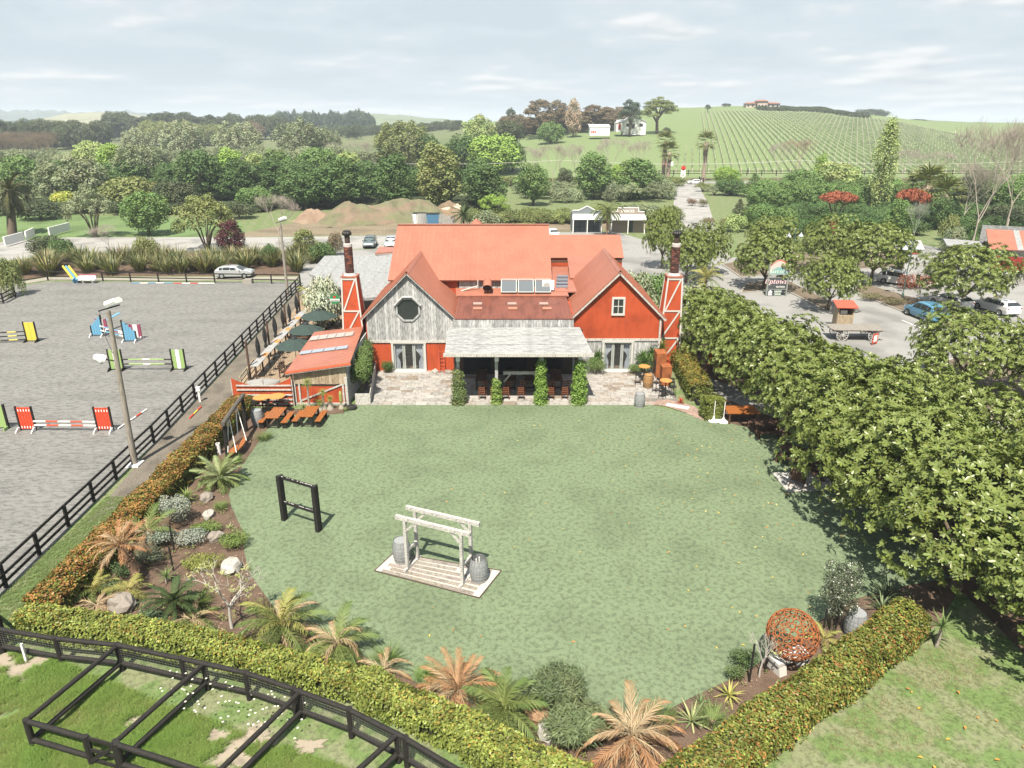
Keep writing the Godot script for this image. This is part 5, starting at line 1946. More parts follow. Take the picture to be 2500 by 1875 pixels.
	for k in 40:
		var p:=Vector3(rr(9,18),0.02,rr(-19,-13))
		if p.z<lerpf(-13.9,-22.2,(p.x-4.2)/11.0)+1.5:
			continue
		m.col = [Color(0.5,0.3,0.06),Color(0.45,0.2,0.05)][rng.randi() % 2]
		var ang:=rr(0,TAU)
		m.leaf(p+Vector3(0,0.04,0),Vector3(cos(ang),0.1,sin(ang)).normalized(),Vector3.UP,rr(0.12,0.2),rr(0.06,0.09),0.3)
	var fall:=solo("fallen_leaves",m.done(),leafy("fallen",1,1,1,0.7),"yellow and brown magnolia leaves fallen on the grass","leaves")
	fall.set_meta("kind","stuff")


func lounge_chair(label: String,at: Vector3,turn: float) -> void:
	var t:=thing("lounge_chair",label,"chair",at,turn,"slatted lounge chairs")
	for k in 5:
		var m:=MB.new()
		m.box(Vector3(-0.26+k*0.13,0.7,-0.34),Vector3(0.11,0.95,0.03),Basis(Vector3.RIGHT,-0.35))
		part(t,"back_slat",m.done(),mats["brown_timber"])
	for k in 5:
		var m:=MB.new()
		m.box(Vector3(0,0.36+0.02*k,-0.15+k*0.13),Vector3(0.62,0.03,0.11))
		part(t,"seat_slat",m.done(),mats["brown_timber"])
	for s in [-0.36,0.36]:
		var m:=MB.new()
		m.box(Vector3(s,0.6,0.05),Vector3(0.13,0.03,0.85))
		part(t,"arm",m.done(),mats["brown_timber"])
		m = MB.new()
		m.box(Vector3(s*0.92,0.3,0.38),Vector3(0.05,0.6,0.1))
		m.beam(Vector3(s*0.92,0.42,0.4),Vector3(s*0.92,0.05,-0.55),0.04,0.1)
		part(t,"leg",m.done(),mats["brown_timber"])


func swing() -> void:
	var n:=Vector3(-16.16,0,-36.4)
	var f:=Vector3(-16.46,0,-40.22)
	var nt:=Vector3(-16.07,2.21,-36.4)
	var ft:=Vector3(-16.42,2.27,-40.22)
	var t:=thing("swing_frame","black pole swing frame with a log top beam by the left hedge","swing")
	for s in [[n,nt],[f,ft]]:
		var m:=MB.new()
		m.tube([s[0],s[1]],[0.12,0.11],10)
		part(t,"post",m.done(),mats["black_timber"])
	var m:=MB.new()
	var d:=(ft-nt).normalized()
	m.tube([nt-d*0.3+Vector3(0,0.05,0),nt.lerp(ft,0.5)+Vector3(0,0.08,0),ft+d*0.3+Vector3(0,0.05,0)],[0.13,0.13,0.12],10)
	part(t,"beam",m.done(),mat("log",Color(0.10,0.09,0.08),0.9,t_grain,Vector3(1,1,1)))
	var a:=Vector3(-15.77,0.5,-35.91)
	var b:=Vector3(-15.73,0.55,-38.1)
	var sw:=thing("surfboard_swing","orange surfboard seat hanging on white ropes from the frame","swing seat")
	m = MB.new()
	var p:=PackedVector2Array()
	for k in 25:
		var u:=k/24.0
		p.append(Vector2((u-0.5)*a.distance_to(b)*1.12,0.29*pow(sin(PI*clampf(u*0.98+0.01,0,1)),0.7)))
	for k in 25:
		var u:=1.0-k/24.0
		p.append(Vector2((u-0.5)*a.distance_to(b)*1.12,-0.29*pow(sin(PI*clampf(u*0.98+0.01,0,1)),0.7)))
	p.remove_at(25)
	p.remove_at(p.size()-1)
	var ax:=(b-a).normalized()
	var side:=ax.cross(Vector3.UP).normalized()
	m.prism(p,-0.04,0.04,Transform3D(Basis(ax,side,ax.cross(side)),(a+b)*0.5))
	part(sw,"board",m.done(),mats["orange_timber"])
	for k in 2:
		var q:=a.lerp(b,0.12+0.7*k)
		for s in [-1.0,1.0]:
			m = MB.new()
			m.tube([q+side*s*0.24,nt.lerp(ft,0.22+0.42*k)+ax*s*0.05],[0.022,0.022],6)
			part(sw,"rope",m.done(),mats["white_paint"])
	m = MB.new()
	m.lathe(Vector3.ZERO,[Vector2(0.12,0),Vector2(0.12,0.72),Vector2(0.08,0.72)],14)
	solo("white_pipe",m.done(),mats["white_paint"],"short white upright pipe in the bed beside the swing","pipe",Vector3(-16.86,0,-36.94))


func leaf_cloud(b: MB,lobes: Array,n: int,ln: float,wd: float,tone:=0.28,droop:=0.0) -> void:
	# leaves spread through the outer part of each lobe [centre,radii]
	var total:=0.0
	for l in lobes:
		total += l[1].x*l[1].y
	for l in lobes:
		var c: Vector3 = l[0]
		var r: Vector3 = l[1]
		var g0:=rr(1.0-tone,1.0+tone)
		var warm:=rr(0.9,1.1)
		var m:=int(n*r.x*r.y/total)
		for k in m:
			var d:=Vector3(rng.randfn(),rng.randfn()*0.9+0.25,rng.randfn()).normalized()
			var p:=c+d*r*(1.0-0.45*pow(rng.randf(),1.6))
			var g:=g0*rr(0.8,1.2)
			b.col = Color(g*warm,g,g*rr(0.8,1.1))
			var nn:=(d+Vector3(rr(-0.7,0.7),rr(-0.3,0.9),rr(-0.7,0.7))).normalized()
			var t:=Vector3(rr(-1,1),rr(-0.6,0.6)-droop,rr(-1,1))
			t = (t-nn*t.dot(nn)).normalized()
			b.leaf(p,t,nn,ln*rr(0.7,1.25),wd*rr(0.8,1.2),0.2)


func hedge(label: String,a: Vector3,z: Vector3,w: float,h: float,n: int,tops: Array,sides: Array) -> void:
	# clipped hedge along a line: a leafy skin over a twiggy core; new growth colours the top
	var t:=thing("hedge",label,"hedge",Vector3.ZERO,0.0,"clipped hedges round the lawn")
	var d:=z-a
	var ln:=d.length()
	d = d.normalized()
	var s:=Vector3(-d.z,0,d.x)
	var core:=MB.new()
	core.beam(a+d*0.15+Vector3(0,h*0.44,0),z-d*0.15+Vector3(0,h*0.44,0),w*0.72,h*0.86)
	part(t,"twigs",core.done(),mat("hedge_core",Color(0.03,0.035,0.014),0.95,t_clump,Vector3(1.5,1.5,1.5)))
	var b:=MB.new()
	var f:=FastNoiseLite.new()
	f.seed = 31
	f.frequency = 0.55
	var area_top:=ln*w
	var area_side:=ln*h
	var area_end:=w*h
	var total:=area_top+2.0*area_side+2.0*area_end
	for k in int(n*0.8):
		var q:=rng.randf()*total
		var p: Vector3
		var nn: Vector3
		var on_top:=false
		if q<area_top:
			p = a+d*rr(0,ln)+s*rr(-0.5,0.5)*w+Vector3(0,h,0)
			nn = Vector3.UP
			on_top = true
		elif q<area_top+2.0*area_side:
			var g:=-1.0 if q<area_top+area_side else 1.0
			p = a+d*rr(0,ln)+s*g*w*0.5+Vector3(0,rr(0.02,1.0)*h,0)
			nn = s*g
		else:
			var g:=q<area_top+2.0*area_side+area_end
			p = (a if g else z)+s*rr(-0.5,0.5)*w+Vector3(0,rr(0.02,1.0)*h,0)
			nn = -d if g else d
		var bump:=f.get_noise_3d(p.x,p.y*1.3,p.z)*0.26+f.get_noise_3d(p.x*4.0,p.y*4.0,p.z*4.0)*0.1
		# rounded shoulders
		var cr:=absf((p-a).dot(s))/(w*0.5)
		var hy:=p.y/h
		if on_top:
			p.y -= 0.16*pow(cr,4.0)
		else:
			p -= nn*0.13*pow(clampf(hy,0,1),5.0)
		if f.get_noise_3d(p.x*2.2+40.0,p.y*2.6,p.z*2.2)>(0.5 if on_top else 0.3):
			continue
		p += nn*(bump+rr(-0.13,0.05))
		var young: float = clampf(0.5+1.4*f.get_noise_3d(p.x*1.5+9.0,p.y,p.z*1.5),0.0,1.0)
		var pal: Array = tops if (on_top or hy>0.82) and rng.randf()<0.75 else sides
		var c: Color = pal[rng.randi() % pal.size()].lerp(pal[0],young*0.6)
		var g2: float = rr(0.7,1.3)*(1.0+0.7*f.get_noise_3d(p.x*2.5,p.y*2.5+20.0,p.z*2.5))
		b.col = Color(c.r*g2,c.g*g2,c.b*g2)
		var ax:=(nn+Vector3(rr(-0.8,0.8),rr(-0.2,1.0),rr(-0.8,0.8))).normalized()
		var tt:=Vector3(rr(-1,1),rr(-1,1),rr(-1,1))
		tt = (tt-ax*tt.dot(ax)).normalized()
		b.leaf(p,tt,ax,rr(0.085,0.145),rr(0.055,0.08),0.2)
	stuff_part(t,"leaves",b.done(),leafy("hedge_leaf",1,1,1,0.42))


func frond_mesh(key: String,ln: float,leaflets: int,leaf_len: float,droop: float,c0: Color,c1: Color,narrow:=false,lw:=0.03) -> ArrayMesh:
	# a feather frond that leaves the crown along +x and arches over; tint runs from stalk to tip
	if tex.has(key):
		return tex[key]
	var b:=MB.new()
	var pts:=[]
	var p:=Vector3.ZERO
	var a:=0.0
	for k in 11:
		pts.append(p)
		p += Vector3(cos(a),sin(a),0)*ln/10.0
		a -= droop/10.0*(0.4+k*0.12)
	b.col = c0
	b.tube(pts,[0.024,0.02,0.018,0.016,0.014,0.012,0.01,0.009,0.007,0.006,0.004],4,false)
	for k in leaflets:
		var f:=0.1+0.9*(k+0.5)/leaflets
		var i:=mini(int(f*10.0),9)
		var q: Vector3 = pts[i].lerp(pts[i+1],f*10.0-i)
		var dir: Vector3 = (pts[i+1]-pts[i]).normalized()
		for s in [-1.0,1.0]:
			var l:=leaf_len*(0.55+0.8*sin(PI*clampf(f*0.95,0,1)))*rr(0.8,1.15)*0.8
			var g:=rr(0.75,1.25)
			var c:=c0.lerp(c1,clampf(f+rr(-0.25,0.25),0,1))
			b.col = Color(c.r*g,c.g*g,c.b*g)
			var dd:=(dir*rr(0.55,0.9)+Vector3(0,rr(-0.35,0.25),s*(0.45 if narrow else 0.85))).normalized()
			b.blade(q,dd,Vector3.UP,l,lw,0.7,2)
	tex[key] = b.done()
	return tex[key]


func palm(label: String,at: Vector3,trunk: float,lean: Vector3,n: int,keys: Array,spread: float,low: float,high: float,rough_trunk:=true) -> Node3D:
	# a palm: bossed trunk and a crown of separate fronds; keys name frond meshes already made
	var t:=thing("palm",label,"palm",at)
	var b:=MB.new()
	var top:=Vector3(0,trunk,0)+lean
	if trunk>0.25:
		var ps:=[]
		var rs:=[]
		for k in 8:
			var f:=k/7.0
			ps.append(Vector3(lean.x*f*f,trunk*f,lean.z*f*f))
			rs.append(0.16-0.02*f+(0.05 if k==7 else 0.0))
		b.tube(ps,rs,10)
		if rough_trunk:
			for k in int(trunk*60.0):
				var f:=rng.randf()
				var a:=rr(0,TAU)
				var g:=rr(0.7,1.3)
				b.col = Color(g,g,g)
				var o:=Vector3(lean.x*f*f,trunk*f,lean.z*f*f)+Vector3(cos(a),0,sin(a))*0.155
				b.box(o,Vector3(0.06,0.1,0.07),Basis(Vector3.UP,-a)*Basis(Vector3(0,0,1),-0.5))
	else:
		b.lathe(Vector3.ZERO,[Vector2(0.16,0),Vector2(0.2,0.12),Vector2(0.1,0.3)],10)
		top = Vector3(0,0.22,0)
	part(t,"trunk",b.done(),plain("palm_trunk",0.17,0.11,0.075,0.95))
	for k in n:
		var a:=TAU*(k*0.381966)+rr(-0.15,0.15)
		var f:=k/float(maxi(n-1,1))
		var el:=lerpf(high,low,pow(f,0.8))+rr(-0.1,0.1)
		var s:=spread*rr(0.85,1.1)
		var bs:=Basis(Vector3.UP,-a)*Basis(Vector3(0,0,1),el)*Basis(Vector3.RIGHT,rr(-0.4,0.4))
		part(t,"frond",tex[keys[mini(int(f*keys.size()),keys.size()-1)] if rng.randf()<0.7 else keys[rng.randi() % keys.size()]],leafy("frond",1,1,1,0.6),top,bs.scaled(Vector3.ONE*s))
	return t


func sword_plant(called: String,label: String,cat: String,at: Vector3,n: int,ln: float,wd: float,droop: float,c: Color,stem:=0.0,up:=0.25,edge:=Color(0,0,0)) -> Node3D:
	# a rosette of stiff pointed leaves,each a part
	var t:=thing(called,label,cat,at)
	var kinds:=[]
	for k in 3:
		var b:=MB.new()
		var g:=rr(0.8,1.2)
		b.col = Color(c.r*g,c.g*g,c.b*g)
		if edge.r>0:
			b.col = c.lerp(edge,rr(0.1,0.8))
		b.blade(Vector3.ZERO,Vector3.RIGHT,Vector3.UP,ln,wd,droop*rr(0.6,1.3),4)
		kinds.append(b.done())
	if stem>0.05:
		var s:=MB.new()
		s.tube([Vector3.ZERO,Vector3(0.03,stem,0.02)],[0.08,0.06],8)
		part(t,"stem",s.done(),mats["pale_bark"])
	for k in n:
		var a:=TAU*k*0.381966
		var f:=(k+0.5)/n
		var el:=lerpf(1.35,up-0.3,f)+rr(-0.12,0.12)
		part(t,"leaf",kinds[k % 3],leafy("sword",1,1,1,0.5),Vector3(0.03,stem,0.02),(Basis(Vector3.UP,-a)*Basis(Vector3(0,0,1),el)).scaled(Vector3.ONE*rr(0.8,1.1)))
	return t


func grass_clump(label: String,at: Vector3,r: float,h: float,c: Color,n:=220) -> void:
	var b:=MB.new()
	for k in n:
		var a:=rr(0,TAU)
		var g:=rr(0.65,1.3)
		b.col = Color(c.r*g,c.g*g,c.b*g)
		var o:=sqrt(rng.randf())*r*0.35
		b.blade(Vector3(cos(a)*o,0,sin(a)*o),Vector3(cos(a)*rr(0.2,1.0),1.1,sin(a)*rr(0.2,1.0)).normalized(),Vector3.UP,h*rr(0.7,1.4),0.018,1.5,3)
	solo("grass_clump",b.done(),leafy("clump",1,1,1,0.7),label,"plant",at,0.0,"grassy clumps in the beds")


func shrub(label: String,at: Vector3,r: Vector3,c: Color,n: int,leaf:=0.09,called:="shrub",lift:=0.75,rough:=0.6,slim:=0.5) -> Node3D:
	var t:=thing(called,label,"shrub",at)
	var lobes:=[]
	for k in 9:
		var a:=k*2.4
		var o:=Vector3(cos(a)*r.x,0,sin(a)*r.z)*(0.55 if k else 0.0)
		lobes.append([o+Vector3(0,r.y*(0.35+lift*rr(0.4,1.0)),0),r*rr(0.38,0.55)])
	var b:=MB.new()
	leaf_cloud(b,lobes,n,leaf,leaf*slim,0.22)
	stuff_part(t,"foliage",b.done(),leafy("shrub %.3f %.3f %.3f" % [c.r,c.g,c.b],c.r,c.g,c.b,rough))
	var s:=MB.new()
	for k in 6:
		var a:=k*1.05
		s.tube([Vector3(cos(a)*0.04,0,sin(a)*0.04),Vector3(cos(a)*r.x*0.5,r.y*0.9,sin(a)*r.z*0.5)],[0.025,0.01],5)
	part(t,"stems",s.done(),mats["bark"])
	return t


func boulder(label: String,at: Vector3,r: Vector3,m: Material) -> void:
	var f:=FastNoiseLite.new()
	f.seed = rng.randi() % 1000
	f.frequency = 0.9
	var b:=MB.new()
	var rows:=[]
	for i in 9:
		var row:=[]
		for j in 14:
			var u:=PI*i/8.0
			var w:=TAU*j/14.0
			var d:=Vector3(sin(u)*cos(w),cos(u),sin(u)*sin(w))
			row.append(d*r*(0.9+0.35*f.get_noise_3d(d.x*1.5,d.y*1.5,d.z*1.5)))
		rows.append(row)
	for i in 8:
		for j in 14:
			b.quad(rows[i][j],rows[i+1][j],rows[i+1][(j+1) % 14],rows[i][(j+1) % 14])
	solo("boulder",b.done(),m,label,"boulder",at+Vector3(0,r.y*0.45,0),rr(0,6),"boulders in the beds")


func build_garden() -> void:
	var olive:=Color(0.13,0.15,0.035)
	var fresh:=Color(0.185,0.225,0.055)
	var deep:=Color(0.07,0.10,0.02)
	var rust:=Color(0.25,0.115,0.04)
	var gold:=Color(0.26,0.175,0.045)
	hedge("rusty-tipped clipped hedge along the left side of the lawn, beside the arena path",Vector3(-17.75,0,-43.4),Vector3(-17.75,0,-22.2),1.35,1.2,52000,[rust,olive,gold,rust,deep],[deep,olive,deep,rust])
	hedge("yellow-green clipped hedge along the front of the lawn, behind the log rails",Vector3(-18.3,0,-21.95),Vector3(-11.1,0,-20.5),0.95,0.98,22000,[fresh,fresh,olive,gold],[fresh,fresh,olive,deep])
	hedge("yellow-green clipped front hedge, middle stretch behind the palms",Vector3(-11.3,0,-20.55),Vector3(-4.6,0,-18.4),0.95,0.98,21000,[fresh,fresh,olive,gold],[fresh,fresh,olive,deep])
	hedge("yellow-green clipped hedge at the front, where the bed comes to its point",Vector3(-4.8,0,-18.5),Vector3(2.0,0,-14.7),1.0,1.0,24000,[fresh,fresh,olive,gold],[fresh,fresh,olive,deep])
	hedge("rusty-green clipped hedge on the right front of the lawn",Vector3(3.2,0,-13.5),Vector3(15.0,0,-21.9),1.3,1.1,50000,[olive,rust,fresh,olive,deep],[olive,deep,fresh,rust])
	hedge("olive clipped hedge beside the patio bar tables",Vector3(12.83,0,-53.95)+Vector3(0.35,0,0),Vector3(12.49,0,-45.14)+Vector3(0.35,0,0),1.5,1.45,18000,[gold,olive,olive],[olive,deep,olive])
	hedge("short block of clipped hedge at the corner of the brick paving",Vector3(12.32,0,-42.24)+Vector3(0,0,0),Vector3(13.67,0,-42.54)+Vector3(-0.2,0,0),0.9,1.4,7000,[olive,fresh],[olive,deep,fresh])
	var planter:=MB.new()
	planter.beam(Vector3(12.83,0,-53.95)+Vector3(0.25,0.15,0),Vector3(12.39,0,-44.47)+Vector3(0.1,0.15,0),0.08,0.3)
	planter.beam(Vector3(12.39,0,-44.47)+Vector3(0.1,0.15,0),Vector3(12.39,0,-44.47)+Vector3(1.5,0.15,0),0.08,0.3)
	solo("planter_edge",planter.done(),mats["black_timber"],"low black timber planter edge under the patio hedge","planter")
	# fronds
	var o0:=Color(0.34,0.21,0.12)
	var o1:=Color(0.31,0.14,0.06)
	var tan:=Color(0.36,0.29,0.19)
	var g0:=Color(0.16,0.19,0.06)
	var g1:=Color(0.085,0.135,0.04)
	frond_mesh("f_orange",1.35,30,0.3,1.5,tan,o1,true,0.017)
	frond_mesh("f_tan",1.3,30,0.32,1.9,tan,o0,true,0.017)
	frond_mesh("f_orange_up",1.3,30,0.3,0.8,o0,o1,true,0.017)
	frond_mesh("f_green",1.4,38,0.36,1.3,g0,g1)
	frond_mesh("f_yellow",1.35,36,0.4,1.4,Color(0.30,0.27,0.1),Color(0.2,0.22,0.06))
	frond_mesh("f_dark",1.1,40,0.2,0.9,Color(0.06,0.085,0.03),Color(0.04,0.07,0.025))
	frond_mesh("f_cycad",1.25,46,0.22,0.7,Color(0.25,0.28,0.15),Color(0.16,0.21,0.09))
	var up:=Vector3(0,0.02,0)
	palm("palm with long rust-orange fronds on a leaning scaly trunk, left bed",Vector3(-15.66,0,-24.98),1.75,Vector3(-0.35,0,0.1),28,["f_orange_up","f_orange_up","f_tan"],1.0,0.05,1.3)
	palm("young palm with orange and green fronds beside the left hedge's middle",Vector3(-16.5,0,-27.83),0.55,Vector3.ZERO,20,["f_green","f_tan","f_orange"],1.0,-0.1,1.3)
	palm("young palm with green-gold fronds in front of the rusty hedge, upper bed",Vector3(-17.65,0,-34.21),0.5,Vector3.ZERO,18,["f_yellow","f_green","f_orange"],0.8,-0.4,1.2)
	palm("large cycad with stiff pale fronds beside the swing",Vector3(-15.38,0,-33.38),0.45,Vector3.ZERO,32,["f_cycad","f_cycad","f_green"],1.12,-0.15,1.25)
	palm("dark green cycad on a short black trunk, near the front hedge",Vector3(-12.99,0,-22.67),0.75,Vector3.ZERO,26,["f_dark"],1.05,-0.15,1.2)
	palm("small yellow-green palm in the corner of the left and front hedges",Vector3(-16.89,0,-24.02),0.3,Vector3.ZERO,12,["f_yellow","f_green"],0.75,0.1,1.2)
	palm("small yellow-green palm right of the corner boulder",Vector3(-15.5,0,-24.02),0.25,Vector3.ZERO,10,["f_yellow"],0.7,0.0,1.1)
	palm("low tan palm beside the corner boulder",Vector3(-16.25,0,-23.06),0.2,Vector3.ZERO,12,["f_tan","f_orange"],0.95,-0.1,0.9)
	palm("low palm with tan fronds in front of the dark cycad",Vector3(-12.14,0,-22.19),0.2,Vector3.ZERO,13,["f_tan","f_green"],0.95,0.0,1.0)
	palm("wide green-gold palm on the lawn edge beside the bare white tree",Vector3(-8.5,0,-21.46),0.6,Vector3.ZERO,30,["f_yellow","f_green","f_tan"],1.2,-0.3,1.35)
	palm("palm with tan crown and green skirt, front bed",Vector3(-6.17,0,-20.32),0.7,Vector3.ZERO,30,["f_tan","f_green","f_green"],1.1,-0.6,1.3)
	palm("small pale palm between tan-crowned palm and orange palm",Vector3(-4.4,0,-19.49),0.3,Vector3.ZERO,14,["f_tan","f_orange"],0.85,-0.1,1.1)
	palm("bright orange upright palm in the front bed",Vector3(-1.79,0,-18.53),0.35,Vector3.ZERO,32,["f_orange_up","f_orange","f_orange_up"],1.15,-0.1,1.35)
	palm("green feathery palm right of the bright orange palm",Vector3(-0.27,0,-17.59),0.5,Vector3.ZERO,26,["f_green"],1.05,-0.3,1.35)
	palm("big orange-tan palm at the point of the front bed",Vector3(3.61,0,-16.41),0.6,Vector3.ZERO,30,["f_tan","f_orange","f_orange_up"],1.35,-0.4,1.3)
	palm("small yellow fern palm beside the rust sphere",Vector3(11.43,0,-21.11),0.2,Vector3.ZERO,9,["f_yellow"],0.6,0.1,1.1)
	var sw:=Color(0.12,0.18,0.06)
	sword_plant("yucca","bright green yucca beside the upper left boulder","yucca",Vector3(-16.34,0,-31.43),36,0.62,0.065,0.35,Color(0.15,0.21,0.06),0.35,0.0)
	sword_plant("yucca","small green yucca behind the cycad by the swing","yucca",Vector3(-17.4,0,-36.1),26,0.5,0.06,0.3,sw,0.2,0.1)
	sword_plant("yucca","slender green yucca between the two black stakes and the cycad","yucca",Vector3(-14.36,0,-24.85),24,0.55,0.06,0.5,sw,0.3,0.2)
	sword_plant("agave","small pale agave at the lawn edge of the left bed","agave",Vector3(-13.33,0,-29.05),14,0.3,0.07,0.2,Color(0.2,0.23,0.1),0.0,0.4)
	sword_plant("agave","cream-striped agave at the tip of the right hedge","agave",Vector3(5.69,0,-17.48),20,0.75,0.085,0.4,Color(0.14,0.19,0.09),0.1,0.2,Color(0.40,0.40,0.2))
	sword_plant("agave","yellow-striped agave beside the right hedge","agave",Vector3(7.19,0,-18.55),20,0.6,0.08,0.5,Color(0.18,0.2,0.06),0.1,0.2,Color(0.42,0.37,0.12))
	sword_plant("agave","small green agave on the mulch right of centre","agave",Vector3(6.18,0,-18.33),18,0.45,0.045,0.4,Color(0.11,0.17,0.07),0.0,0.3)
	sword_plant("yucca","yucca on a pale leaning stem at the far end of the right hedge","yucca",Vector3(15.51,0,-21.01),34,0.75,0.07,0.4,Color(0.13,0.18,0.07),0.9,-0.1)
	sword_plant("flax","dark spiky flax in the shade by the right hedge","flax",Vector3(14.91,0,-23.58),44,1.15,0.07,0.5,Color(0.055,0.075,0.04),0.25,0.15)
	sword_plant("flax","spiky grey-green flax beside the grey barrel","flax",Vector3(14.38,0,-22.95),30,0.9,0.06,0.8,Color(0.12,0.16,0.08),0.2,-0.1)
	grass_clump("fine green grass clump between the two upper boulders",Vector3(-14.42,0,-30.88),0.5,0.4,Color(0.12,0.17,0.05))
	grass_clump("fine green grass clump at the foot of the swing",Vector3(-15.48,0,-35.87),0.6,0.5,Color(0.10,0.15,0.045))
	grass_clump("fine green grass clump between swing and barrel",Vector3(-14.91,0,-38.97),0.8,0.55,Color(0.11,0.15,0.05),300)
	grass_clump("large fine grass clump behind the dark cycad",Vector3(-12.48,0,-23.29),0.9,0.6,Color(0.12,0.17,0.04),340)
	grass_clump("grass clump left of the bright orange palm",Vector3(-2.96,0,-19.32),0.6,0.5,Color(0.12,0.19,0.05))
	grass_clump("tall grass clump behind the small pale palm",Vector3(-4.4,0,-20.16),0.6,0.7,Color(0.10,0.15,0.04))
	grass_clump("grass clump at the lawn edge near the striped agave",Vector3(4.7,0,-17.52),0.8,0.55,Color(0.11,0.16,0.05),320)
	grass_clump("grass clump behind the big orange-tan palm",Vector3(2.84,0,-17.3),0.6,0.5,Color(0.10,0.15,0.05))
	grass_clump("grass clump between agaves and right hedge",Vector3(6.35,0,-17.52),0.7,0.55,Color(0.13,0.18,0.06),260)
	var sil:=Color(0.26,0.28,0.25)
	shrub("tall silver-grey lavender bush in the upper left bed",Vector3(-15.95,0,-29.5),Vector3(0.75,0.95,0.65),sil,2600,0.1)
	shrub("spreading silver-grey bush left of the black stake",Vector3(-15.81,0,-27.6),Vector3(0.7,0.6,0.6),Color(0.22,0.25,0.21),1900,0.09)
	shrub("spreading silver-grey bush right of the black stake",Vector3(-14.64,0,-27.72),Vector3(0.8,0.5,0.6),sil,1900,0.09)
	shrub("dusty grey bush below the leaning orange palm",Vector3(-15.74,0,-26.27),Vector3(0.7,0.45,0.5),Color(0.15,0.18,0.12),1300,0.08)
	shrub("low bright green cover above the round boulder",Vector3(-14.23,0,-28.68),Vector3(0.8,0.35,0.5),Color(0.15,0.21,0.06),1500,0.08)
	shrub("low bright green cover at the bulge of the lawn edge",Vector3(-12.48,0,-27.46),Vector3(0.75,0.45,0.7),Color(0.14,0.20,0.055),1700,0.08)
	shrub("low yellow-green cover around the pale boulder",Vector3(-13.28,0,-25.93),Vector3(1.0,0.35,0.6),Color(0.21,0.23,0.06),1700,0.08)
	shrub("small green bush in the corner of the rusty hedge",Vector3(-16.33,0,-25.27),Vector3(0.5,0.4,0.4),Color(0.11,0.17,0.07),900,0.08)
	shrub("low blue-green bush beside the corner palm",Vector3(-16.41,0,-24.32),Vector3(0.5,0.35,0.4),Color(0.11,0.15,0.08),900,0.08)
	shrub("blue-green low plant along the front hedge",Vector3(-13.85,0,-22.32),Vector3(0.7,0.3,0.4),Color(0.11,0.17,0.1),900,0.1)
	shrub("mound of narrow dark leaves behind the white boulder",Vector3(1.48,0,-18.29),Vector3(0.95,0.9,0.85),Color(0.12,0.155,0.08),5200,0.3,"shrub",0.75,0.6,0.11)
	shrub("mound of narrow green leaves right of the white boulder",Vector3(1.92,0,-16.79),Vector3(0.9,0.75,0.8),Color(0.13,0.17,0.085),4800,0.3,"shrub",0.75,0.6,0.11)
	shrub("dark green bush at the foot of the stone trestle",Vector3(8.13,0,-19.98),Vector3(0.5,0.5,0.4),Color(0.07,0.11,0.04),1000,0.08)
	shrub("small bush by the staked shrub on the right",Vector3(7.61,0,-19.32),Vector3(0.35,0.4,0.3),Color(0.09,0.13,0.05),700,0.07)
	boulder("rounded pale boulder beside the upper grass clump",Vector3(-15.47,0,-31.71),Vector3(0.36,0.32,0.33),mats["rock"])
	boulder("angular grey boulder below the grass clump",Vector3(-14.73,0,-30.09),Vector3(0.42,0.24,0.3),mats["white_rock"])
	boulder("smooth oval boulder in the middle of the left bed",Vector3(-13.59,0,-28.06),Vector3(0.43,0.32,0.36),mats["rock"])
	boulder("large pale boulder behind the bare white tree",Vector3(-11.98,0,-25.7),Vector3(0.5,0.42,0.45),mats["white_rock"])
	boulder("large brown boulder in the corner of the hedges",Vector3(-15.3,0,-23.12),Vector3(0.7,0.5,0.5),mats["rock"])
	boulder("white boulder half buried in the front hedge",Vector3(1.17,0,-16.94),Vector3(0.45,0.42,0.4),mats["white_rock"])
	boulder("brown straw-covered rock behind the white boulder",Vector3(0.8,0,-17.67),Vector3(0.55,0.4,0.45),mat("straw_rock",Color(0.30,0.19,0.115),0.95,t_grain,Vector3(0.5,2,0.5),t_wide,Vector3(0.5,0.5,0.5),null,0,true))
	boulder("small pale rock at the foot of the barn ladder",Vector3(-5.86,0,-51.05),Vector3(0.32,0.24,0.28),mats["white_rock"])
	boulder("small flat rock left of the barn ladder",Vector3(-4.87,0,-51.05),Vector3(0.4,0.2,0.28),mats["rock"])
	var nn:=0
	for q in [[Vector3(-15.05,0,-27.09),1.35],[Vector3(-14.44,0,-25.63),1.2],[Vector3(8.12,0,-19.25),1.6],[Vector3(8.81,0,-19.71),1.6],[Vector3(11.51,0,-21.46),1.3],[Vector3(12.04,0,-21.61),1.3]]:
		var m:=MB.new()
		m.box(Vector3(0,q[1]*0.5,0),Vector3(0.055,q[1],0.055))
		solo("garden_stake",m.done(),mats["black_timber"],["black stake among the silver bushes","black stake below the silver bushes","left black stake by the bare shrub near the rust sphere","right black stake by the bare shrub near the rust sphere","left black stake under the white-flowering shrub","right black stake under the white-flowering shrub"][nn],"stake",q[0],0.0,"black stakes")
		nn += 1
	# bare pale tree with a few yellow leaves
	pale_tree("small bare pale tree with sparse yellow leaves in the left bed",Vector3(-10.61,0,-22),2.7,1.3,7,22)
	pale_tree("thin bare shrub between the black stakes by the rust sphere",Vector3(8.54,0,-19.49),1.7,0.5,23,1)
	# white-flowering shrub
	var wf:=thing("flowering_shrub","dark shrub covered in white buds beside the rust sphere","shrub",Vector3(12,0,-21.82))
	var lobes:=[]
	for k in 14:
		var a:=k*2.4
		var y:=1.1+1.7*k/13.0
		var r:=0.62*(1.0-0.55*absf(k/13.0-0.45))
		lobes.append([Vector3(cos(a)*r*0.75+0.1,y,sin(a)*r*0.75),Vector3(0.36,0.32,0.36)])
	var b:=MB.new()
	leaf_cloud(b,lobes,3600,0.085,0.045,0.2)
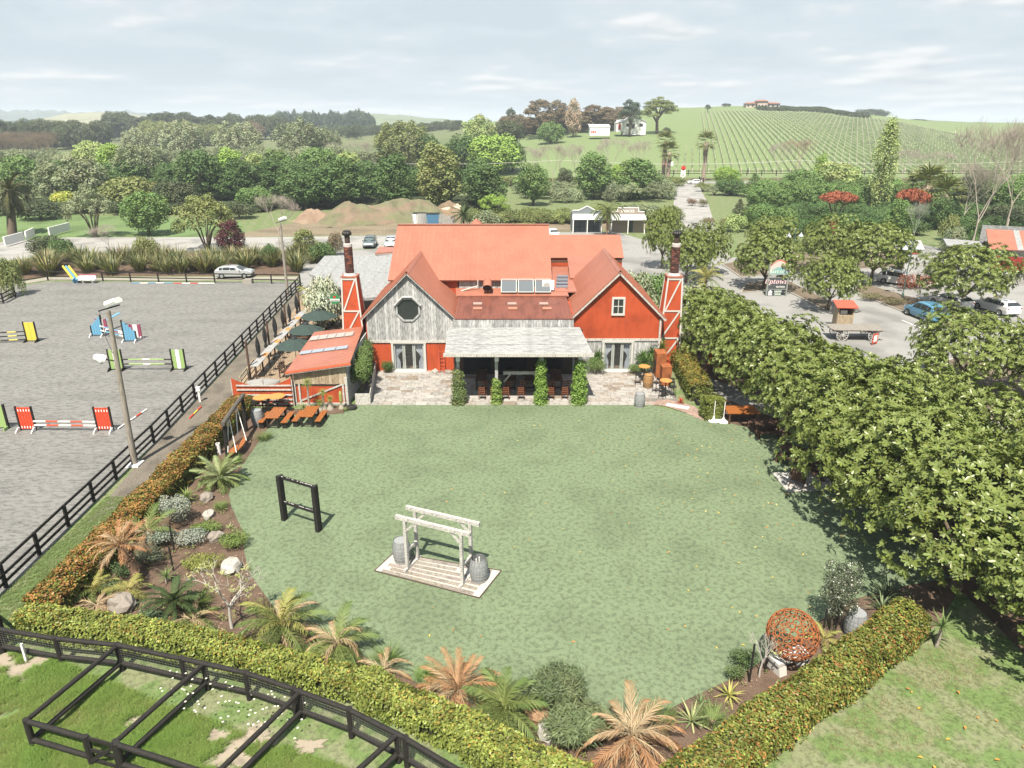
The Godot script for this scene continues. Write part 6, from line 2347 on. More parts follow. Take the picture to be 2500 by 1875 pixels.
	stuff_part(wf,"foliage",b.done(),leafy("dark_leaf",0.062,0.075,0.05,0.5))
	b = MB.new()
	leaf_cloud(b,lobes,560,0.055,0.05,0.1)
	stuff_part(wf,"buds",b.done(),leafy("bud",0.5,0.5,0.46,0.6))
	b = MB.new()
	for k in 5:
		var a:=k*1.26
		b.tube([Vector3(0,0,0),Vector3(cos(a)*0.1,0.9,sin(a)*0.1),Vector3(cos(a)*0.35+0.1,2.0,sin(a)*0.35)],[0.05,0.03,0.015],6)
	part(wf,"stems",b.done(),mats["bark"])
	ground_cover()
	rust_sphere()
	# planter of shrubs and bottle plants by the shed
	var pl:=thing("timber_planter","long pale timber planter box beside the shed and barn","planter")
	var p0:=Vector3(-10.54,0,-44.64)
	var p1:=Vector3(-10.82,0,-51.7)
	for s in [[p0+Vector3(-0.05,0.4,0),p0+Vector3(0.95,0.4,0)],[p0+Vector3(0.95,0.4,0),p1+Vector3(0.35,0.4,0)]]:
		for k in 4:
			var m:=MB.new()
			m.beam(s[0]+Vector3(0,-0.3+k*0.2,0),s[1]+Vector3(0,-0.3+k*0.2,0),0.05,0.19)
			part(pl,"board",m.done(),mats["white_timber"])
	shrub("tall glossy shrub filling the timber planter, near end",Vector3(-10.37,0,-45.66)+Vector3(0,0.5,-0.3),Vector3(0.85,1.6,0.9),Color(0.11,0.165,0.05),4200,0.12)
	shrub("tall glossy shrub filling the timber planter, middle",Vector3(-10.73,0,-48.13)+Vector3(0,0.5,0),Vector3(0.85,1.7,1.1),Color(0.105,0.16,0.05),4200,0.12)
	shrub("tall glossy shrub filling the timber planter, far end",Vector3(-10.97,0,-50.42)+Vector3(0,0.5,0),Vector3(0.7,1.6,1.0),Color(0.10,0.15,0.05),3600,0.12)
	shrub("round clipped green bush beside the left barn door",Vector3(-9.46,0,-51.05),Vector3(0.48,0.75,0.45),Color(0.08,0.14,0.04),2200,0.07)
	shrub("round clipped bush right of the veranda's last post",Vector3(6.3,0,-50.84),Vector3(0.95,0.85,0.7),Color(0.13,0.19,0.065),3600,0.07)
	shrub("small round bush between right door and yuccas",Vector3(9.29,0,-50.84),Vector3(0.5,0.55,0.45),Color(0.12,0.18,0.05),1800,0.07)
	shrub("green bush behind the right chimney",Vector3(14.35,0,-56.39),Vector3(1.2,0.9,0.9),Color(0.09,0.15,0.05),2600,0.1)
	nn = 0
	for q in [[Vector3(10.06,0,-50.84),0.9],[Vector3(10.6,0,-51.48),1.5],[Vector3(10.99,0,-51.27),1.1],[Vector3(11.33,0,-51.59),1.8],[Vector3(9.91,0,-51.37),1.2],[Vector3(6.46,0,-51.37),1.2]]:
		sword_plant("yucca",["dense green yucca nearest the right door","tall dense yucca left of centre by the right door","dense yucca behind the tall rust cabinet","tallest yucca against the right chimney tower","yucca against the wall right of the folding door","yucca against the wall right of the veranda"][nn],"yucca",q[0]+Vector3(0,0.04,0),90,0.85,0.085,0.35,Color(0.11,0.185,0.055),q[1],-0.5)
		nn += 1
	sword_plant("bromeliad","red bromeliad on the white kerb by the patio hedge","plant",Vector3(11.33,0,-44.8)+Vector3(0.1,0.1,0),26,0.42,0.06,0.5,Color(0.36,0.035,0.03),0.05,0.1)
	var kb:=MB.new()
	kb.beam(Vector3(10.45,0,-44.47)+Vector3(0,0.06,0),Vector3(11.79,0,-43.81)+Vector3(0,0.06,0),0.35,0.1)
	solo("white_kerb",kb.done(),mats["white_paint"],"white stone kerb under the red bromeliad","kerb")
	# ponytail palms by the shed
	var bedb:=MB.new()
	bedb.slab([Vector3(-13.99,0.07,-42.45),Vector3(-11.05,0.07,-43),Vector3(-11.15,0.07,-44.3),Vector3(-14.33,0.07,-43.64)],0.05)
	setting("succulent_bed",bedb.done(),mats["soil"],"small planted bed in front of the shed")
	nn = 0
	for q in [[Vector3(-13.41,0,-43.49),1.95,40,0.62,Vector3(-13.57,1.54,-44)],[Vector3(-12.5,0,-43.65),1.2,40,0.5,Vector3.ZERO],[Vector3(-12.7,0,-43.49),0.55,30,0.42,Vector3.ZERO],[Vector3(-12.06,0,-43.65),0.75,34,0.42,Vector3.ZERO]]:
		var t:=sword_plant("ponytail_palm",["tall ponytail palm with drooping leaf head in front of the shed","middle ponytail palm in front of the shed","short ponytail palm left of the middle one","short ponytail palm right of the middle one"][nn],"plant",q[0]+Vector3(0,0.07,0),110,q[3],0.022,1.9,Color(0.19,0.22,0.055),q[1],-0.2)
		var m:=MB.new()
		m.lathe(Vector3.ZERO,[Vector2(0.24,0.0),Vector2(0.2,0.12),Vector2(0.09,0.35),Vector2(0.05,0.6*minf(1.0,q[1]))],14)
		part(t,"swollen_base",m.done(),mats["pale_bark"])
		nn += 1
	sword_plant("yucca","bushy pale yucca at the left end of the shed bed","yucca",Vector3(-13.88,0,-43.65)+Vector3(0,0.07,0),60,0.5,0.04,0.9,Color(0.19,0.23,0.1),0.15,-0.1)
	var ct:=thing("column_cactus","single tall yellow-green cactus column in the shed bed","cactus",Vector3(-11.36,0,-43.81)+Vector3(0,0.07,0))
	var cm:=MB.new()
	cm.lathe(Vector3(0,0.35,0),[Vector2(0.06,0),Vector2(0.11,0.2),Vector2(0.11,0.7),Vector2(0.06,0.85),Vector2(0,0.9)],12)
	part(ct,"column",cm.done(),plain("cactus",0.22,0.24,0.08,0.7))
	cm = MB.new()
	cm.lathe(Vector3.ZERO,[Vector2(0.2,0),Vector2(0.08,0.25),Vector2(0.06,0.4)],12)
	part(ct,"swollen_base",cm.done(),mats["pale_bark"])
	grass_clump("small spiky plant at the right end of the shed bed",Vector3(-11.03,0,-43.41)+Vector3(0,0.07,0),0.3,0.25,Color(0.14,0.17,0.06),80)
	# climbers on the veranda posts
	nn = 0
	for q in [[-3.61,2.4,0.52,Color(0.12,0.16,0.055)],[-1.04,1.75,0.36,Color(0.17,0.25,0.06)],[1.95,3.15,0.43,Color(0.165,0.27,0.055)],[4.53,3.05,0.55,Color(0.165,0.27,0.055)]]:
		var t:=thing("climber",["leafy climber with a few pink flowers on the leftmost veranda post","short leafy climber on the second veranda post","tall bright climber on the third veranda post","broad bright climber on the rightmost veranda post"][nn],"climber",Vector3(q[0],0.05,-44.75),0.0,"climbers on the veranda posts")
		var lb:=[]
		for k in 11:
			var y: float = q[1]*(k+0.5)/11.0
			var w: float = q[2]*(1.15-0.4*k/10.0)
			lb.append([Vector3(rr(-0.06,0.06),y,rr(-0.05,0.08)),Vector3(w,q[1]/11.0*1.1,w*0.9)])
		var cb:=MB.new()
		leaf_cloud(cb,lb,int(2600.0*q[1]/2.4),0.11,0.09,0.22,0.4)
		stuff_part(t,"leaves",cb.done(),leafy("climber%d" % mini(nn,2),q[3].r,q[3].g,q[3].b,0.45))
		if nn==0:
			cb = MB.new()
			leaf_cloud(cb,lb,70,0.08,0.08,0.1)
			stuff_part(t,"flowers",cb.done(),leafy("pink",0.42,0.2,0.16,0.6))
		nn += 1


func ground_cover() -> void:
	# weeds,seedlings and bark chips scattered over the mulch
	var beds:=[PackedVector2Array([Vector2(-15.58,-39.98),Vector2(-15.25,-35.87),Vector2(-14.89,-33.17),Vector2(-14.2,-31.02),Vector2(-12.92,-29.09),Vector2(-12.08,-27.16),Vector2(-11.21,-25.43),Vector2(-9.36,-23),Vector2(-7.08,-21.16),Vector2(-8.25,-19.98),Vector2(-11.57,-20.92),Vector2(-16.49,-22.45),Vector2(-16.23,-27.53),Vector2(-16.72,-33.17),Vector2(-17.22,-38.31)]),PackedVector2Array([Vector2(-6.85,-20.92),Vector2(-2.26,-18.59),Vector2(0.35,-17.52),Vector2(2.08,-16.97),Vector2(4.32,-17.37),Vector2(5.87,-18.33),Vector2(7.88,-19.43),Vector2(9.85,-20.92),Vector2(13.33,-23.43),Vector2(14.83,-23.87),Vector2(9.68,-19.98),Vector2(5.29,-16.45),Vector2(2.66,-15.79),Vector2(0.34,-16.45),Vector2(-3.17,-18.49)])]
	var weeds:=MB.new()
	var chips:=MB.new()
	var f:=FastNoiseLite.new()
	f.seed = 8
	f.frequency = 0.7
	for k in 9000:
		var p:=Vector2(rr(-19,16),rr(-42,-14))
		if not (Geometry2D.is_point_in_polygon(p,beds[0]) or Geometry2D.is_point_in_polygon(p,beds[1])):
			continue
		var a:=rr(0,TAU)
		var g:=rr(0.6,1.5)
		if f.get_noise_2d(p.x,p.y)>0.05:
			for j in 7:
				weeds.col = Color(0.13*g,0.17*g,0.055*g).lerp(Color(0.22,0.19,0.08),rr(0,0.5))
				weeds.leaf(Vector3(p.x+rr(-0.06,0.06),rr(0.02,0.16),p.y+rr(-0.06,0.06)),Vector3(cos(a+j),rr(0.2,1.0),sin(a+j)).normalized(),Vector3(rr(-0.4,0.4),1,rr(-0.4,0.4)).normalized(),rr(0.07,0.15),rr(0.03,0.05),0.2)
		else:
			chips.col = Color(0.21*g,0.15*g,0.11*g)
			chips.box(Vector3(p.x,0.03,p.y),Vector3(rr(0.04,0.14),0.015,rr(0.02,0.04)),Basis(Vector3.UP,a))
	setting("ground_cover",weeds.done(),leafy("weed",1,1,1,0.7),"small weeds and seedlings scattered over the mulch","stuff","plants")
	setting("bark_chips",chips.done(),mat("chip",Color(1,1,1),0.95),"pale bark chips scattered over the mulch","stuff","bark")


func pale_tree(label: String,at: Vector3,h: float,w: float,seed_: int,leaves: int) -> void:
	var t:=thing("bare_tree",label,"tree",at)
	var b:=MB.new()
	var tips:=[]
	limb(b,Vector3.ZERO,Vector3(0.05,1,0.02).normalized(),h*0.38,h*0.026,5,w/h*1.5,tips)
	part(t,"branches",b.done(),plain("white_bark",0.36,0.34,0.31,0.9))
	b = MB.new()
	for k in leaves*8:
		if tips.size()==0:
			break
		var p: Vector3 = tips[(k/8)*7 % tips.size()]+Vector3(rr(-0.08,0.08),rr(-0.08,0.08),rr(-0.08,0.08))
		var a:=rr(0,TAU)
		b.leaf(p,Vector3(cos(a),rr(0.1,0.7),sin(a)).normalized(),Vector3(rr(-0.4,0.4),1,rr(-0.4,0.4)).normalized(),rr(0.11,0.18),rr(0.05,0.07),0.2)
	stuff_part(t,"leaves",b.done(),leafy("yellow_leaf",0.26,0.28,0.11,0.5))


func limb(b: MB,p: Vector3,d: Vector3,ln: float,r: float,depth: int,wide: float,tips: Array,kids:=3) -> void:
	var mid:=p+d*ln*0.5+Vector3(rr(-1,1),rr(-0.3,0.3),rr(-1,1))*ln*0.05
	var e:=p+d*ln
	b.tube([p,mid,e],[r,r*0.85,r*0.65],5 if depth>2 else 3,false)
	if depth==0:
		tips.append(e)
		return
	for k in kids:
		var a:=TAU*k/kids+rr(0,2.0)
		var o:=Vector3(cos(a),0,sin(a))*wide*rr(0.6,1.2)
		var nd:=(d+o+Vector3(0,rr(0.0,0.25),0)).normalized()
		limb(b,e if k else mid.lerp(e,0.7),nd,ln*rr(0.58,0.8),r*0.6,depth-1,wide,tips,kids)


func rust_sphere() -> void:
	var t:=thing("rust_sphere","openwork sphere of welded rusty rings on a stone trestle","sculpture")
	var c:=Vector3(9.67,1.42,-19.94)
	var r:=0.86
	var b:=MB.new()
	var pts:=[]
	for k in 150:
		var y:=1.0-2.0*(k+0.5)/150.0
		var a:=k*2.399963
		pts.append(Vector3(cos(a)*sqrt(1-y*y),y,sin(a)*sqrt(1-y*y)))
	for p in pts:
		var rad:=rr(0.085,0.13)
		var x: Vector3 = Vector3.UP.cross(p).normalized() if absf(p.y)<0.95 else Vector3.RIGHT
		var z: Vector3 = p.cross(x).normalized()
		var loop:=[]
		var rs:=[]
		var n:=13
		var part_ring:=1.0 if rng.randf()<0.6 else 0.8
		var a0:=rr(0,TAU)
		for k in n:
			var a:=a0+TAU*part_ring*k/(n-1)
			loop.append(c+(p*r+x*cos(a)*rad+z*sin(a)*rad).normalized()*r)
			rs.append(0.02)
		b.tube(loop,rs,5,false)
	part(t,"rings",b.done(),mats["corten"])
	var st:=thing("stone_trestle","pale stone trestle bench carrying the rust sphere","trestle")
	var g:=Vector3(9.71,0,-19.98)
	var ax:=Vector3(0.92,0,-0.39)
	var sd:=Vector3(0.39,0,0.92)
	for s in [-1.0,1.0]:
		var m:=MB.new()
		var o = g+ax*s*0.5
		m.prism(PackedVector2Array([Vector2(-0.32,0),Vector2(-0.22,0.42),Vector2(0.22,0.42),Vector2(0.32,0)]),-0.16,0.16,Transform3D(Basis(sd,Vector3.UP,sd.cross(Vector3.UP)),o))
		part(st,"leg",m.done(),plain("pale_stone",0.42,0.41,0.39,0.9))
	var m:=MB.new()
	m.box(g+Vector3(0,0.48,0),Vector3(1.45,0.12,0.5),Basis(ax,Vector3.UP,sd))
	part(st,"top",m.done(),mats["pale_stone"])


func build_paddock() -> void:
	var m: Material = mats["black_timber"]
	var t:=thing("log_fence","curving black log rail fence with wire mesh in front of the front hedge","fence")
	var line:=[Vector3(-19.53,0,-20.73),Vector3(-18.38,0,-20.68),Vector3(-15.92,0,-20.14),Vector3(-13.61,0,-19.82),Vector3(-11.1,0,-19.15),Vector3(-8.71,0,-18.49),Vector3(-6.96,0,-17.8),Vector3(-4.99,0,-16.94),Vector3(-3.11,0,-15.87),Vector3(-1.39,0,-14.72)]
	rail_fence(t,line,[1.08,0.3],2.4,1.15,0.165,m,true)
	# wire mesh between the rails
	for k in line.size()-1:
		var w:=MB.new()
		var a: Vector3 = line[k]
		var b: Vector3 = line[k+1]
		for i in 7:
			w.beam(a+Vector3(0,0.35+i*0.1,0.03),b+Vector3(0,0.35+i*0.1,0.03),0.004,0.004)
		for i in int(a.distance_to(b)/0.12):
			var p:=a.lerp(b,i*0.12/a.distance_to(b))
			w.beam(p+Vector3(0,0.32,0.03),p+Vector3(0,1.02,0.03),0.004,0.004)
		stuff_part(t,"wire_mesh",w.done(),plain("wire",0.16,0.16,0.15,0.6))
	var pens:=[[Vector3(-13.61,0,-19.82),Vector3(-14.65,0,-16.55),"log rail fence at the left side of the first pen"],[Vector3(-10.26,0,-18.92),Vector3(-11.55,0,-15.76),"log rail fence between the first and second pens"],[Vector3(-6.72,0,-17.71),Vector3(-8.26,0,-14.57),"log rail fence between the second and third pens"],[Vector3(-3.39,0,-16.03),Vector3(-5.07,0,-13.74),"log rail fence between the third and fourth pens"]]
	for p in pens:
		var f:=thing("pen_fence",p[2],"fence",Vector3.ZERO,0.0,"log rails dividing the pens")
		rail_fence(f,[p[0],p[1]],[1.05,0.32],2.6,1.12,0.16,m,true)
	var f:=thing("pen_fence","log rails along the near side of the first pen, by the gate","fence",Vector3.ZERO,0.0,"log rails dividing the pens")
	rail_fence(f,[Vector3(-14.65,0,-16.55),Vector3(-12.51,0,-15.92)],[1.05,0.32],2.6,1.12,0.16,m,true)
	f = thing("pen_fence","log rails along the near side of the second pen","fence",Vector3.ZERO,0.0,"log rails dividing the pens")
	rail_fence(f,[Vector3(-11.44,0,-15.66),Vector3(-8.14,0,-14.6),Vector3(-4.78,0,-13.59)],[1.05,0.32],2.6,1.12,0.16,m,true)
	f = thing("gate_fence","end of a black board fence left of the log rails","fence")
	rail_fence(f,[Vector3(-20.22,0,-22.19),Vector3(-18.59,0,-21.11)],[1.05,0.6],2.2,1.25,0.16,m)
	var g:=thing("pen_gate","small black timber gate with a diagonal brace in the first pen","gate")
	var a:=Vector3(-12.47,0,-15.92)
	var b:=Vector3(-11.52,0,-15.66)
	for p in [a,b]:
		var q:=MB.new()
		q.box(p+Vector3(0,0.55,0),Vector3(0.14,1.1,0.1))
		part(g,"stile",q.done(),m)
	for y in [0.2,0.6,1.04]:
		var q:=MB.new()
		q.beam(a+Vector3(0,y,0),b+Vector3(0,y,0),0.05,0.12)
		part(g,"rail",q.done(),m)
	var q:=MB.new()
	q.beam(a+Vector3(0,0.2,0.04),b+Vector3(0,1.0,0.04),0.05,0.1)
	part(g,"brace",q.done(),m)
	q = MB.new()
	q.box(Vector3(0,0.4,0),Vector3(0.07,0.8,0.07))
	solo("white_peg",q.done(),mats["white_paint"],"short white peg in the grass by the log fence","peg",Vector3(-17.23,0,-20.21))
	# bare straw-coloured ground showing through
	var n:=0
	for s in [[Vector2(-8.08,-16.88),0.95],[Vector2(-8.44,-16.11),0.8],[Vector2(-9.19,-16.97),0.5],[Vector2(-6.23,-16.59),0.6],[Vector2(-17.33,-19.91),1.4],[Vector2(-18.47,-19.91),1.2],[Vector2(-11.9,-17.48),0.5],[Vector2(-11.36,-16.97),0.35]]:
		var p:=PackedVector2Array()
		for k in 70:
			var ang:=TAU*k/70.0
			p.append(s[0]+Vector2(cos(ang),sin(ang)*0.6)*s[1]*(0.72+0.2*sin(ang*3.0+n)+0.14*sin(ang*7.0+n*2.0)+rr(-0.16,0.16)))
		ground_sheet("bare_soil",p,0.02+0.003*n,mat("straw",Color(0.30,0.26,0.205),0.95,t_clump,Vector3(1.2,1.2,1.2),t_wide,Vector3(0.5,0.5,0.5),b_fine,0.7),["bare straw patch in the middle of the second pen","bare straw patch near the second pen's gate end","small bare patch at the second pen's left rail","bare straw patch in the third pen","bare ground along the log fence at the left","bare ground at the far left of the log fence","small bare patch in the first pen","smallest bare patch in the first pen"][n])
		n += 1
	for s in [[Vector2(9.21,-18.69),3.2,0.0],[Vector2(11,-17.52),2.6,1.0],[Vector2(14.41,-19.98),2.2,2.0]]:
		var b2:=MB.new()
		for k in 900:
			var ang:=rr(0,TAU)
			var o:=sqrt(rng.randf())
			var pp:=Vector3(s[0].x+cos(ang)*o*s[1],0.02,s[0].y+sin(ang)*o*s[1]*0.5)
			if pp.z<lerpf(-13.9,-22.2,(pp.x-4.2)/11.0)+1.2:
				continue
			b2.col = Color(0.24,0.20,0.11)*rr(0.8,1.2)
			b2.blade(pp,Vector3(rr(-1,1),0.3,rr(-1,1)).normalized(),Vector3.UP,rr(0.1,0.25),0.012,0.8,2)
		var dg:=solo("dry_grass",b2.done(),leafy("dry",1,1,1,0.8),"dry straw-coloured grass on the far side of the right hedge","grass")
		dg.set_meta("kind","stuff")
	# white daisies along the fence
	var d:=MB.new()
	for k in 70:
		var u:=rng.randf()
		var p:=Vector3(lerpf(-11.5,-6.5,u),0.0,lerpf(-19.2,-17.6,u)+rr(-0.2,1.2))
		var h:=rr(0.2,0.7)
		d.col = Color(0.12,0.18,0.05)
		d.blade(p,Vector3(rr(-0.2,0.2),1,rr(-0.2,0.2)).normalized(),Vector3.UP,h,0.014,0.1,2)
		d.col = Color(0.62,0.62,0.56)
		for i in 6:
			var a2:=TAU*i/6.0
			d.leaf(p+Vector3(0,h,0),Vector3(cos(a2),0.2,sin(a2)).normalized(),Vector3.UP,0.045,0.03,0.1)
	var ds:=solo("daisies",d.done(),leafy("daisy",1,1,1,0.7),"white daisies growing through the wire by the log fence","flowers")
	ds.set_meta("kind","stuff")


var protos:={}


func magnolia_proto(n: int) -> Dictionary:
	# a broad evergreen crown of leaf rosettes on a short forked trunk
	var key:="magnolia%d" % n
	if protos.has(key):
		return protos[key]
	rng.seed = 500+n
	var b:=MB.new()
	var lobes:=[]
	for k in 44:
		var y:=1.0-1.7*(k+0.5)/44.0
		var a:=k*2.399963+n
		var r:=sqrt(maxf(0.0,1.0-y*y)) if y>0.0 else 1.0+0.12*y
		var d:=Vector3(cos(a)*r,y,sin(a)*r)
		lobes.append([Vector3(0,3.5,0)+d*Vector3(3.0,2.2,3.0)*rr(0.74,1.12),rr(0.6,1.15)])
	for l in lobes:
		var c: Vector3 = l[0]
		var rad: float = l[1]
		var g0:=rr(0.8,1.2)
		for k in int(52.0*rad):
			var d:=Vector3(rng.randfn(),rng.randfn()*0.8+0.3,rng.randfn()).normalized()
			var p:=c+d*rad*Vector3(1.0,0.8,1.0)*(1.0-0.35*rng.randf()*rng.randf())
			var ax:=(d*0.7+(p-Vector3(0,2.6,0)).normalized()*0.6+Vector3(rr(-0.3,0.3),rr(0.0,0.5),rr(-0.3,0.3))).normalized()
			var x:=ax.cross(Vector3(rr(-1,1),rr(-1,1),rr(-1,1))).normalized()
			var z:=ax.cross(x)
			var old:=rng.randf()<0.035
			for j in 7:
				var a:=TAU*j/7.0+rr(-0.3,0.3)
				var out:=x*cos(a)+z*sin(a)
				var dir:=(out+ax*rr(0.15,0.75)).normalized()
				var g:=g0*rr(0.75,1.25)
				b.col = Color(g*rr(0.9,1.12),g,g*rr(0.7,1.0))
				if old and j<3:
					b.col = Color(3.0,1.9,0.9)*rr(0.8,1.1)
				b.broad_leaf(p,dir,(ax-dir*ax.dot(dir)).normalized(),rr(0.17,0.27),rr(0.065,0.1),0.15)
	var t:=MB.new()
	t.tube([Vector3.ZERO,Vector3(0.05,0.8,0.0),Vector3(0.0,1.5,0.05)],[0.2,0.16,0.15],10)
	for k in 7:
		var a:=TAU*k/7.0+rr(-0.3,0.3)
		t.tube([Vector3(0,1.3,0.03),Vector3(cos(a)*0.9,2.2+0.3*(k % 3),sin(a)*0.9),Vector3(cos(a)*2.1,3.1+0.5*(k % 3),sin(a)*2.1)],[0.09,0.06,0.025],6)
	protos[key] = {"crown": b.done(),"trunk": t.done(),"w": 8.0,"h": 6.2,"name": "magnolia_tree"}
	return protos[key]


func crown_proto(kind: String,n:=0) -> Dictionary:
	var key:="%s%d" % [kind,n]
	if protos.has(key):
		return protos[key]
	rng.seed = hash(key)
	var b:=MB.new()
	var t:=MB.new()
	var lobes:=[]
	var w:=8.0
	var h:=9.0
	match kind:
		"round","upright","dome":
			var ry:=3.3 if kind=="round" else (4.6 if kind=="upright" else 2.6)
			var rx:=3.3 if kind != "upright" else 2.6
			var cy:=4.9 if kind=="round" else (5.6 if kind=="upright" else 3.4)
			w = rx*2.0+1.6
			h = cy+ry+0.9
			for k in 30:
				var y:=1.0-2.0*(k+0.5)/30.0
				var a:=k*2.399963
				var r:=sqrt(1.0-y*y)
				if kind=="upright":
					r *= 0.75+0.35*(0.5-0.5*y)
				lobes.append([Vector3(0,cy,0)+Vector3(cos(a)*r*rx,y*ry,sin(a)*r*rx)*rr(0.75,1.05),Vector3.ONE*rr(0.85,1.4)])
			leaf_cloud(b,lobes,5200,0.42,0.26,0.26)
			t.tube([Vector3.ZERO,Vector3(0.1,1.5,0),Vector3(0.0,cy,0.1)],[0.3,0.24,0.12],8)
			for k in 6:
				var a:=k*1.05
				t.tube([Vector3(0,1.8+0.3*k,0),Vector3(cos(a)*rx*0.5,cy-0.6+0.4*k,sin(a)*rx*0.5),Vector3(cos(a)*rx*0.85,cy+0.6*k-0.6,sin(a)*rx*0.85)],[0.14,0.08,0.03],5)
		"silver":
			# wind-combed poplar or willow: many small upswept plumes
			w = 9.0
			h = 11.0
			for k in 60:
				var y:=1.0-1.9*(k+0.5)/60.0
				var a:=k*2.399963
				var r:=sqrt(1.0-y*y)
				lobes.append([Vector3(0,6.0,0)+Vector3(cos(a)*r*3.7,y*4.3,sin(a)*r*3.7)*rr(0.75,1.05),Vector3(0.6,rr(0.8,1.5),0.6)])
			leaf_cloud(b,lobes,6000,0.42,0.2,0.3)
			t.tube([Vector3.ZERO,Vector3(0.1,3,0),Vector3(0.0,8,0.1)],[0.35,0.26,0.08],8)
			for k in 9:
				var a:=k*0.9
				t.tube([Vector3(0,1.5+0.4*k,0),Vector3(cos(a)*1.8,4.5+0.5*k,sin(a)*1.8),Vector3(cos(a)*2.8,6.2+0.45*k,sin(a)*2.8)],[0.13,0.07,0.03],5)
		"loose":
			# open,many-stemmed
			w = 9.0
			h = 7.5
			for k in 34:
				var a:=k*2.399963
				var r:=sqrt((k+0.5)/34.0)
				lobes.append([Vector3(cos(a)*r*3.6,6.3-2.6*r*r+rr(-1.2,0.3),sin(a)*r*3.6),Vector3(rr(0.6,1.1),rr(0.4,0.7),rr(0.6,1.1))])
			leaf_cloud(b,lobes,3800,0.34,0.18,0.28)
			for k in 9:
				var a:=k*0.7+rr(-0.2,0.2)
				t.tube([Vector3(cos(a)*0.15,0,sin(a)*0.15),Vector3(cos(a)*0.9,2.2,sin(a)*0.9),Vector3(cos(a)*(1.6+k*0.15),4.2,sin(a)*(1.6+k*0.15)),Vector3(cos(a)*2.6,5.8,sin(a)*2.6)],[0.11,0.08,0.05,0.02],5)
		"bush":
			w = 5.0
			h = 3.4
			for k in 16:
				var a:=k*2.399963
				var r:=sqrt((k+0.5)/16.0)
				lobes.append([Vector3(cos(a)*r*1.8,2.2-1.2*r*r+rr(-0.5,0.4),sin(a)*r*1.8),Vector3.ONE*rr(0.6,0.95)])
			leaf_cloud(b,lobes,3000,0.26,0.15,0.26)
			t.tube([Vector3.ZERO,Vector3(0.1,2.0,0)],[0.14,0.05],6)
		"spire":
			# Lombardy poplar
			w = 6.0
			h = 20.0
			for k in 70:
				var f:=k/69.0
				var a:=k*2.399963
				var r:=2.1*pow(sin(PI*clampf(0.12+f*0.84,0,1)),0.7)*rr(0.5,1.1)
				lobes.append([Vector3(cos(a)*r,1.6+f*17.0,sin(a)*r),Vector3(0.75,rr(1.2,2.0),0.75)])
			leaf_cloud(b,lobes,6500,0.36,0.22,0.28)
			t.tube([Vector3.ZERO,Vector3(0,16,0)],[0.4,0.08],8)
			for k in 10:
				var a:=k*2.4
				t.tube([Vector3(0,1.0+k,0),Vector3(cos(a)*1.2,4.0+k*1.3,sin(a)*1.2)],[0.12,0.04],5)
		"cone":
			w = 5.5
			h = 11.0
			for k in 60:
				var f:=k/59.0
				var a:=k*2.399963
				var r:=2.4*(1.0-f)*rr(0.75,1.1)+0.1
				lobes.append([Vector3(cos(a)*r,1.0+f*9.6,sin(a)*r),Vector3(0.75*(1.15-f),0.4,0.75*(1.15-f))])
			leaf_cloud(b,lobes,4200,0.36,0.14,0.24,0.3)
			t.tube([Vector3.ZERO,Vector3(0,10.5,0)],[0.25,0.04],7)
		"gum":
			# tall tree of flat leaf clouds carried on bare limbs
			w = 11.0
			h = 15.0
			for k in 34:
				var a:=k*2.399963
				var r:=sqrt((k+0.5)/34.0)
				lobes.append([Vector3(cos(a)*r*4.5,12.8-4.5*r*r+rr(-2.2,0.8),sin(a)*r*4.5),Vector3(rr(0.9,1.6),rr(0.5,0.8),rr(0.9,1.6))])
			leaf_cloud(b,lobes,4600,0.5,0.26,0.3)
			t.tube([Vector3.ZERO,Vector3(0.2,4,0),Vector3(0,8,0.2)],[0.5,0.4,0.25],8)
			for k in 8:
				var a:=k*0.8
				t.tube([Vector3(0,3.5+0.5*k,0),Vector3(cos(a)*2.0,7.5+0.4*k,sin(a)*2.0),Vector3(cos(a)*3.8,9.8+0.3*k,sin(a)*3.8)],[0.25,0.14,0.05],6)
		"bare":
			w = 8.0
			h = 9.5
			var tips:=[]
			limb(b,Vector3.ZERO,Vector3(0.02,1,0.03).normalized(),2.7,0.085,6,0.55,tips,3)
			for p in tips:
				if rng.randf()<0.8:
					b.tube([p,p+Vector3(rr(-0.5,0.5),rr(0.2,0.9),rr(-0.5,0.5))],[0.014,0.007],3,false)
			t.tube([Vector3(0,-0.2,0),Vector3(0,1.5,0)],[0.11,0.085],8)
		"flat":
			# flat-topped,red-flowered coral tree
			w = 8.0
			h = 5.0
			for k in 20:
				var a:=k*2.399963
				var r:=sqrt((k+0.5)/20.0)
				lobes.append([Vector3(cos(a)*r*3.3,4.3-0.8*r*r,sin(a)*r*3.3),Vector3(rr(0.7,1.0),rr(0.35,0.5),rr(0.7,1.0))])
			leaf_cloud(b,lobes,2600,0.32,0.22,0.3)
			for k in 7:
				var a:=k*0.9
				t.tube([Vector3.ZERO,Vector3(cos(a)*1.0,1.8,sin(a)*1.0),Vector3(cos(a)*2.6,4.0,sin(a)*2.6)],[0.16,0.1,0.04],5)
	protos[key] = {"crown": b.done(),"trunk": t.done(),"w": w,"h": h,"name": {"bare": "bare_tree","bush": "bush","spire": "poplar_tree","cone": "conifer_tree","gum": "gum_tree","flat": "coral_tree"}.get(kind,"tree")}
	return protos[key]


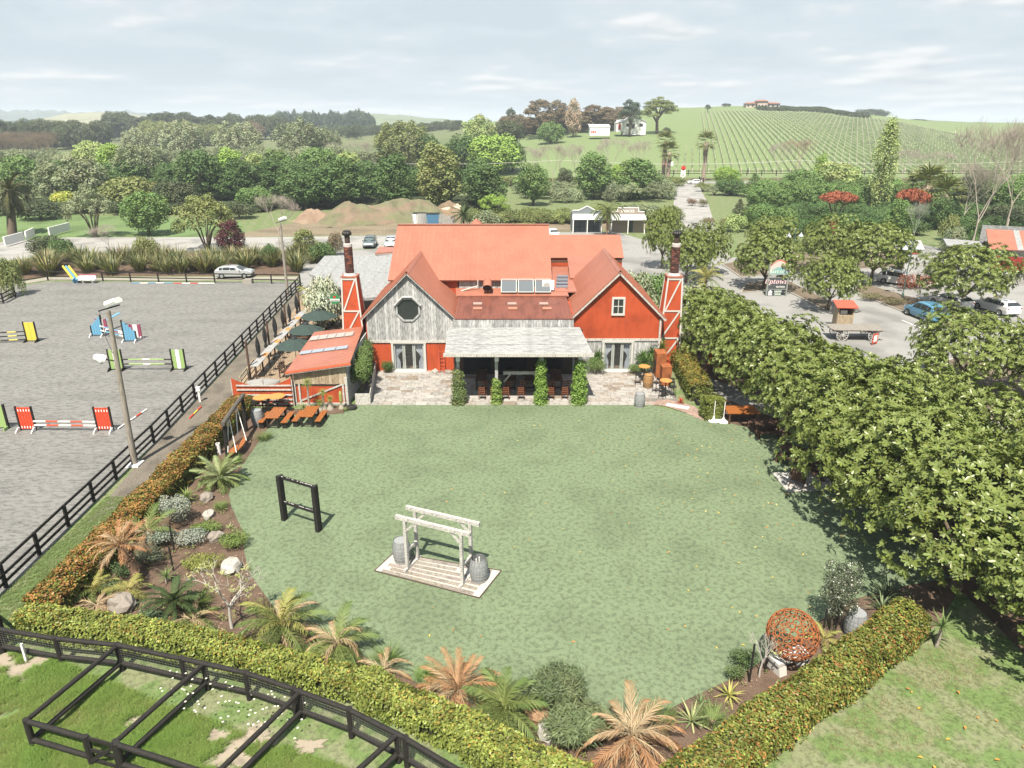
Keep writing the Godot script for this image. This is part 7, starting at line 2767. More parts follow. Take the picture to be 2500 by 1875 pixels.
const TINTS = {
	"green": [0.085,0.140,0.045],"deep": [0.055,0.095,0.032],"lime": [0.15,0.23,0.05],"silver": [0.20,0.225,0.15],"olive": [0.125,0.145,0.055],
	"yellow": [0.29,0.31,0.07],"dark": [0.052,0.066,0.034],"purple": [0.055,0.016,0.022],"grey": [0.14,0.165,0.10],"red": [0.20,0.062,0.035],
	"pine": [0.05,0.072,0.048],"tan": [0.27,0.215,0.165],"pale": [0.20,0.25,0.10],"brown": [0.12,0.095,0.065],"magnolia": [0.15,0.19,0.06],"twig": [0.30,0.265,0.23],"frost": [0.27,0.30,0.24],
}


func plant_tree(pr: Dictionary,tint: String,x: float,z: float,top: float,width: float,label: String,group:="",turn:=-1.0) -> Node3D:
	var y:=land(x,z)
	var c: Array = TINTS[tint]
	var m: Material
	if tint=="magnolia":
		m = leafy("leaf magnolia",c[0],c[1],c[2],0.33)
	elif str(pr.name)=="bare_tree":
		m = plain("twig "+tint,c[0],c[1],c[2],0.9)
	else:
		m = leafy("leaf "+tint,c[0]*1.5,c[1]*1.48,c[2]*1.5,0.6)
	var o:=thing(pr.name,label,"bush" if pr.name=="bush" else "tree",Vector3(x,y,z),rr(0,TAU) if turn<0 else turn,group)
	o.scale = Vector3(width/pr.w,maxf(top-y,0.5)/pr.h,width/pr.w)
	stuff_part(o,"crown" if pr.name != "bare_tree" else "branches",pr.crown,m)
	part(o,"trunk",pr.trunk,mats["bark"] if pr.name != "bare_tree" else m)
	return o


func build_magnolias() -> void:
	var rows:=[
		[20.2,-20.6,6.0,8.8,"magnolia nearest the camera at the right edge, shading the mown grass"],
		[18.2,-24.4,6.3,9.2,"large magnolia behind the yucca at the end of the right hedge"],
		[17.7,-28.9,6.4,8.8,"large magnolia on the lawn edge nearest the pale slab, near side"],
		[18.1,-33.4,6.6,8.8,"large magnolia directly behind the pale slab and lounge chairs"],
		[17.9,-37.9,6.4,8.2,"magnolia shading the dark picnic tables"],
		[17.3,-42.4,6.3,8.0,"magnolia shading the orange varnished table"],
		[16.8,-46.9,6.0,7.6,"magnolia behind the short hedge block and red gate"],
		[16.2,-51.4,6.1,7.2,"magnolia beside the right-hand bar tables' hedge and barn"],
		[15.6,-56.2,5.8,7.0,"magnolia at the barn end of the row, beside the right chimney"],
		[22.6,-31.0,6.2,8.0,"magnolia at the back of the row, nearest the big car park pair"],
		[23.6,-26.2,6.3,8.4,"magnolia at the back of the row by the right edge, second from the front"],
		[21.9,-36.2,6.2,7.4,"magnolia at the back of the row behind the pale slab"],
		[25.2,-21.6,6.2,8.2,"magnolia cut by the right edge behind the front one"],
	]
	var n:=0
	for r in rows:
		plant_tree(magnolia_proto(n % 4),"magnolia",r[0],r[1],r[2],r[3],r[4],"magnolias along the right of the lawn")
		n += 1
	n = 0
	for r in [
		[28.8,-79.9,6.3,8.2,"car park magnolia behind the tall trade sign"],[32.0,-70.0,5.7,6.6,"car park magnolia behind the red-roofed hut on the wagon"],
		[42.5,-83.0,7.3,9.4,"broad car park magnolia over the white car"],[45.4,-70.0,6.9,9.6,"broad car park magnolia behind the blue car"],
		[39.5,-88.0,7.2,9.0,"tall magnolia at the back of the car park"],[32.0,-47.4,6.0,8.6,"large magnolia in the car park's near island, left of two"],
		[36.6,-43.6,6.0,8.6,"large magnolia in the car park's near island, right of two"],[20.6,-83.0,6.6,6.4,"dense magnolia behind the right chimney flue"],
		[24.0,-88.5,6.3,6.8,"dense magnolia right of the path gap behind the barn"],[19.5,-92.0,8.0,5.6,"magnolia rising behind the right flue's cowl"],
		[34.6,-95.0,6.6,7.4,"magnolia left of the tall car park magnolia"]]:
		plant_tree(magnolia_proto((n+1) % 4),"magnolia",r[0],r[1],r[2],r[3],r[4],"magnolias in the car park")
		n += 1
	plant_tree(crown_proto("bush",1),"grey",11.6,-64.5,6.0,5.0,"grey-green leafy tree between the barn's wing and the right chimney")
	plant_tree(crown_proto("bush",2),"frost",10.6,-66.5,5.8,4.2,"pale-tipped bushy tree against the barn's right wing")
	plant_tree(crown_proto("bush",1),"green",14.0,-66.0,5.6,4.4,"green bushy tree left of the right chimney flue")
	# gate in the shade behind the hedge
	var g:=thing("red_gate","tall red timber gate between the magnolias and the patio hedge","gate")
	var a:=Vector3(14.26,0,-52.8)+Vector3(1.2,0,-0.5)
	var b:=a+Vector3(1.6,0,3.4)
	for k in 11:
		var m:=MB.new()
		m.beam(a.lerp(b,(k+0.03)/11.0)+Vector3(0,1.0,0),a.lerp(b,(k+0.97)/11.0)+Vector3(0,1.0,0),0.035,2.0-0.04*k)
		part(g,"board",m.done(),plain("gate_red",0.22,0.035,0.015,0.6))
	for f in [0.0,1.0]:
		var m:=MB.new()
		m.box(a.lerp(b,f)+Vector3(0,1.05,0),Vector3(0.12,2.1,0.12))
		part(g,"post",m.done(),mats["raw_timber"])


func make_car(label: String,at: Vector3,turn: float,paint: Material,suv:=true,sc:=1.0) -> Node3D:
	# lofted body facing +x,panes set into it,four wheels,lamps,plates
	var t:=thing("parked_car",label,"car",at,turn,"parked cars")
	var hr:=1.62 if suv else 1.45
	var st:=[[-2.2,0.34,0.62,0.64,0.78,0.76],[-2.17,0.3,0.92,0.96,0.84,0.8],[-2.05,0.28,0.98,1.1,0.87,0.78],[-1.7,0.26,1.0,hr-0.12,0.89,0.66],[-1.2,0.25,1.0,hr-0.02,0.9,0.65],[-0.3,0.25,0.99,hr,0.9,0.66],[0.35,0.25,0.97,hr-0.06,0.9,0.66],[0.8,0.25,0.96,hr-0.3,0.9,0.7],[1.25,0.25,0.95,1.0,0.9,0.78],[1.75,0.26,0.88,0.92,0.87,0.76],[2.08,0.3,0.74,0.8,0.8,0.68],[2.2,0.36,0.56,0.6,0.7,0.6]]
	var b:=MB.new()
	var rows:=[]
	for s in st:
		rows.append([Vector3(s[0],s[1],-s[4]*0.94),Vector3(s[0],(s[1]+s[2])*0.5,-s[4]*1.01),Vector3(s[0],s[2],-s[4]),Vector3(s[0],s[3]-0.05,-s[5]-0.02),Vector3(s[0],s[3],-s[5]*0.85),Vector3(s[0],s[3]+0.015,0),Vector3(s[0],s[3],s[5]*0.85),Vector3(s[0],s[3]-0.05,s[5]+0.02),Vector3(s[0],s[2],s[4]),Vector3(s[0],(s[1]+s[2])*0.5,s[4]*1.01),Vector3(s[0],s[1],s[4]*0.94)])
	for i in rows.size()-1:
		for j in 10:
			b.quad(rows[i][j],rows[i][j+1],rows[i+1][j+1],rows[i+1][j])
	for e in [[0,false],[rows.size()-1,true]]:
		var rw: Array = rows[e[0]]
		for j in range(1,10):
			if e[1]:
				b.tri(rw[0],rw[j],rw[j+1])
			else:
				b.tri(rw[0],rw[j+1],rw[j])
	b.quad(rows[0][0],rows[11][0],rows[11][10],rows[0][10])
	part(t,"body",b.done(),paint)
	var glass: Material = mats["glass"]
	for s in [-1.0,1.0]:
		for w in [[3,4,0.12,0.95],[4,5,0.03,0.98],[5,6,0.03,0.98],[6,7,0.03,0.9]]:
			var g:=MB.new()
			var p:=[]
			for q in [[w[2],0.08],[w[2],0.88],[w[3],0.88],[w[3],0.08]]:
				var lo: Vector3 = rows[w[0]][2].lerp(rows[w[1]][2],q[0])
				var hi: Vector3 = rows[w[0]][3].lerp(rows[w[1]][3],q[0])
				var v:=lo.lerp(hi,q[1])
				v.z = (v.z-0.022)*-s
				p.append(v)
			if s>0:
				g.quad(p[0],p[1],p[2],p[3])
			else:
				g.quad(p[3],p[2],p[1],p[0])
			part(t,"side_window",g.done(),glass)
	var ws:=MB.new()
	var up:=Vector3(0.02,0.03,0)
	ws.quad(rows[6][4].lerp(rows[8][4],0.1)+up,rows[6][6].lerp(rows[8][6],0.1)+up,rows[8][7].lerp(rows[8][7],0.5)+up*1.5,rows[8][3]+up*1.5)
	part(t,"windscreen",ws.done(),glass)
	ws = MB.new()
	up = Vector3(-0.035,0.03,0)
	ws.quad(rows[3][6]+up,rows[3][4]+up,rows[2][3].lerp(rows[2][4],0.2)+up,rows[2][7].lerp(rows[2][6],0.2)+up)
	part(t,"rear_window",ws.done(),glass)
	for x in [-1.36,1.34]:
		for s in [-1.0,1.0]:
			var w:=MB.new()
			w.lathe(Vector3.ZERO,[Vector2(0.2,-0.11),Vector2(0.31,-0.11),Vector2(0.34,-0.07),Vector2(0.34,0.07),Vector2(0.31,0.11),Vector2(0.2,0.11)],20,Basis(Vector3.RIGHT,PI*0.5))
			var wh:=part(t,"wheel",w.done(),mats["rubber"],Vector3(x,0.34,s*0.82))
			w = MB.new()
			w.lathe(Vector3(0,0,0),[Vector2(0.0,0.09),Vector2(0.07,0.09),Vector2(0.08,0.06),Vector2(0.2,0.06),Vector2(0.22,0.1)],20,Basis(Vector3.RIGHT,PI*0.5*s))
			for k in 5:
				w.box(Vector3(cos(TAU*k/5.0)*0.11,sin(TAU*k/5.0)*0.11,s*0.075),Vector3(0.2,0.05,0.03),Basis(Vector3(0,0,1),TAU*k/5.0))
			part(wh,"rim",w.done(),mats["aluminium"])
	for s in [-1.0,1.0]:
		var l:=MB.new()
		l.box(Vector3(2.09,0.72,s*0.6),Vector3(0.14,0.1,0.3),Basis(Vector3.UP,-s*-0.35))
		part(t,"headlight",l.done(),plain("lamp_glass",0.5,0.52,0.54,0.1))
		l = MB.new()
		l.box(Vector3(-2.12,0.86,s*0.66),Vector3(0.12,0.13,0.3),Basis(Vector3.UP,-s*0.25))
		part(t,"tail_light",l.done(),plain("tail_red",0.28,0.012,0.012,0.2))
		l = MB.new()
		l.box(Vector3(0.85,1.02,s*1.0),Vector3(0.1,0.13,0.2))
		part(t,"mirror",l.done(),paint)
	var pl:=MB.new()
	pl.box(Vector3(-2.2,0.6,0),Vector3(0.02,0.12,0.4))
	part(t,"number_plate",pl.done(),mats["white_paint"])
	pl = MB.new()
	pl.box(Vector3(2.18,0.45,0),Vector3(0.06,0.16,0.9))
	part(t,"grille",pl.done(),mats["black_metal"])
	pl = MB.new()
	pl.box(Vector3(0,0.24,0),Vector3(4.0,0.1,1.6))
	part(t,"sill",pl.done(),mats["black_metal"])
	t.scale = Vector3.ONE*sc
	return t


func build_car_park() -> void:
	var blue:=plain("paint_blue",0.085,0.24,0.38,0.25,0.2)
	var white:=plain("paint_white",0.55,0.56,0.57,0.25)
	var silver:=plain("paint_silver",0.40,0.42,0.44,0.25,0.35)
	var green:=plain("paint_green",0.09,0.12,0.125,0.25,0.2)
	for m in [blue,white,silver,green]:
		m.clearcoat_enabled = true
		m.clearcoat = 0.8
		m.clearcoat_roughness = 0.08
	make_car("light blue SUV seen from behind, parked under a magnolia",Vector3(40.1,0.03,-66.9),1.67,blue,true,1.05)
	make_car("white SUV half hidden behind the broad magnolia's trunk",Vector3(45.42,0,-82.57)+Vector3(0,0.03,0),5.6,white)
	make_car("white saloon car behind the magnolia beside the blue car",Vector3(45.2,0.03,-71.5),1.75,white,false)
	make_car("white and grey hatchback at the right end of the row",Vector3(48.6,0.03,-69.5),1.75,white,false)
	make_car("silver hatchback parked behind the arena fence by the flax",Vector3(-34.04,0,-86.54)+Vector3(0,0.03,0),0.05,silver,false)
	make_car("dark green four-wheel drive parked behind the barn's left end",Vector3(-21.7,0,-109.28)+Vector3(0,0.03,0),-1.5,green)
	make_car("silver car beside the dark green one behind the barn",Vector3(-18.44,0,-109.28)+Vector3(0,0.03,0),-1.5,silver)
	make_car("white car seen past the barn's ridge, near the small shops",Vector3(6.46,0,-119.04)+Vector3(0,0.03,0),1.8,white,false)
	make_car("white car crossing the end of the driveway",Vector3(55.78,0,-224.73)+Vector3(0,0.03,0),3.1,white,false)
	make_car("white van showing only its roof behind the magnolias",Vector3(57.36,0,-89.11)+Vector3(0,0.03,0),0.3,white,true,1.35)
	# islands with kerbs
	var n:=0
	for p in [PackedVector2Array([Vector2(25.52,-77.77),Vector2(27.62,-82.57),Vector2(33.01,-85.72),Vector2(33.84,-73.05),Vector2(31.74,-69.19),Vector2(31,-80.1)]),PackedVector2Array([Vector2(38.43,-78.68),Vector2(41.29,-83.08),Vector2(43.77,-74.28),Vector2(44.62,-66.71),Vector2(45.35,-65.03),Vector2(41.58,-63.12),Vector2(39.68,-66.71),Vector2(38.82,-73.25)]),PackedVector2Array([Vector2(31.56,-51.7),Vector2(36.83,-55.15),Vector2(40.37,-48.61),Vector2(36.27,-35.87),Vector2(31.47,-38.31),Vector2(30.27,-44.14)]),PackedVector2Array([Vector2(28.15,-94.67),Vector2(40.34,-104.36),Vector2(53.52,-106.36),Vector2(55.08,-98.76),Vector2(54.28,-93.7),Vector2(41.29,-90.59),Vector2(34.8,-89.11),Vector2(28.09,-86.27)])]:
		var b:=MB.new()
		b.sheet(p,0.11)
		var isl:=setting("planted_island",b.done(),mat("island",Color(0.15,0.12,0.09),0.95,t_clump,Vector3(0.4,0.4,0.4),t_wide,Vector3(0.1,0.1,0.1)),["mulched car park island under the trade sign","mulched car park island behind the blue car","mulched car park island under the near pair of magnolias","planted strip at the back of the car park"][n])
		b = MB.new()
		for k in p.size():
			var q0: Vector2 = p[k]
			var q1: Vector2 = p[(k+1) % p.size()]
			b.beam(Vector3(q0.x,0.065,q0.y),Vector3(q1.x,0.065,q1.y),0.15,0.13)
		part(isl,"kerb",b.done(),plain("kerb",0.26,0.25,0.23,0.9))
		n += 1
	n = 0
	for q in [Vector3(38.33,0,-74.28),Vector3(39.78,0,-72.24),Vector3(41.59,0,-70.69)]:
		shrub(["low dry shrub on the island left of the blue car","low brown-green shrub behind the blue car's bonnet","dark low shrub behind the blue car"][n],q+Vector3(0,0.1,0),Vector3(1.4,0.5,0.9),[Color(0.17,0.16,0.09),Color(0.14,0.13,0.07),Color(0.10,0.07,0.05)][n],1200,0.14)
		n += 1
	var hd:=thing("clipped_bush","row of red-leaved bushes behind the white car","bush",Vector3(46.53,0,-79.86))
	var lb:=[]
	for k in 6:
		lb.append([Vector3(-2.0+k*0.8,0.9,0),Vector3(0.7,0.9,0.7)])
	var hb:=MB.new()
	leaf_cloud(hb,lb,2200,0.16,0.1,0.25)
	stuff_part(hd,"foliage",hb.done(),leafy("leaf rustbush",0.22,0.07,0.035,0.6))
	trade_sign()
	wagon()
	lamp_post("green lamp post with two hanging lanterns in front of the white car",Vector3(42.51,0,-75.77),6.0)
	lamp_post("green lamp post with two hanging lanterns beside the trade sign",Vector3(33.4,0,-84.65),6.0)
	# small timber tower hut
	var t:=thing("timber_hut","small grey timber tower hut with shingled roof","hut",Vector3(50.37,0,-86.27)+Vector3(0,0,-4))
	var o: float = 3.89
	var b:=MB.new()
	b.box(Vector3(0,(o-1.0)*0.5,0),Vector3(1.9,o-1.0,1.9))
	var wall:=part(t,"wall",b.done(),mats["dark_inside"])
	vertical_boards(wall,-0.97,0.97,0.0,func(_x): return o-1.0,0.95,0.2,[mats["grey_timber"],mats["grey_timber_pale"]])
	b = MB.new()
	b.slab([Vector3(-1.2,o-0.95,1.3),Vector3(1.2,o-0.95,1.3),Vector3(1.1,o,0),Vector3(-1.1,o,0)],0.08)
	b.slab([Vector3(-1.1,o,0),Vector3(1.1,o,0),Vector3(1.2,o-0.95,-1.3),Vector3(-1.2,o-0.95,-1.3)],0.08)
	var rf:=part(t,"roof",b.done(),mats["grey_timber_dark"])
	for k in 11:
		b = MB.new()
		var x:=-1.1+k*0.22
		b.beam(Vector3(x,o-0.93,1.31),Vector3(x,o+0.03,0.02),0.18,0.03+0.012*(k % 2))
		part(rf,"shingle",b.done(),mats["grey_timber"])
	b = MB.new()
	b.box(Vector3(0,o-1.35,1.02),Vector3(1.5,0.3,0.04))
	part(t,"red_board",b.done(),plain("faded_red",0.30,0.08,0.06,0.7))
	# red building at the right edge
	red_building()
	# sandwich board and bucket by the wagon
	var sb:=thing("sign_board","small red-framed sign board standing behind the wagon wheel","sign",Vector3(31.1,0,-58.35)+Vector3(0,0.03,0),0.6)
	b = MB.new()
	for s in [[Vector3(0,0.9,0),Vector3(0.7,0.12,0.05)],[Vector3(0,0.2,0),Vector3(0.7,0.12,0.05)],[Vector3(-0.32,0.5,0.002),Vector3(0.1,1.0,0.05)],[Vector3(0.32,0.5,0.002),Vector3(0.1,1.0,0.05)]]:
		b.box(s[0],s[1])
	part(sb,"frame",b.done(),plain("frame_red",0.40,0.06,0.03,0.6))
	b = MB.new()
	b.box(Vector3(0,0.55,0),Vector3(0.58,0.62,0.03))
	part(sb,"panel",b.done(),mats["white_paint"])
	b = MB.new()
	b.lathe(Vector3.ZERO,[Vector2(0,0),Vector2(0.3,0.1),Vector2(0.34,0.4),Vector2(0.2,0.6),Vector2(0,0.66)],12)
	solo("white_sack",b.done(),mats["white_paint"],"white sack behind the red-framed sign board","sack",Vector3(31.64,0,-59.3)+Vector3(0.2,0.3,-0.6))
	# bay line
	b = MB.new()
	b.beam(Vector3(37.62,0,-66.37)+Vector3(0,0.03,0),Vector3(37.99,0,-63.12)+Vector3(0,0.03,0),0.1,0.008)
	setting("bay_line",b.done(),mats["white_paint"],"white painted bay line beside the blue car")
	# mulch under the row of magnolias,with the shaded edge of the lawn
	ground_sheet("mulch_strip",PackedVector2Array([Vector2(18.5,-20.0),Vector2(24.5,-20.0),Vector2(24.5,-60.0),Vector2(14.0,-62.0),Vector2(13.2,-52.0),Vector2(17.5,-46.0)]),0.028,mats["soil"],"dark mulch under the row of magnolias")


func trade_sign() -> void:
	var a:=Vector3(28.36,0,-77.77)
	var d:=Vector3(29.57,0,-75.12)
	var t:=thing("trade_sign","tall trade sign reading CRAFT CO-OP and TATTOO on grey posts","sign",a.lerp(d,0.5))
	var w:=2.15
	var hh: float = 4.03
	for s in [-1.0,1.0]:
		var m:=MB.new()
		m.box(Vector3(s*w*0.5,(hh-0.5)*0.5,0),Vector3(0.14,hh-0.5,0.14))
		part(t,"post",m.done(),plain("post_green",0.19,0.21,0.19,0.6))
	var y1:=hh-1.65
	var m:=MB.new()
	var p:=PackedVector2Array([Vector2(-w*0.5+0.07,y1)])
	for k in 13:
		var u:=k/12.0
		p.append(Vector2((u-0.5)*(w-0.14),y1+0.95+0.7*sin(PI*u)))
	p.append(Vector2(w*0.5-0.07,y1))
	m.prism(p,-0.03,0.03)
	var top:=part(t,"arched_board",m.done(),plain("sign_pale",0.42,0.38,0.36,0.6))
	m = MB.new()
	for k in 12:
		var u0:=k/12.0
		var u1:=(k+1)/12.0
		m.quad(Vector3((u0-0.5)*2.02,y1+0.85+0.66*sin(PI*u0),0.036),Vector3((u0-0.5)*2.02,y1+0.97+0.67*sin(PI*u0),0.036),Vector3((u1-0.5)*2.02,y1+0.97+0.67*sin(PI*u1),0.036),Vector3((u1-0.5)*2.02,y1+0.85+0.66*sin(PI*u1),0.036))
	part(top,"red_arc",m.done(),plain("arc_red",0.44,0.11,0.08,0.6))
	m = MB.new()
	p = PackedVector2Array([Vector2(-1.0,y1+0.06)])
	for k in 13:
		var u:=k/12.0
		p.append(Vector2((u-0.5)*2.0,y1+0.3+0.56*sin(PI*u)))
	p.append(Vector2(1.0,y1+0.06))
	m.prism(p,0.03,0.045)
	part(top,"teal_panel",m.done(),plain("teal",0.17,0.31,0.30,0.6))
	text(top,"CRAFT CO-OP",0.37,Vector3(0,y1+0.32,0.05),plain("letter_pale",0.55,0.56,0.5,0.6),Basis(),true)
	m = MB.new()
	m.box(Vector3(0,y1-0.95,0),Vector3(w-0.1,1.25,0.06))
	var mid:=part(t,"dark_board",m.done(),plain("board_grey",0.055,0.062,0.068,0.6))
	text(mid,"Uptown",0.66,Vector3(-0.1,y1-0.75,0.035),plain("letter_pink",0.58,0.42,0.44,0.6),Basis(Vector3(1,0,0),Vector3(0.25,1,0),Vector3(0,0,1)),true)
	text(mid,"TATTOO",0.26,Vector3(0.35,y1-1.34,0.035),mats["white_paint"])
	m = MB.new()
	m.box(Vector3(-0.68,y1-2.0,0),Vector3(0.62,0.75,0.05))
	var lo:=part(t,"small_board",m.done(),plain("board_navy",0.05,0.05,0.075,0.6))
	m = MB.new()
	m.prism(PackedVector2Array([Vector2(-0.88,y1-2.0),Vector2(-0.88,y1-1.85),Vector2(-0.68,y1-1.68),Vector2(-0.48,y1-1.85),Vector2(-0.48,y1-2.0)]),0.026,0.04)
	m.box(Vector3(-0.68,y1-2.17,0.033),Vector3(0.42,0.2,0.014))
	part(lo,"white_mark",m.done(),mats["white_paint"])
	m = MB.new()
	m.box(Vector3(0.15,y1-2.02,0),Vector3(0.8,0.72,0.05))
	var ro:=part(t,"small_board",m.done(),plain("board_green",0.10,0.15,0.12,0.6))
	text(ro,"SOUTH",0.24,Vector3(0.15,y1-1.86,0.03),mats["white_paint"])
	text(ro,"OPEN",0.24,Vector3(0.15,y1-2.16,0.03),mats["white_paint"])
	m = MB.new()
	m.box(Vector3(0,y1-1.6,0),Vector3(w-0.1,0.07,0.08))
	part(t,"rail",m.done(),mats["post_green"])


func wagon() -> void:
	var t:=thing("hay_wagon","old flat-bed timber wagon with spoked wheels in the car park","wagon",Vector3(30.15,0,-59.58)+Vector3(0.0,0.025,-0.6),-0.05)
	for k in 9:
		var m:=MB.new()
		m.box(Vector3(rr(-0.06,0.06),1.02,-0.9+k*0.225),Vector3(4.5,0.06,0.21))
		part(t,"deck_plank",m.done(),mat("deck_wood",Color(0.24,0.22,0.20),0.9,t_grain,Vector3(0.15,1.5,1.5),null,Vector3.ONE,null,0,true))
	for z in [-0.55,0.55]:
		var m:=MB.new()
		m.box(Vector3(0,0.9,z),Vector3(4.3,0.14,0.12))
		part(t,"chassis_beam",m.done(),mats["brown_timber"])
	for x in [-1.35,1.35]:
		var ax:=MB.new()
		ax.tube([Vector3(x,0.52,-0.95),Vector3(x,0.52,0.95)],[0.05,0.05],8)
		ax.box(Vector3(x,0.7,0),Vector3(0.14,0.3,1.4))
		part(t,"axle",ax.done(),mats["brown_timber"])
		for z in [-0.85,0.85]:
			var m:=MB.new()
			var rim:=[]
			var rs:=[]
			for k in 25:
				rim.append(Vector3(cos(TAU*k/24.0)*0.48,sin(TAU*k/24.0)*0.48,0))
				rs.append(0.04)
			m.tube(rim,rs,6,false)
			var wh:=part(t,"wheel",m.done(),mats["white_timber"],Vector3(x,0.52,z))
			for k in 12:
				m = MB.new()
				m.beam(Vector3(cos(TAU*k/12.0)*0.08,sin(TAU*k/12.0)*0.08,0),Vector3(cos(TAU*k/12.0)*0.46,sin(TAU*k/12.0)*0.46,0),0.035,0.045,Vector3(0,0,1))
				part(wh,"spoke",m.done(),mats["white_timber"])
			m = MB.new()
			m.lathe(Vector3(0,0,0),[Vector2(0,-0.12),Vector2(0.1,-0.12),Vector2(0.1,0.12),Vector2(0,0.12)],12,Basis(Vector3.RIGHT,PI*0.5))
			part(wh,"hub",m.done(),mats["grey_timber"])
	var h:=thing("ticket_hut","little hut with a red roof at the end of the wagon","hut",Vector3(30.72,0,-62.5)+Vector3(-0.3,0,-0.8),-0.1)
	var o: float = 2.23
	var b:=MB.new()
	for s in [[Vector3(-0.65,o*0.5,0),Vector3(0.12,o,1.2)],[Vector3(0.65,o*0.5,0),Vector3(0.12,o,1.2)],[Vector3(0,o*0.5,-0.55),Vector3(1.2,o,0.1)],[Vector3(0,(o-0.75)*0.5,0.53),Vector3(1.2,o-0.75,0.1)]]:
		b.box(s[0],s[1])
	part(h,"wall",b.done(),mats["raw_timber"])
	b = MB.new()
	b.box(Vector3(0,o-0.4,-0.48),Vector3(1.18,0.7,0.02))
	part(h,"inside",b.done(),mats["brown_timber"])
	b = MB.new()
	b.box(Vector3(-0.1,o-0.55,0.3),Vector3(0.6,0.35,0.02))
	part(h,"notice",b.done(),mats["white_paint"])
	b = MB.new()
	b.slab([Vector3(-0.95,o+0.0,0.9),Vector3(0.95,o+0.0,0.9),Vector3(0.9,o+0.35,-0.7),Vector3(-0.9,o+0.35,-0.7)],0.06)
	part(h,"roof",b.done(),plain("hut_red",0.42,0.075,0.045,0.5))


func lamp_post(label: String,at: Vector3,h: float) -> void:
	var t:=thing("street_lamp",label,"street lamp",at,0.2,"green lamp posts in the car park")
	var m:=MB.new()
	m.lathe(Vector3.ZERO,[Vector2(0.14,0),Vector2(0.12,0.5),Vector2(0.06,0.6),Vector2(0.045,h),Vector2(0.0,h+0.1)],12)
	part(t,"post",m.done(),plain("lamp_green",0.06,0.10,0.09,0.5))
	for s in [-1.0,1.0]:
		m = MB.new()
		var ps:=[]
		var rs:=[]
		for k in 9:
			var a:=PI*k/8.0
			ps.append(Vector3(s*(0.4-0.4*cos(a)),h-0.3+0.4*sin(a),0))
			rs.append(0.025)
		m.tube(ps,rs,6)
		var arm:=part(t,"arm",m.done(),mats["lamp_green"])
		m = MB.new()
		m.lathe(Vector3(s*0.8,h-0.75,0),[Vector2(0.3,0),Vector2(0.26,0.12),Vector2(0.1,0.3),Vector2(0.05,0.46),Vector2(0,0.47)],14)
		part(arm,"lantern",m.done(),plain("lantern_grey",0.33,0.38,0.40,0.4))
		m = MB.new()
		m.lathe(Vector3(s*0.8,h-0.88,0),[Vector2(0,0),Vector2(0.14,0.04),Vector2(0.18,0.14)],12)
		part(arm,"globe",m.done(),plain("globe",0.6,0.6,0.58,0.3))


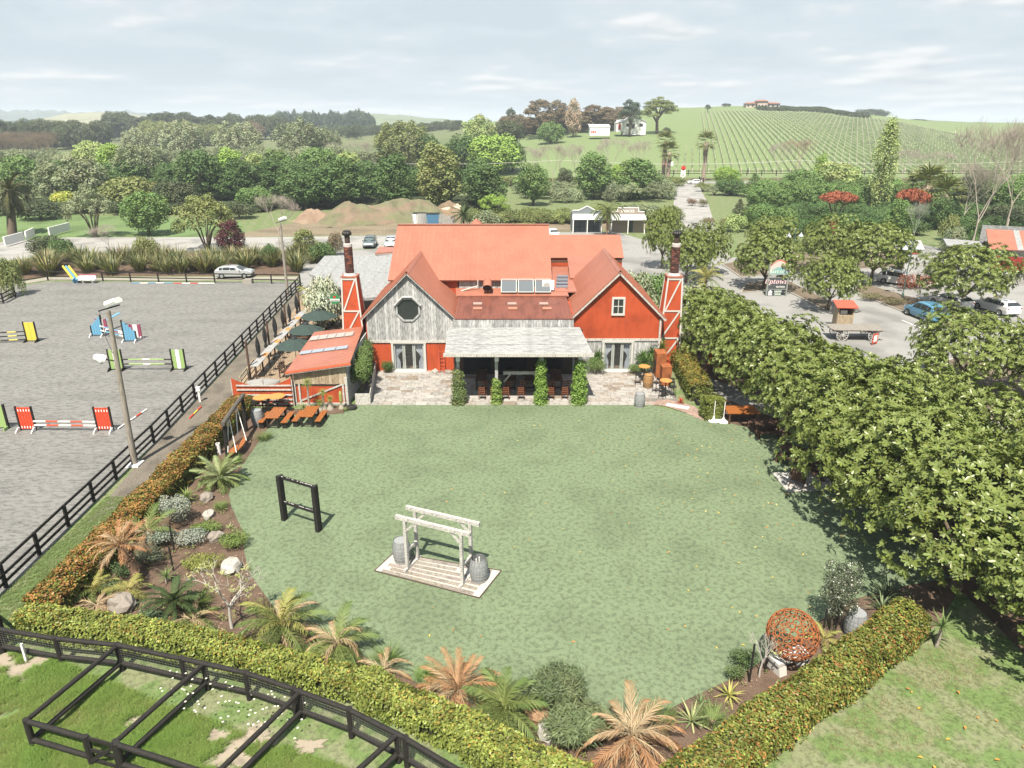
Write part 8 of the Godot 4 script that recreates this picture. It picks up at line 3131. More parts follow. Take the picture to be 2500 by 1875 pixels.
func red_building() -> void:
	var t:=thing("red_shed_building","long red and grey shop building with salmon roof at the right edge","building",Vector3(58.14,3.6,-86.41)*Vector3(1,0,1),-0.42)
	var h:=3.6
	var b:=MB.new()
	b.box(Vector3(8,h*0.5,-3),Vector3(16,h,6))
	var wall:=part(t,"wall",b.done(),mats["dark_inside"])
	vertical_boards(wall,0.0,16.0,0.0,func(_x): return h,0.0,0.3,[mats["grey_timber"],mats["grey_timber_dark"]])
	for k in 3:
		b = MB.new()
		var x0:=0.3+k*5.2
		b.prism(PackedVector2Array([Vector2(x0,1.0),Vector2(x0,2.5),Vector2(x0+0.3,2.75),Vector2(x0+4.5,2.75),Vector2(x0+4.8,2.5),Vector2(x0+4.8,1.0)]),0.05,0.12)
		var p:=part(t,"sign_board",b.done(),plain("sign_maroon",0.20,0.025,0.02,0.6))
		if k==1:
			text(p,"Treasures",0.55,Vector3(x0+2.9,2.05,0.13),plain("letter_rose",0.55,0.30,0.28,0.6),Basis(),true)
			text(p,"FINE ARTS",0.34,Vector3(x0+2.8,1.5,0.13),mats["letter_rose"])
			var fr:=MB.new()
			for s in [[Vector3(0.5,1.9,0),Vector3(0.06,1.3,0.02)],[Vector3(1.4,1.9,0),Vector3(0.06,1.3,0.02)],[Vector3(0.95,2.52,0),Vector3(0.9,0.06,0.02)],[Vector3(0.95,1.28,0),Vector3(0.9,0.06,0.02)],[Vector3(0.95,2.0,0),Vector3(0.7,0.2,0.02)]]:
				fr.box(s[0]+Vector3(x0,0,0.13),s[1])
			part(p,"emblem",fr.done(),mats["letter_rose"])
	b = MB.new()
	b.slab([Vector3(-0.3,h,0.5),Vector3(16.5,h,0.5),Vector3(16.5,h+1.7,-4.5),Vector3(-0.3,h+1.7,-4.5)],0.12)
	b.slab([Vector3(6,h+1.75,-4.2),Vector3(16.5,h+1.75,-4.2),Vector3(16.5,h+3.2,-8.0),Vector3(6,h+3.2,-8.0)],0.12)
	var rf:=part(t,"roof",b.done(),mats["red_roof"])
	b = MB.new()
	b.slab([Vector3(2.6,h+0.03,0.5),Vector3(3.2,h+0.03,0.5),Vector3(3.2,h+1.73,-4.5),Vector3(2.6,h+1.73,-4.5)],0.03)
	part(rf,"clear_sheet",b.done(),mats["grey_iron"])
	b = MB.new()
	b.box(Vector3(4.0,2.6,-6.2),Vector3(9.0,5.2,0.2))
	var fw:=part(t,"back_wall",b.done(),mats["dark_inside"])
	vertical_boards(fw,-0.5,8.5,3.4,func(_x): return 5.6,-6.1,0.3,[mats["grey_iron"]])
	b = MB.new()
	b.box(Vector3(-2.4,1.6,-3.5),Vector3(3.4,3.2,4.0))
	var an:=part(t,"annexe",b.done(),plain("annexe",0.06,0.06,0.06,0.8))
	b = MB.new()
	b.slab([Vector3(-4.6,3.5,-1.2),Vector3(-0.4,3.3,-1.2),Vector3(-0.4,3.6,-5.6),Vector3(-4.6,3.7,-5.6)],0.14)
	part(an,"roof",b.done(),mats["grey_iron"])
	b = MB.new()
	b.box(Vector3(-2.0,2.0,-1.46),Vector3(1.6,1.2,0.04))
	part(an,"window",b.done(),plain("pale_window",0.33,0.35,0.36,0.2))


func build_far_buildings() -> void:
	shop("small grey shop with a pointed parapet and glazed front behind the barn",Vector3(10.41,0,-123.2),Vector3(15.33,0,-123.2),true)
	shop("small tan shop with a stepped parapet and white lettering behind the barn",Vector3(16.85,0,-122.66),Vector3(22.63,0,-122.66),false)
	# white weatherboard house on the hill
	var t:=thing("hill_house","white gabled house under the big tree on the vineyard hill","house")
	var z:=-385.0
	var a:=Vector3(56.95,14.55,-385)
	var b:=Vector3(68.3,14.55,-385)
	var apex:=Vector3(61.76,21.18,-385)
	var eave:=Vector3(68.07,18.09,-385)
	var m:=MB.new()
	m.prism(PackedVector2Array([Vector2(a.x,a.y-3),Vector2(a.x,eave.y),Vector2(apex.x,apex.y-0.4),Vector2(b.x,eave.y),Vector2(b.x,a.y-3)]),z-9.0,z)
	m.box(Vector3(a.x-1.8,eave.y-2.6,z-5.0),Vector3(3.6,5.0,8.0))
	var w:=part(t,"wall",m.done(),mats["white_paint"])
	m = MB.new()
	for s in [-1.0,1.0]:
		var e:=Vector3(a.x-0.6 if s<0 else b.x+0.6,eave.y-0.35,0)
		if s<0:
			m.slab([Vector3(apex.x,apex.y,z-9.3),Vector3(e.x,e.y,z-9.3),Vector3(e.x,e.y,z+0.5),Vector3(apex.x,apex.y,z+0.5)],0.2)
		else:
			m.slab([Vector3(apex.x,apex.y,z+0.5),Vector3(e.x,e.y,z+0.5),Vector3(e.x,e.y,z-9.3),Vector3(apex.x,apex.y,z-9.3)],0.2)
	m.slab([Vector3(a.x-4.2,eave.y-0.7,z-0.6),Vector3(a.x,eave.y,z-0.6),Vector3(a.x+0.5,eave.y+1.0,z-5.0),Vector3(a.x-3.0,eave.y+0.6,z-5.0)],0.2)
	part(t,"roof",m.done(),plain("house_roof",0.42,0.43,0.45,0.5))
	for s in [[0.42,1.7,2.2,1],[0.18,1.5,1.5,0],[0.78,1.8,1.5,0]]:
		m = MB.new()
		var c:=a.lerp(b,s[0])
		m.box(Vector3(c.x,a.y+(1.1 if s[3] else 1.7),z+0.03),Vector3(s[1],s[2],0.08))
		part(t,"door" if s[3] else "window",m.done(),mats["glass"])
	m = MB.new()
	m.box(Vector3(a.x-2.0,a.y+0.9,z-0.95),Vector3(1.3,2.6,0.1))
	part(t,"red_door",m.done(),plain("door_red",0.40,0.03,0.02,0.6))
	var sh:=thing("white_shed","low white shed left of the hill house","shed")
	var s0:=Vector3(38.75,12.68,-375)
	var s1:=Vector3(48.66,12.68,-375)
	m = MB.new()
	m.box(Vector3((s0.x+s1.x)*0.5,s0.y+0.8,-378.0),Vector3(s1.x-s0.x,4.2,6.0))
	part(sh,"wall",m.done(),mats["white_paint"])
	m = MB.new()
	m.slab([Vector3(s0.x-0.3,s0.y+2.7,-374.8),Vector3(s1.x+0.3,s0.y+2.7,-374.8),Vector3(s1.x+0.3,s0.y+4.0,-381.0),Vector3(s0.x-0.3,s0.y+4.0,-381.0)],0.15)
	part(sh,"roof",m.done(),mats["house_roof"])
	m = MB.new()
	for k in 3:
		m.box(Vector3(s0.x+1.0+k*0.85,s0.y+0.4,-374.96),Vector3(0.6,1.2,0.06))
	part(sh,"red_panel",m.done(),mats["door_red"])
	# villa on the ridge
	var v:=thing("ridge_villa","pale villa with terracotta roofs on the skyline of the hill","house")
	for s in [[1612,1640,223.5,231,0.0],[1636,1656,219,231,2.0],[1655,1682,223.5,231,0.0]]:
		pass
	var vx0:=Vector3(190.62,29.46,-620)
	var vx1:=Vector3(217.75,29.46,-620)
	for s in [[0.0,0.38,2.2],[0.32,0.62,4.0],[0.6,1.0,2.2]]:
		m = MB.new()
		var x0:=lerpf(vx0.x,vx1.x,s[0])
		var x1:=lerpf(vx0.x,vx1.x,s[1])
		var zz: float = -620.0+(1.0 if s[2]>3 else 0.0)
		m.box(Vector3((x0+x1)*0.5,vx0.y+s[2]*0.5-1.5,zz-4),Vector3(x1-x0,s[2]+3.0,8))
		part(v,"wall",m.done(),plain("villa_wall",0.44,0.36,0.32,0.8))
		m = MB.new()
		var c:=Vector3((x0+x1)*0.5,vx0.y+s[2],zz-4)
		var hx:=(x1-x0)*0.5+1.0
		var q:=[c+Vector3(-hx,0,5),c+Vector3(hx,0,5),c+Vector3(hx,0,-5),c+Vector3(-hx,0,-5),c+Vector3(-hx*0.5,1.2,0),c+Vector3(hx*0.5,1.2,0)]
		m.quad(q[0],q[4],q[5],q[1])
		m.quad(q[2],q[5],q[4],q[3])
		m.tri(q[1],q[5],q[2])
		m.tri(q[3],q[4],q[0])
		part(v,"roof",m.done(),plain("terracotta",0.22,0.11,0.08,0.8))
		for k in 3:
			m = MB.new()
			m.box(Vector3(lerpf(x0,x1,(k+0.5)/3.0),vx0.y+0.6,zz+0.05),Vector3(1.4,1.5,0.1))
			part(v,"window",m.done(),mats["glass"])
	# bits round the far field
	mound("long grassy mound of dug earth across the bare field",Vector3(-30.8,0,-138.86),Vector3(-18.58,0,-144.47),3.7,7.0,Color(0.15,0.15,0.09),Color(0.19,0.145,0.105),4)
	mound("low brown mound of earth right of the long mound",Vector3(-21.86,0,-141.61),Vector3(-14.89,0,-144.47),2.2,5.0,Color(0.21,0.15,0.10),Color(0.17,0.155,0.085),9)
	mound("small pale heap of sand left of the long mound",Vector3(-38.99,0,-138.86),Vector3(-37.38,0,-140.22),2.0,3.2,Color(0.30,0.23,0.17),Color(0.25,0.18,0.13),14)
	mound("brown pointed heap behind the logs",Vector3(-13.27,0,-150.53),Vector3(-12.56,0,-151.32),2.8,3.4,Color(0.22,0.165,0.115),Color(0.16,0.12,0.08),19)
	var n:=0
	for q in [[Vector3(-15.96,0,-150.53),Vector3(-11.38,0,-153.74)],[Vector3(-14.78,0,-148.2),Vector3(-10.67,0,-150.53)]]:
		m = MB.new()
		m.tube([q[0]+Vector3(0,0.7,0),q[0].lerp(q[1],0.5)+Vector3(0,0.9,0),q[1]+Vector3(0,1.1,0)],[0.55,0.75,0.65],10)
		solo("felled_log",m.done(),plain("log_pale",0.40,0.34,0.26,0.9),["long pale felled trunk lying on the bare field","shorter pale felled trunk in front of the long one"][n],"log")
		n += 1
	n = 0
	for q in [Vector3(-23.61,0,-142.31),Vector3(-22.99,0,-143.03)]:
		m = MB.new()
		m.box(Vector3(0,0.6,0),Vector3(0.8,1.1,0.5))
		m.box(Vector3(0,0.05,0),Vector3(1.0,0.1,0.8))
		solo("road_barrier",m.done(),plain("safety_orange",0.55,0.12,0.02,0.5),["left of two orange barriers before the earth mound","right of two orange barriers before the earth mound"][n],"barrier",q)
		n += 1
	m = MB.new()
	m.lathe(Vector3.ZERO,[Vector2(0.35,0),Vector2(0.3,0.1),Vector2(0.06,1.3),Vector2(0,1.32)],10)
	solo("traffic_cone",m.done(),mats["safety_orange"],"orange cone at the foot of the long earth mound","cone",Vector3(-28.39,0,-141.61))
	# skips behind a fence
	n = 0
	for q in [[Vector3(-17.31,0,-135.56),mats["white_paint"]],[Vector3(-14.72,0,-134.92),plain("skip_blue",0.05,0.13,0.22,0.6)]]:
		var sk:=thing("skip_bin",["white rubbish skip in the fenced yard behind the barn","blue rubbish skip in the fenced yard behind the barn"][n],"skip bin",q[0])
		m = MB.new()
		m.prism(PackedVector2Array([Vector2(-1.0,0.1),Vector2(-1.2,1.9),Vector2(1.2,1.9),Vector2(1.0,0.1)]),-0.8,0.8)
		part(sk,"bin",m.done(),q[1])
		m = MB.new()
		m.box(Vector3(0,1.96,0),Vector3(2.4,0.1,1.7))
		part(sk,"lid",m.done(),mats["black_metal"])
		n += 1
	var yf:=thing("yard_fence","dark paling fence round the skips behind the barn","fence")
	var ya:=Vector3(-18.72,0,-132.41)
	var yb:=Vector3(-10.29,0,-131.19)
	for k in 30:
		m = MB.new()
		m.box(ya.lerp(yb,(k+0.5)/30.0)+Vector3(0,1.0,-2.5 if k<22 else 0.0),Vector3(0.2,2.0,0.05))
		part(yf,"paling",m.done(),mats["grey_timber_dark"])
	# white panels on the grass at the left
	n = 0
	for q in [[Vector3(-77.31,0,-108.85),Vector3(-77.86,0,-114.19)],[Vector3(-77.79,0,-114.66),Vector3(-79.21,0,-119.04)],[Vector3(-76.75,0,-119.04),Vector3(-77.07,0,-125.38)]]:
		m = MB.new()
		m.beam(q[0]+Vector3(0,0.9,0),q[1]+Vector3(0,0.9,0),0.2,1.3)
		solo("white_wall",m.done(),mats["white_paint"],["leftmost white low wall panel beside the gravel road","middle short white wall panel beside the gravel road","right white wall panel on the mown grass"][n],"wall",Vector3.ZERO,0.0,"white wall panels")
		n += 1
	# driveway gate,road fence,signs
	for q in [[Vector3(49.4,0,-224.73),"left timber gate at the road end of the driveway"],[Vector3(57.33,0,-223.03),"right timber gate at the road end of the driveway"]]:
		var g:=thing("driveway_gate",q[1],"gate",q[0])
		for y in [0.4,0.9,1.4,1.9]:
			m = MB.new()
			m.box(Vector3(0,y,0),Vector3(0.12,0.14,5.0))
			part(g,"rail",m.done(),mats["black_timber"])
		for zz in [-2.4,2.4]:
			m = MB.new()
			m.box(Vector3(0,1.1,zz),Vector3(0.3,2.2,0.3))
			part(g,"post",m.done(),mats["black_timber"])
	var rf:=thing("road_fence","long dark rail fence between the country road and the vineyard","fence")
	for k in 34:
		m = MB.new()
		m.box(Vector3(50.0+k*5.0,1.6,-251.5),Vector3(0.25,1.8,0.25))
		part(rf,"post",m.done(),mats["black_timber"])
		m = MB.new()
		m.box(Vector3(52.5+k*5.0,2.2,-251.5),Vector3(4.9,0.22,0.12))
		part(rf,"rail",m.done(),mats["black_timber"])
		m = MB.new()
		m.box(Vector3(52.5+k*5.0,1.4,-251.5),Vector3(4.9,0.2,0.12))
		part(rf,"rail",m.done(),mats["black_timber"])
	var sg:=thing("road_sign","white and red sign board by the road end of the driveway","sign",Vector3(54.09,0,-233.59))
	m = MB.new()
	m.box(Vector3(0,1.2,0),Vector3(0.3,2.4,0.3))
	part(sg,"post",m.done(),mats["white_paint"])
	m = MB.new()
	m.box(Vector3(0,2.7,0.1),Vector3(1.5,2.2,0.1))
	part(sg,"board",m.done(),mats["white_paint"])
	m = MB.new()
	m.lathe(Vector3(0,4.2,0.1),[Vector2(0,-0.05),Vector2(0.75,-0.05),Vector2(0.75,0.05),Vector2(0,0.05)],16,Basis(Vector3.RIGHT,PI*0.5))
	part(sg,"disc",m.done(),mats["door_red"])
	var og:=thing("road_sign","orange and white pointer sign on the vineyard bank","sign",Vector3(52.57,0,-251.37))
	m = MB.new()
	m.box(Vector3(0,2.0,0),Vector3(0.2,4.0,0.2))
	part(og,"post",m.done(),mats["white_paint"])
	m = MB.new()
	m.box(Vector3(-1.0,4.6,0.1),Vector3(1.6,1.6,0.1))
	part(og,"board",m.done(),mats["safety_orange"])
	m = MB.new()
	m.box(Vector3(1.0,4.6,0.1),Vector3(2.0,1.4,0.1))
	part(og,"board",m.done(),mats["white_paint"])
	# power line over the road
	var pw:=thing("power_line","thin pale power line on poles along the country road","power line")
	for k in 5:
		var x:=-60.0+k*75.0
		m = MB.new()
		m.tube([Vector3(x,0,-232.0),Vector3(x,6.67,-232.0)],[0.18,0.12],7)
		part(pw,"pole",m.done(),mats["pale_bark"])
		if k<4:
			m = MB.new()
			var ps:=[]
			var rs:=[]
			for j in 9:
				var u:=j/8.0
				ps.append(Vector3(x+75.0*u,6.67-1.2*(4.0*u*(1.0-u)),-232.0))
				rs.append(0.05)
			m.tube(ps,rs,4,false)
			part(pw,"wire",m.done(),plain("wire_pale",0.45,0.44,0.42,0.6))


func shop(label: String,a: Vector3,b: Vector3,pointed: bool) -> void:
	var t:=thing("shop",label,"shop",a.lerp(b,0.5),0.0,"small shops behind the barn")
	var w:=a.distance_to(b)
	var h:=2.55
	var wall:=plain("shop_grey",0.15,0.17,0.18,0.8) if pointed else plain("shop_tan",0.25,0.205,0.17,0.8)
	var m:=MB.new()
	m.box(Vector3(0,1.6,-3.2),Vector3(w,3.2,4.0))
	part(t,"wall",m.done(),wall)
	m = MB.new()
	var p: PackedVector2Array
	if pointed:
		p = PackedVector2Array([Vector2(-w*0.5,h),Vector2(-w*0.5,h+1.15),Vector2(-w*0.28,h+1.2),Vector2(0,h+1.9),Vector2(w*0.28,h+1.2),Vector2(w*0.5,h+1.15),Vector2(w*0.5,h)])
	else:
		p = PackedVector2Array([Vector2(-w*0.5,h),Vector2(-w*0.5,h+1.0),Vector2(-w*0.3,h+1.0),Vector2(-w*0.3,h+1.65),Vector2(w*0.32,h+1.65),Vector2(w*0.32,h+1.0),Vector2(w*0.5,h+1.0),Vector2(w*0.5,h)])
	m.prism(p,-1.25,-1.15)
	var par:=part(t,"parapet",m.done(),wall)
	m = MB.new()
	for k in range(1,p.size()-2):
		m.beam(Vector3(p[k].x,p[k].y,-1.15),Vector3(p[k+1].x,p[k+1].y,-1.15),0.16,0.14)
	part(par,"coping",m.done(),mats["white_paint"])
	if not pointed:
		text(par,"SNACKS",0.62,Vector3(0,h+1.1,-1.12),mats["white_paint"])
	m = MB.new()
	m.slab([Vector3(-w*0.53,h,0.2),Vector3(w*0.53,h,0.2),Vector3(w*0.5,h+0.6,-1.2),Vector3(-w*0.5,h+0.6,-1.2)],0.06)
	part(t,"veranda_roof",m.done(),plain("shop_roof",0.36,0.38,0.39,0.5))
	m = MB.new()
	m.box(Vector3(0,h-0.15,0.15),Vector3(w*1.06,0.2,0.08))
	part(t,"fascia_board",m.done(),mats["white_paint"])
	for f in [-0.49,0.0,0.49]:
		m = MB.new()
		m.box(Vector3(w*f,h*0.5-0.1,0.1),Vector3(0.14,h-0.2,0.14))
		part(t,"post",m.done(),mats["white_paint"])
	for f in ([-0.24,0.24] if pointed else [0.1]):
		m = MB.new()
		m.box(Vector3(w*f,1.2,-1.18),Vector3(w*(0.38 if pointed else 0.16),2.2,0.06))
		var win:=part(t,"window" if pointed else "door",m.done(),plain("shop_glass",0.06,0.075,0.08,0.12))
		m = MB.new()
		m.box(Vector3(w*f,1.2,-1.13),Vector3(0.09,2.2,0.05))
		m.box(Vector3(w*f,0.95,-1.128),Vector3(w*(0.38 if pointed else 0.16),0.09,0.05))
		part(win,"glazing_bar",m.done(),mats["black_metal"])


func mound(label: String,a: Vector3,b: Vector3,h: float,w: float,c0: Color,c1: Color,seed_: int) -> void:
	var f:=FastNoiseLite.new()
	f.seed = seed_
	f.frequency = 0.13
	var m:=MB.new()
	var ln:=a.distance_to(b)
	var nu:=34
	var nv:=16
	var rows:=[]
	var d:=(b-a).normalized()
	var s:=Vector3(-d.z,0,d.x)
	for i in nu+1:
		var row:=[]
		for j in nv+1:
			var u:=i/float(nu)*2.0-1.0
			var v:=j/float(nv)*2.0-1.0
			var p:=(a+b)*0.5+d*u*(ln*0.5+w*0.9)+s*v*w
			var cut:=maxf(absf(u)-ln*0.5/(ln*0.5+w*0.9),0.0)/(w*0.9/(ln*0.5+w*0.9))
			var q:=sqrt(cut*cut+v*v)
			var y:=h*pow(maxf(0.0,1.0-q),0.8)*(1.0+0.45*f.get_noise_2d(p.x,p.z))+0.3*f.get_noise_2d(p.x*4.0,p.z*4.0)
			row.append(Vector3(p.x,maxf(y,0.0)-0.02,p.z))
		rows.append(row)
	for i in nu:
		for j in nv:
			var p: Vector3 = rows[i][j]
			m.col = c0.lerp(c1,smoothstep(-0.15,0.3,f.get_noise_3d(p.x*1.2,p.y*3.0,p.z*1.2)))
			m.quad(rows[i][j],rows[i+1][j],rows[i+1][j+1],rows[i][j+1])
	solo("earth_mound",m.done(),mat("earth",Color(1,1,1),0.95,t_clump,Vector3(0.3,0.3,0.3),t_wide,Vector3(0.08,0.08,0.08)),label,"mound")


func fan_palm(label: String,x: float,z: float,top: float,crown: float,skirt: float,seed_: int) -> void:
	rng.seed = seed_
	var t:=thing("fan_palm",label,"palm",Vector3(x,land(x,z),z))
	var h:=top-land(x,z)
	var b:=MB.new()
	b.tube([Vector3.ZERO,Vector3(0.1,h*0.5,0.05),Vector3(0,h-crown*0.7,0)],[crown*0.14,crown*0.1,crown*0.09],9)
	part(t,"trunk",b.done(),plain("fan_trunk",0.24,0.19,0.155,0.95))
	b = MB.new()
	for k in 240:
		var a:=rr(0,TAU)
		var y:=h-crown*0.8-rr(0,skirt)
		var g:=rr(0.7,1.3)
		b.col = Color(0.34*g,0.27*g,0.22*g)
		var r:=crown*(0.14+0.2*(1.0-(h-crown*0.8-y)/maxf(skirt,0.1)))
		b.blade(Vector3(cos(a)*r*0.5,y+0.4,sin(a)*r*0.5),Vector3(cos(a)*0.35,-1,sin(a)*0.35).normalized(),Vector3(cos(a),0,sin(a)),rr(0.8,1.5),0.2,0.2,2)
	stuff_part(t,"dead_fronds",b.done(),leafy("skirt",1,1,1,0.8))
	b = MB.new()
	for k in 30:
		var a:=k*2.399963
		var el:=lerpf(1.3,-0.65,k/29.0)+rr(-0.15,0.15)
		var d:=Vector3(cos(a)*cos(el),sin(el),sin(a)*cos(el))
		var o:=Vector3(0,h-crown*0.75,0)+d*crown*0.45
		var s:=d.cross(Vector3.UP)
		if s.length()<0.1:
			s = Vector3.RIGHT
		s = s.normalized()
		for j in 7:
			var u:=(j-3)/3.0
			var g:=rr(0.7,1.3)
			b.col = Color(0.15*g,0.165*g,0.06*g)
			b.blade(o,(d*cos(u*1.25)+s*sin(u*1.25)).normalized(),s.cross(d),crown*0.5*rr(0.85,1.1),crown*0.075,0.9,2)
	stuff_part(t,"crown",b.done(),leafy("fan",1,1,1,0.45))


func ridge(called: String,label: String,pts: Array,d0: float,d1: float,m: Material,rough:=0.0,seed_:=1) -> void:
	# a far hill: foot,crest and back slope along a run of (x at the crest,crest height)
	var f:=FastNoiseLite.new()
	f.seed = seed_
	f.frequency = 0.02
	var b:=MB.new()
	var rows:=[]
	var n:=(pts.size()-1)*8
	for i in n+1:
		var u:=i/8.0
		var k:=mini(int(u),pts.size()-2)
		var w:=u-k
		w = w*w*(3.0-2.0*w)
		var x:=lerpf(pts[k].x,pts[k+1].x,u-k)
		var y:=lerpf(pts[k].y,pts[k+1].y,w)
		var row:=[]
		for j in 11:
			var v:=j/10.0
			var d:=lerpf(d0,d1,v)
			var s:=sin(PI*0.5*v/0.8) if v<0.8 else cos(PI*0.5*(v-0.8)/0.2)
			row.append(Vector3(x*d/lerpf(d0,d1,0.8),y*s+rough*f.get_noise_2d(x,d)*s-2.0,-d))
		rows.append(row)
	for i in n:
		for j in 10:
			b.quad(rows[i][j],rows[i][j+1],rows[i+1][j+1],rows[i+1][j])
	setting(called,b.done(),m,label,"structure","hill")


func wood(called: String,label: String,pr: Array,tint: String,n: int,x0: float,x1: float,z0: float,z1: float,top0: float,top1: float,width: float,base:=0.0) -> void:
	# a far wood that reads as one mass
	var c: Array = TINTS[tint]
	for i in pr.size():
		var mm:=MultiMesh.new()
		mm.transform_format = MultiMesh.TRANSFORM_3D
		mm.use_colors = true
		mm.mesh = pr[i].crown
		mm.instance_count = n/pr.size()
		for k in mm.instance_count:
			var u:=(k+rr(0,1))/mm.instance_count
			var z:=lerpf(z0,z1,rng.randf())
			var x:=lerpf(x0,x1,u)*z/z0
			var y:=land(x,z)+base
			var h:=maxf(lerpf(top0,top1,u)*rr(0.86,1.04)-y,2.0)
			mm.set_instance_transform(k,Transform3D(Basis(Vector3.UP,rr(0,TAU)).scaled(Vector3(width/pr[i].w,h/pr[i].h,width/pr[i].w)*rr(0.85,1.15)),Vector3(x,y,z)))
			var g:=rr(0.75,1.25)
			mm.set_instance_color(k,Color(g,g,g))
		var o:=MultiMeshInstance3D.new()
		o.multimesh = mm
		o.material_override = leafy("leaf "+tint,c[0]*1.5,c[1]*1.48,c[2]*1.5,0.6)
		put(self,o,called)
		tag(o,label if pr.size()==1 else label+(", taller trees" if i else ", rounder trees"),"wood")
		o.set_meta("kind","stuff")


func build_background() -> void:
	var blue_hill:=mat("hill_blue",Color(0.10,0.135,0.115),0.95,t_clump,Vector3(0.004,0.004,0.004),t_wide,Vector3(0.002,0.002,0.002))
	var pale_hill:=mat("hill_pale",Color(0.25,0.25,0.155),0.95,t_clump,Vector3(0.006,0.006,0.006),t_wide,Vector3(0.003,0.003,0.003))
	var green_hill:=mat("hill_green",Color(0.15,0.19,0.10),0.95,t_clump,Vector3(0.006,0.006,0.006),t_wide,Vector3(0.003,0.003,0.003))
	var H:=func(x: float,y: float) -> Vector2: return Vector2(x,y)
	ridge("far_hill","bluish wooded hills far off at the left of the skyline",[H.call(-2642.14,20.0),H.call(-2309.93,62.62),H.call(-2116.05,62.62),H.call(-1999.57,60.8),H.call(-1845.61,53.52),H.call(-1651.91,58.98),H.call(-1341.19,5.0)],2300.0,3500.0,blue_hill,16.0,2)
	ridge("far_hill","pale grassy hill in front of the bluish hills at the left",[H.call(-1261.74,0.0),H.call(-1177.91,27.17),H.call(-1106.71,39.09),H.call(-1013.67,42.33),H.call(-911.26,33.68),H.call(-797.35,0.0)],1300.0,2050.0,pale_hill,2.0,3)
	ridge("far_hill","green hill beyond the conifers left of centre",[H.call(-521.57,6.0),H.call(-385.13,40.12),H.call(-327.76,37.72),H.call(-212.94,28.14),H.call(-59.09,10.0)],1500.0,2250.0,green_hill,2.0,4)
	ridge("far_hill","dark low hill along the skyline at the far right",[H.call(636.29,10.0),H.call(698.69,28.67),H.call(782.48,23.52),H.call(912.11,18.37),H.call(1279.16,10.0)],1000.0,1600.0,mat("hill_dark",Color(0.10,0.11,0.065),0.95,t_clump,Vector3(0.01,0.01,0.01)),2.0,5)
	rng.seed = 77
	wood("distant_wood","dark wood along the skyline left of centre",[crown_proto("round"),crown_proto("gum")],"dark",150,-332.16,-187.65,-620.0,-700.0,25.1,21.82,15.0)
	wood("distant_wood","bluish conifer plantation on the skyline",[crown_proto("cone"),crown_proto("round")],"pine",130,-262.44,-158.71,-850.0,-960.0,27.77,29.77,16.0)
	wood("distant_wood","grey-brown leafless wood at the far left",[crown_proto("bare")],"brown",60,-254.43,-221.13,-360.0,-430.0,13.93,13.05,11.0)
	wood("distant_wood","mixed dark trees behind the leafless wood at the left",[crown_proto("round"),crown_proto("upright")],"dark",70,-342.38,-248.42,-460.0,-540.0,18.12,18.12,13.0)
	wood("distant_wood","rounded olive trees in front of the dark skyline wood",[crown_proto("round")],"olive",40,-251.62,-202.32,-520.0,-560.0,17.83,16.3,14.0)
	wood("distant_wood","low trees and hedges on the far fields left of centre",[crown_proto("bush")],"dark",70,-178.44,-41.11,-600.0,-800.0,14.95,19.78,14.0)
	wood("hill_scrub","dark scrub along the crest of the vineyard hill",[crown_proto("bush")],"dark",110,191.44,272.39,-585.0,-640.0,29.09,23.64,11.0)
	wood("hill_scrub","brown scrubby trees behind the hill house",[crown_proto("gum"),crown_proto("bush")],"brown",90,-5.53,64.02,-415.0,-470.0,21.06,26.43,11.0)
	wood("hedgerow","low mixed hedgerow along the country road",[crown_proto("bush")],"olive",90,-140.0,50.0,-222.0,-216.0,4.0,3.0,6.0)
	wood("undergrowth","undergrowth between the driveway and the right-hand trees",[crown_proto("bush")],"deep",90,50.15,105.77,-150.0,-120.0,3.0,3.4,6.0)
	wood("undergrowth","undergrowth at the foot of the trees behind the field",[crown_proto("bush")],"dark",80,-56.41,-5.73,-172.0,-158.0,2.2,2.0,5.0)
	wood("undergrowth","dark undergrowth behind the mown grass at the left",[crown_proto("bush")],"dark",60,-110.47,-54.18,-158.0,-148.0,3.4,2.6,5.0)
	wood("tree_belt","belt of mixed green trees behind the mown grass and field",[crown_proto("round"),crown_proto("upright")],"deep",40,-123.86,-4.97,-192.0,-176.0,8.5,8.5,9.5)
	wood("tree_belt","belt of paler trees farther back on the plain",[crown_proto("round"),crown_proto("silver")],"grey",60,-190.56,-4.25,-265.0,-285.0,9.0,9.0,10.0)
	wood("hedgerow","dark mixed bushes behind the two small shops",[crown_proto("bush")],"olive",60,-7.52,30.18,-134.28,-141.61,2.6,3.0,4.5)
	wood("tree_belt","grey-green shrubs and young trees left of the driveway",[crown_proto("loose"),crown_proto("bush")],"grey",34,1.58,36.1,-172.01,-205.91,4.0,5.5,6.5)
	wood("tree_belt","garden trees and shrubs beyond the car park",[crown_proto("round"),crown_proto("dome")],"green",36,55.43,124.72,-165.0,-150.0,6.0,7.5,7.5)
	tree_table()
	vines()
	flax_row()


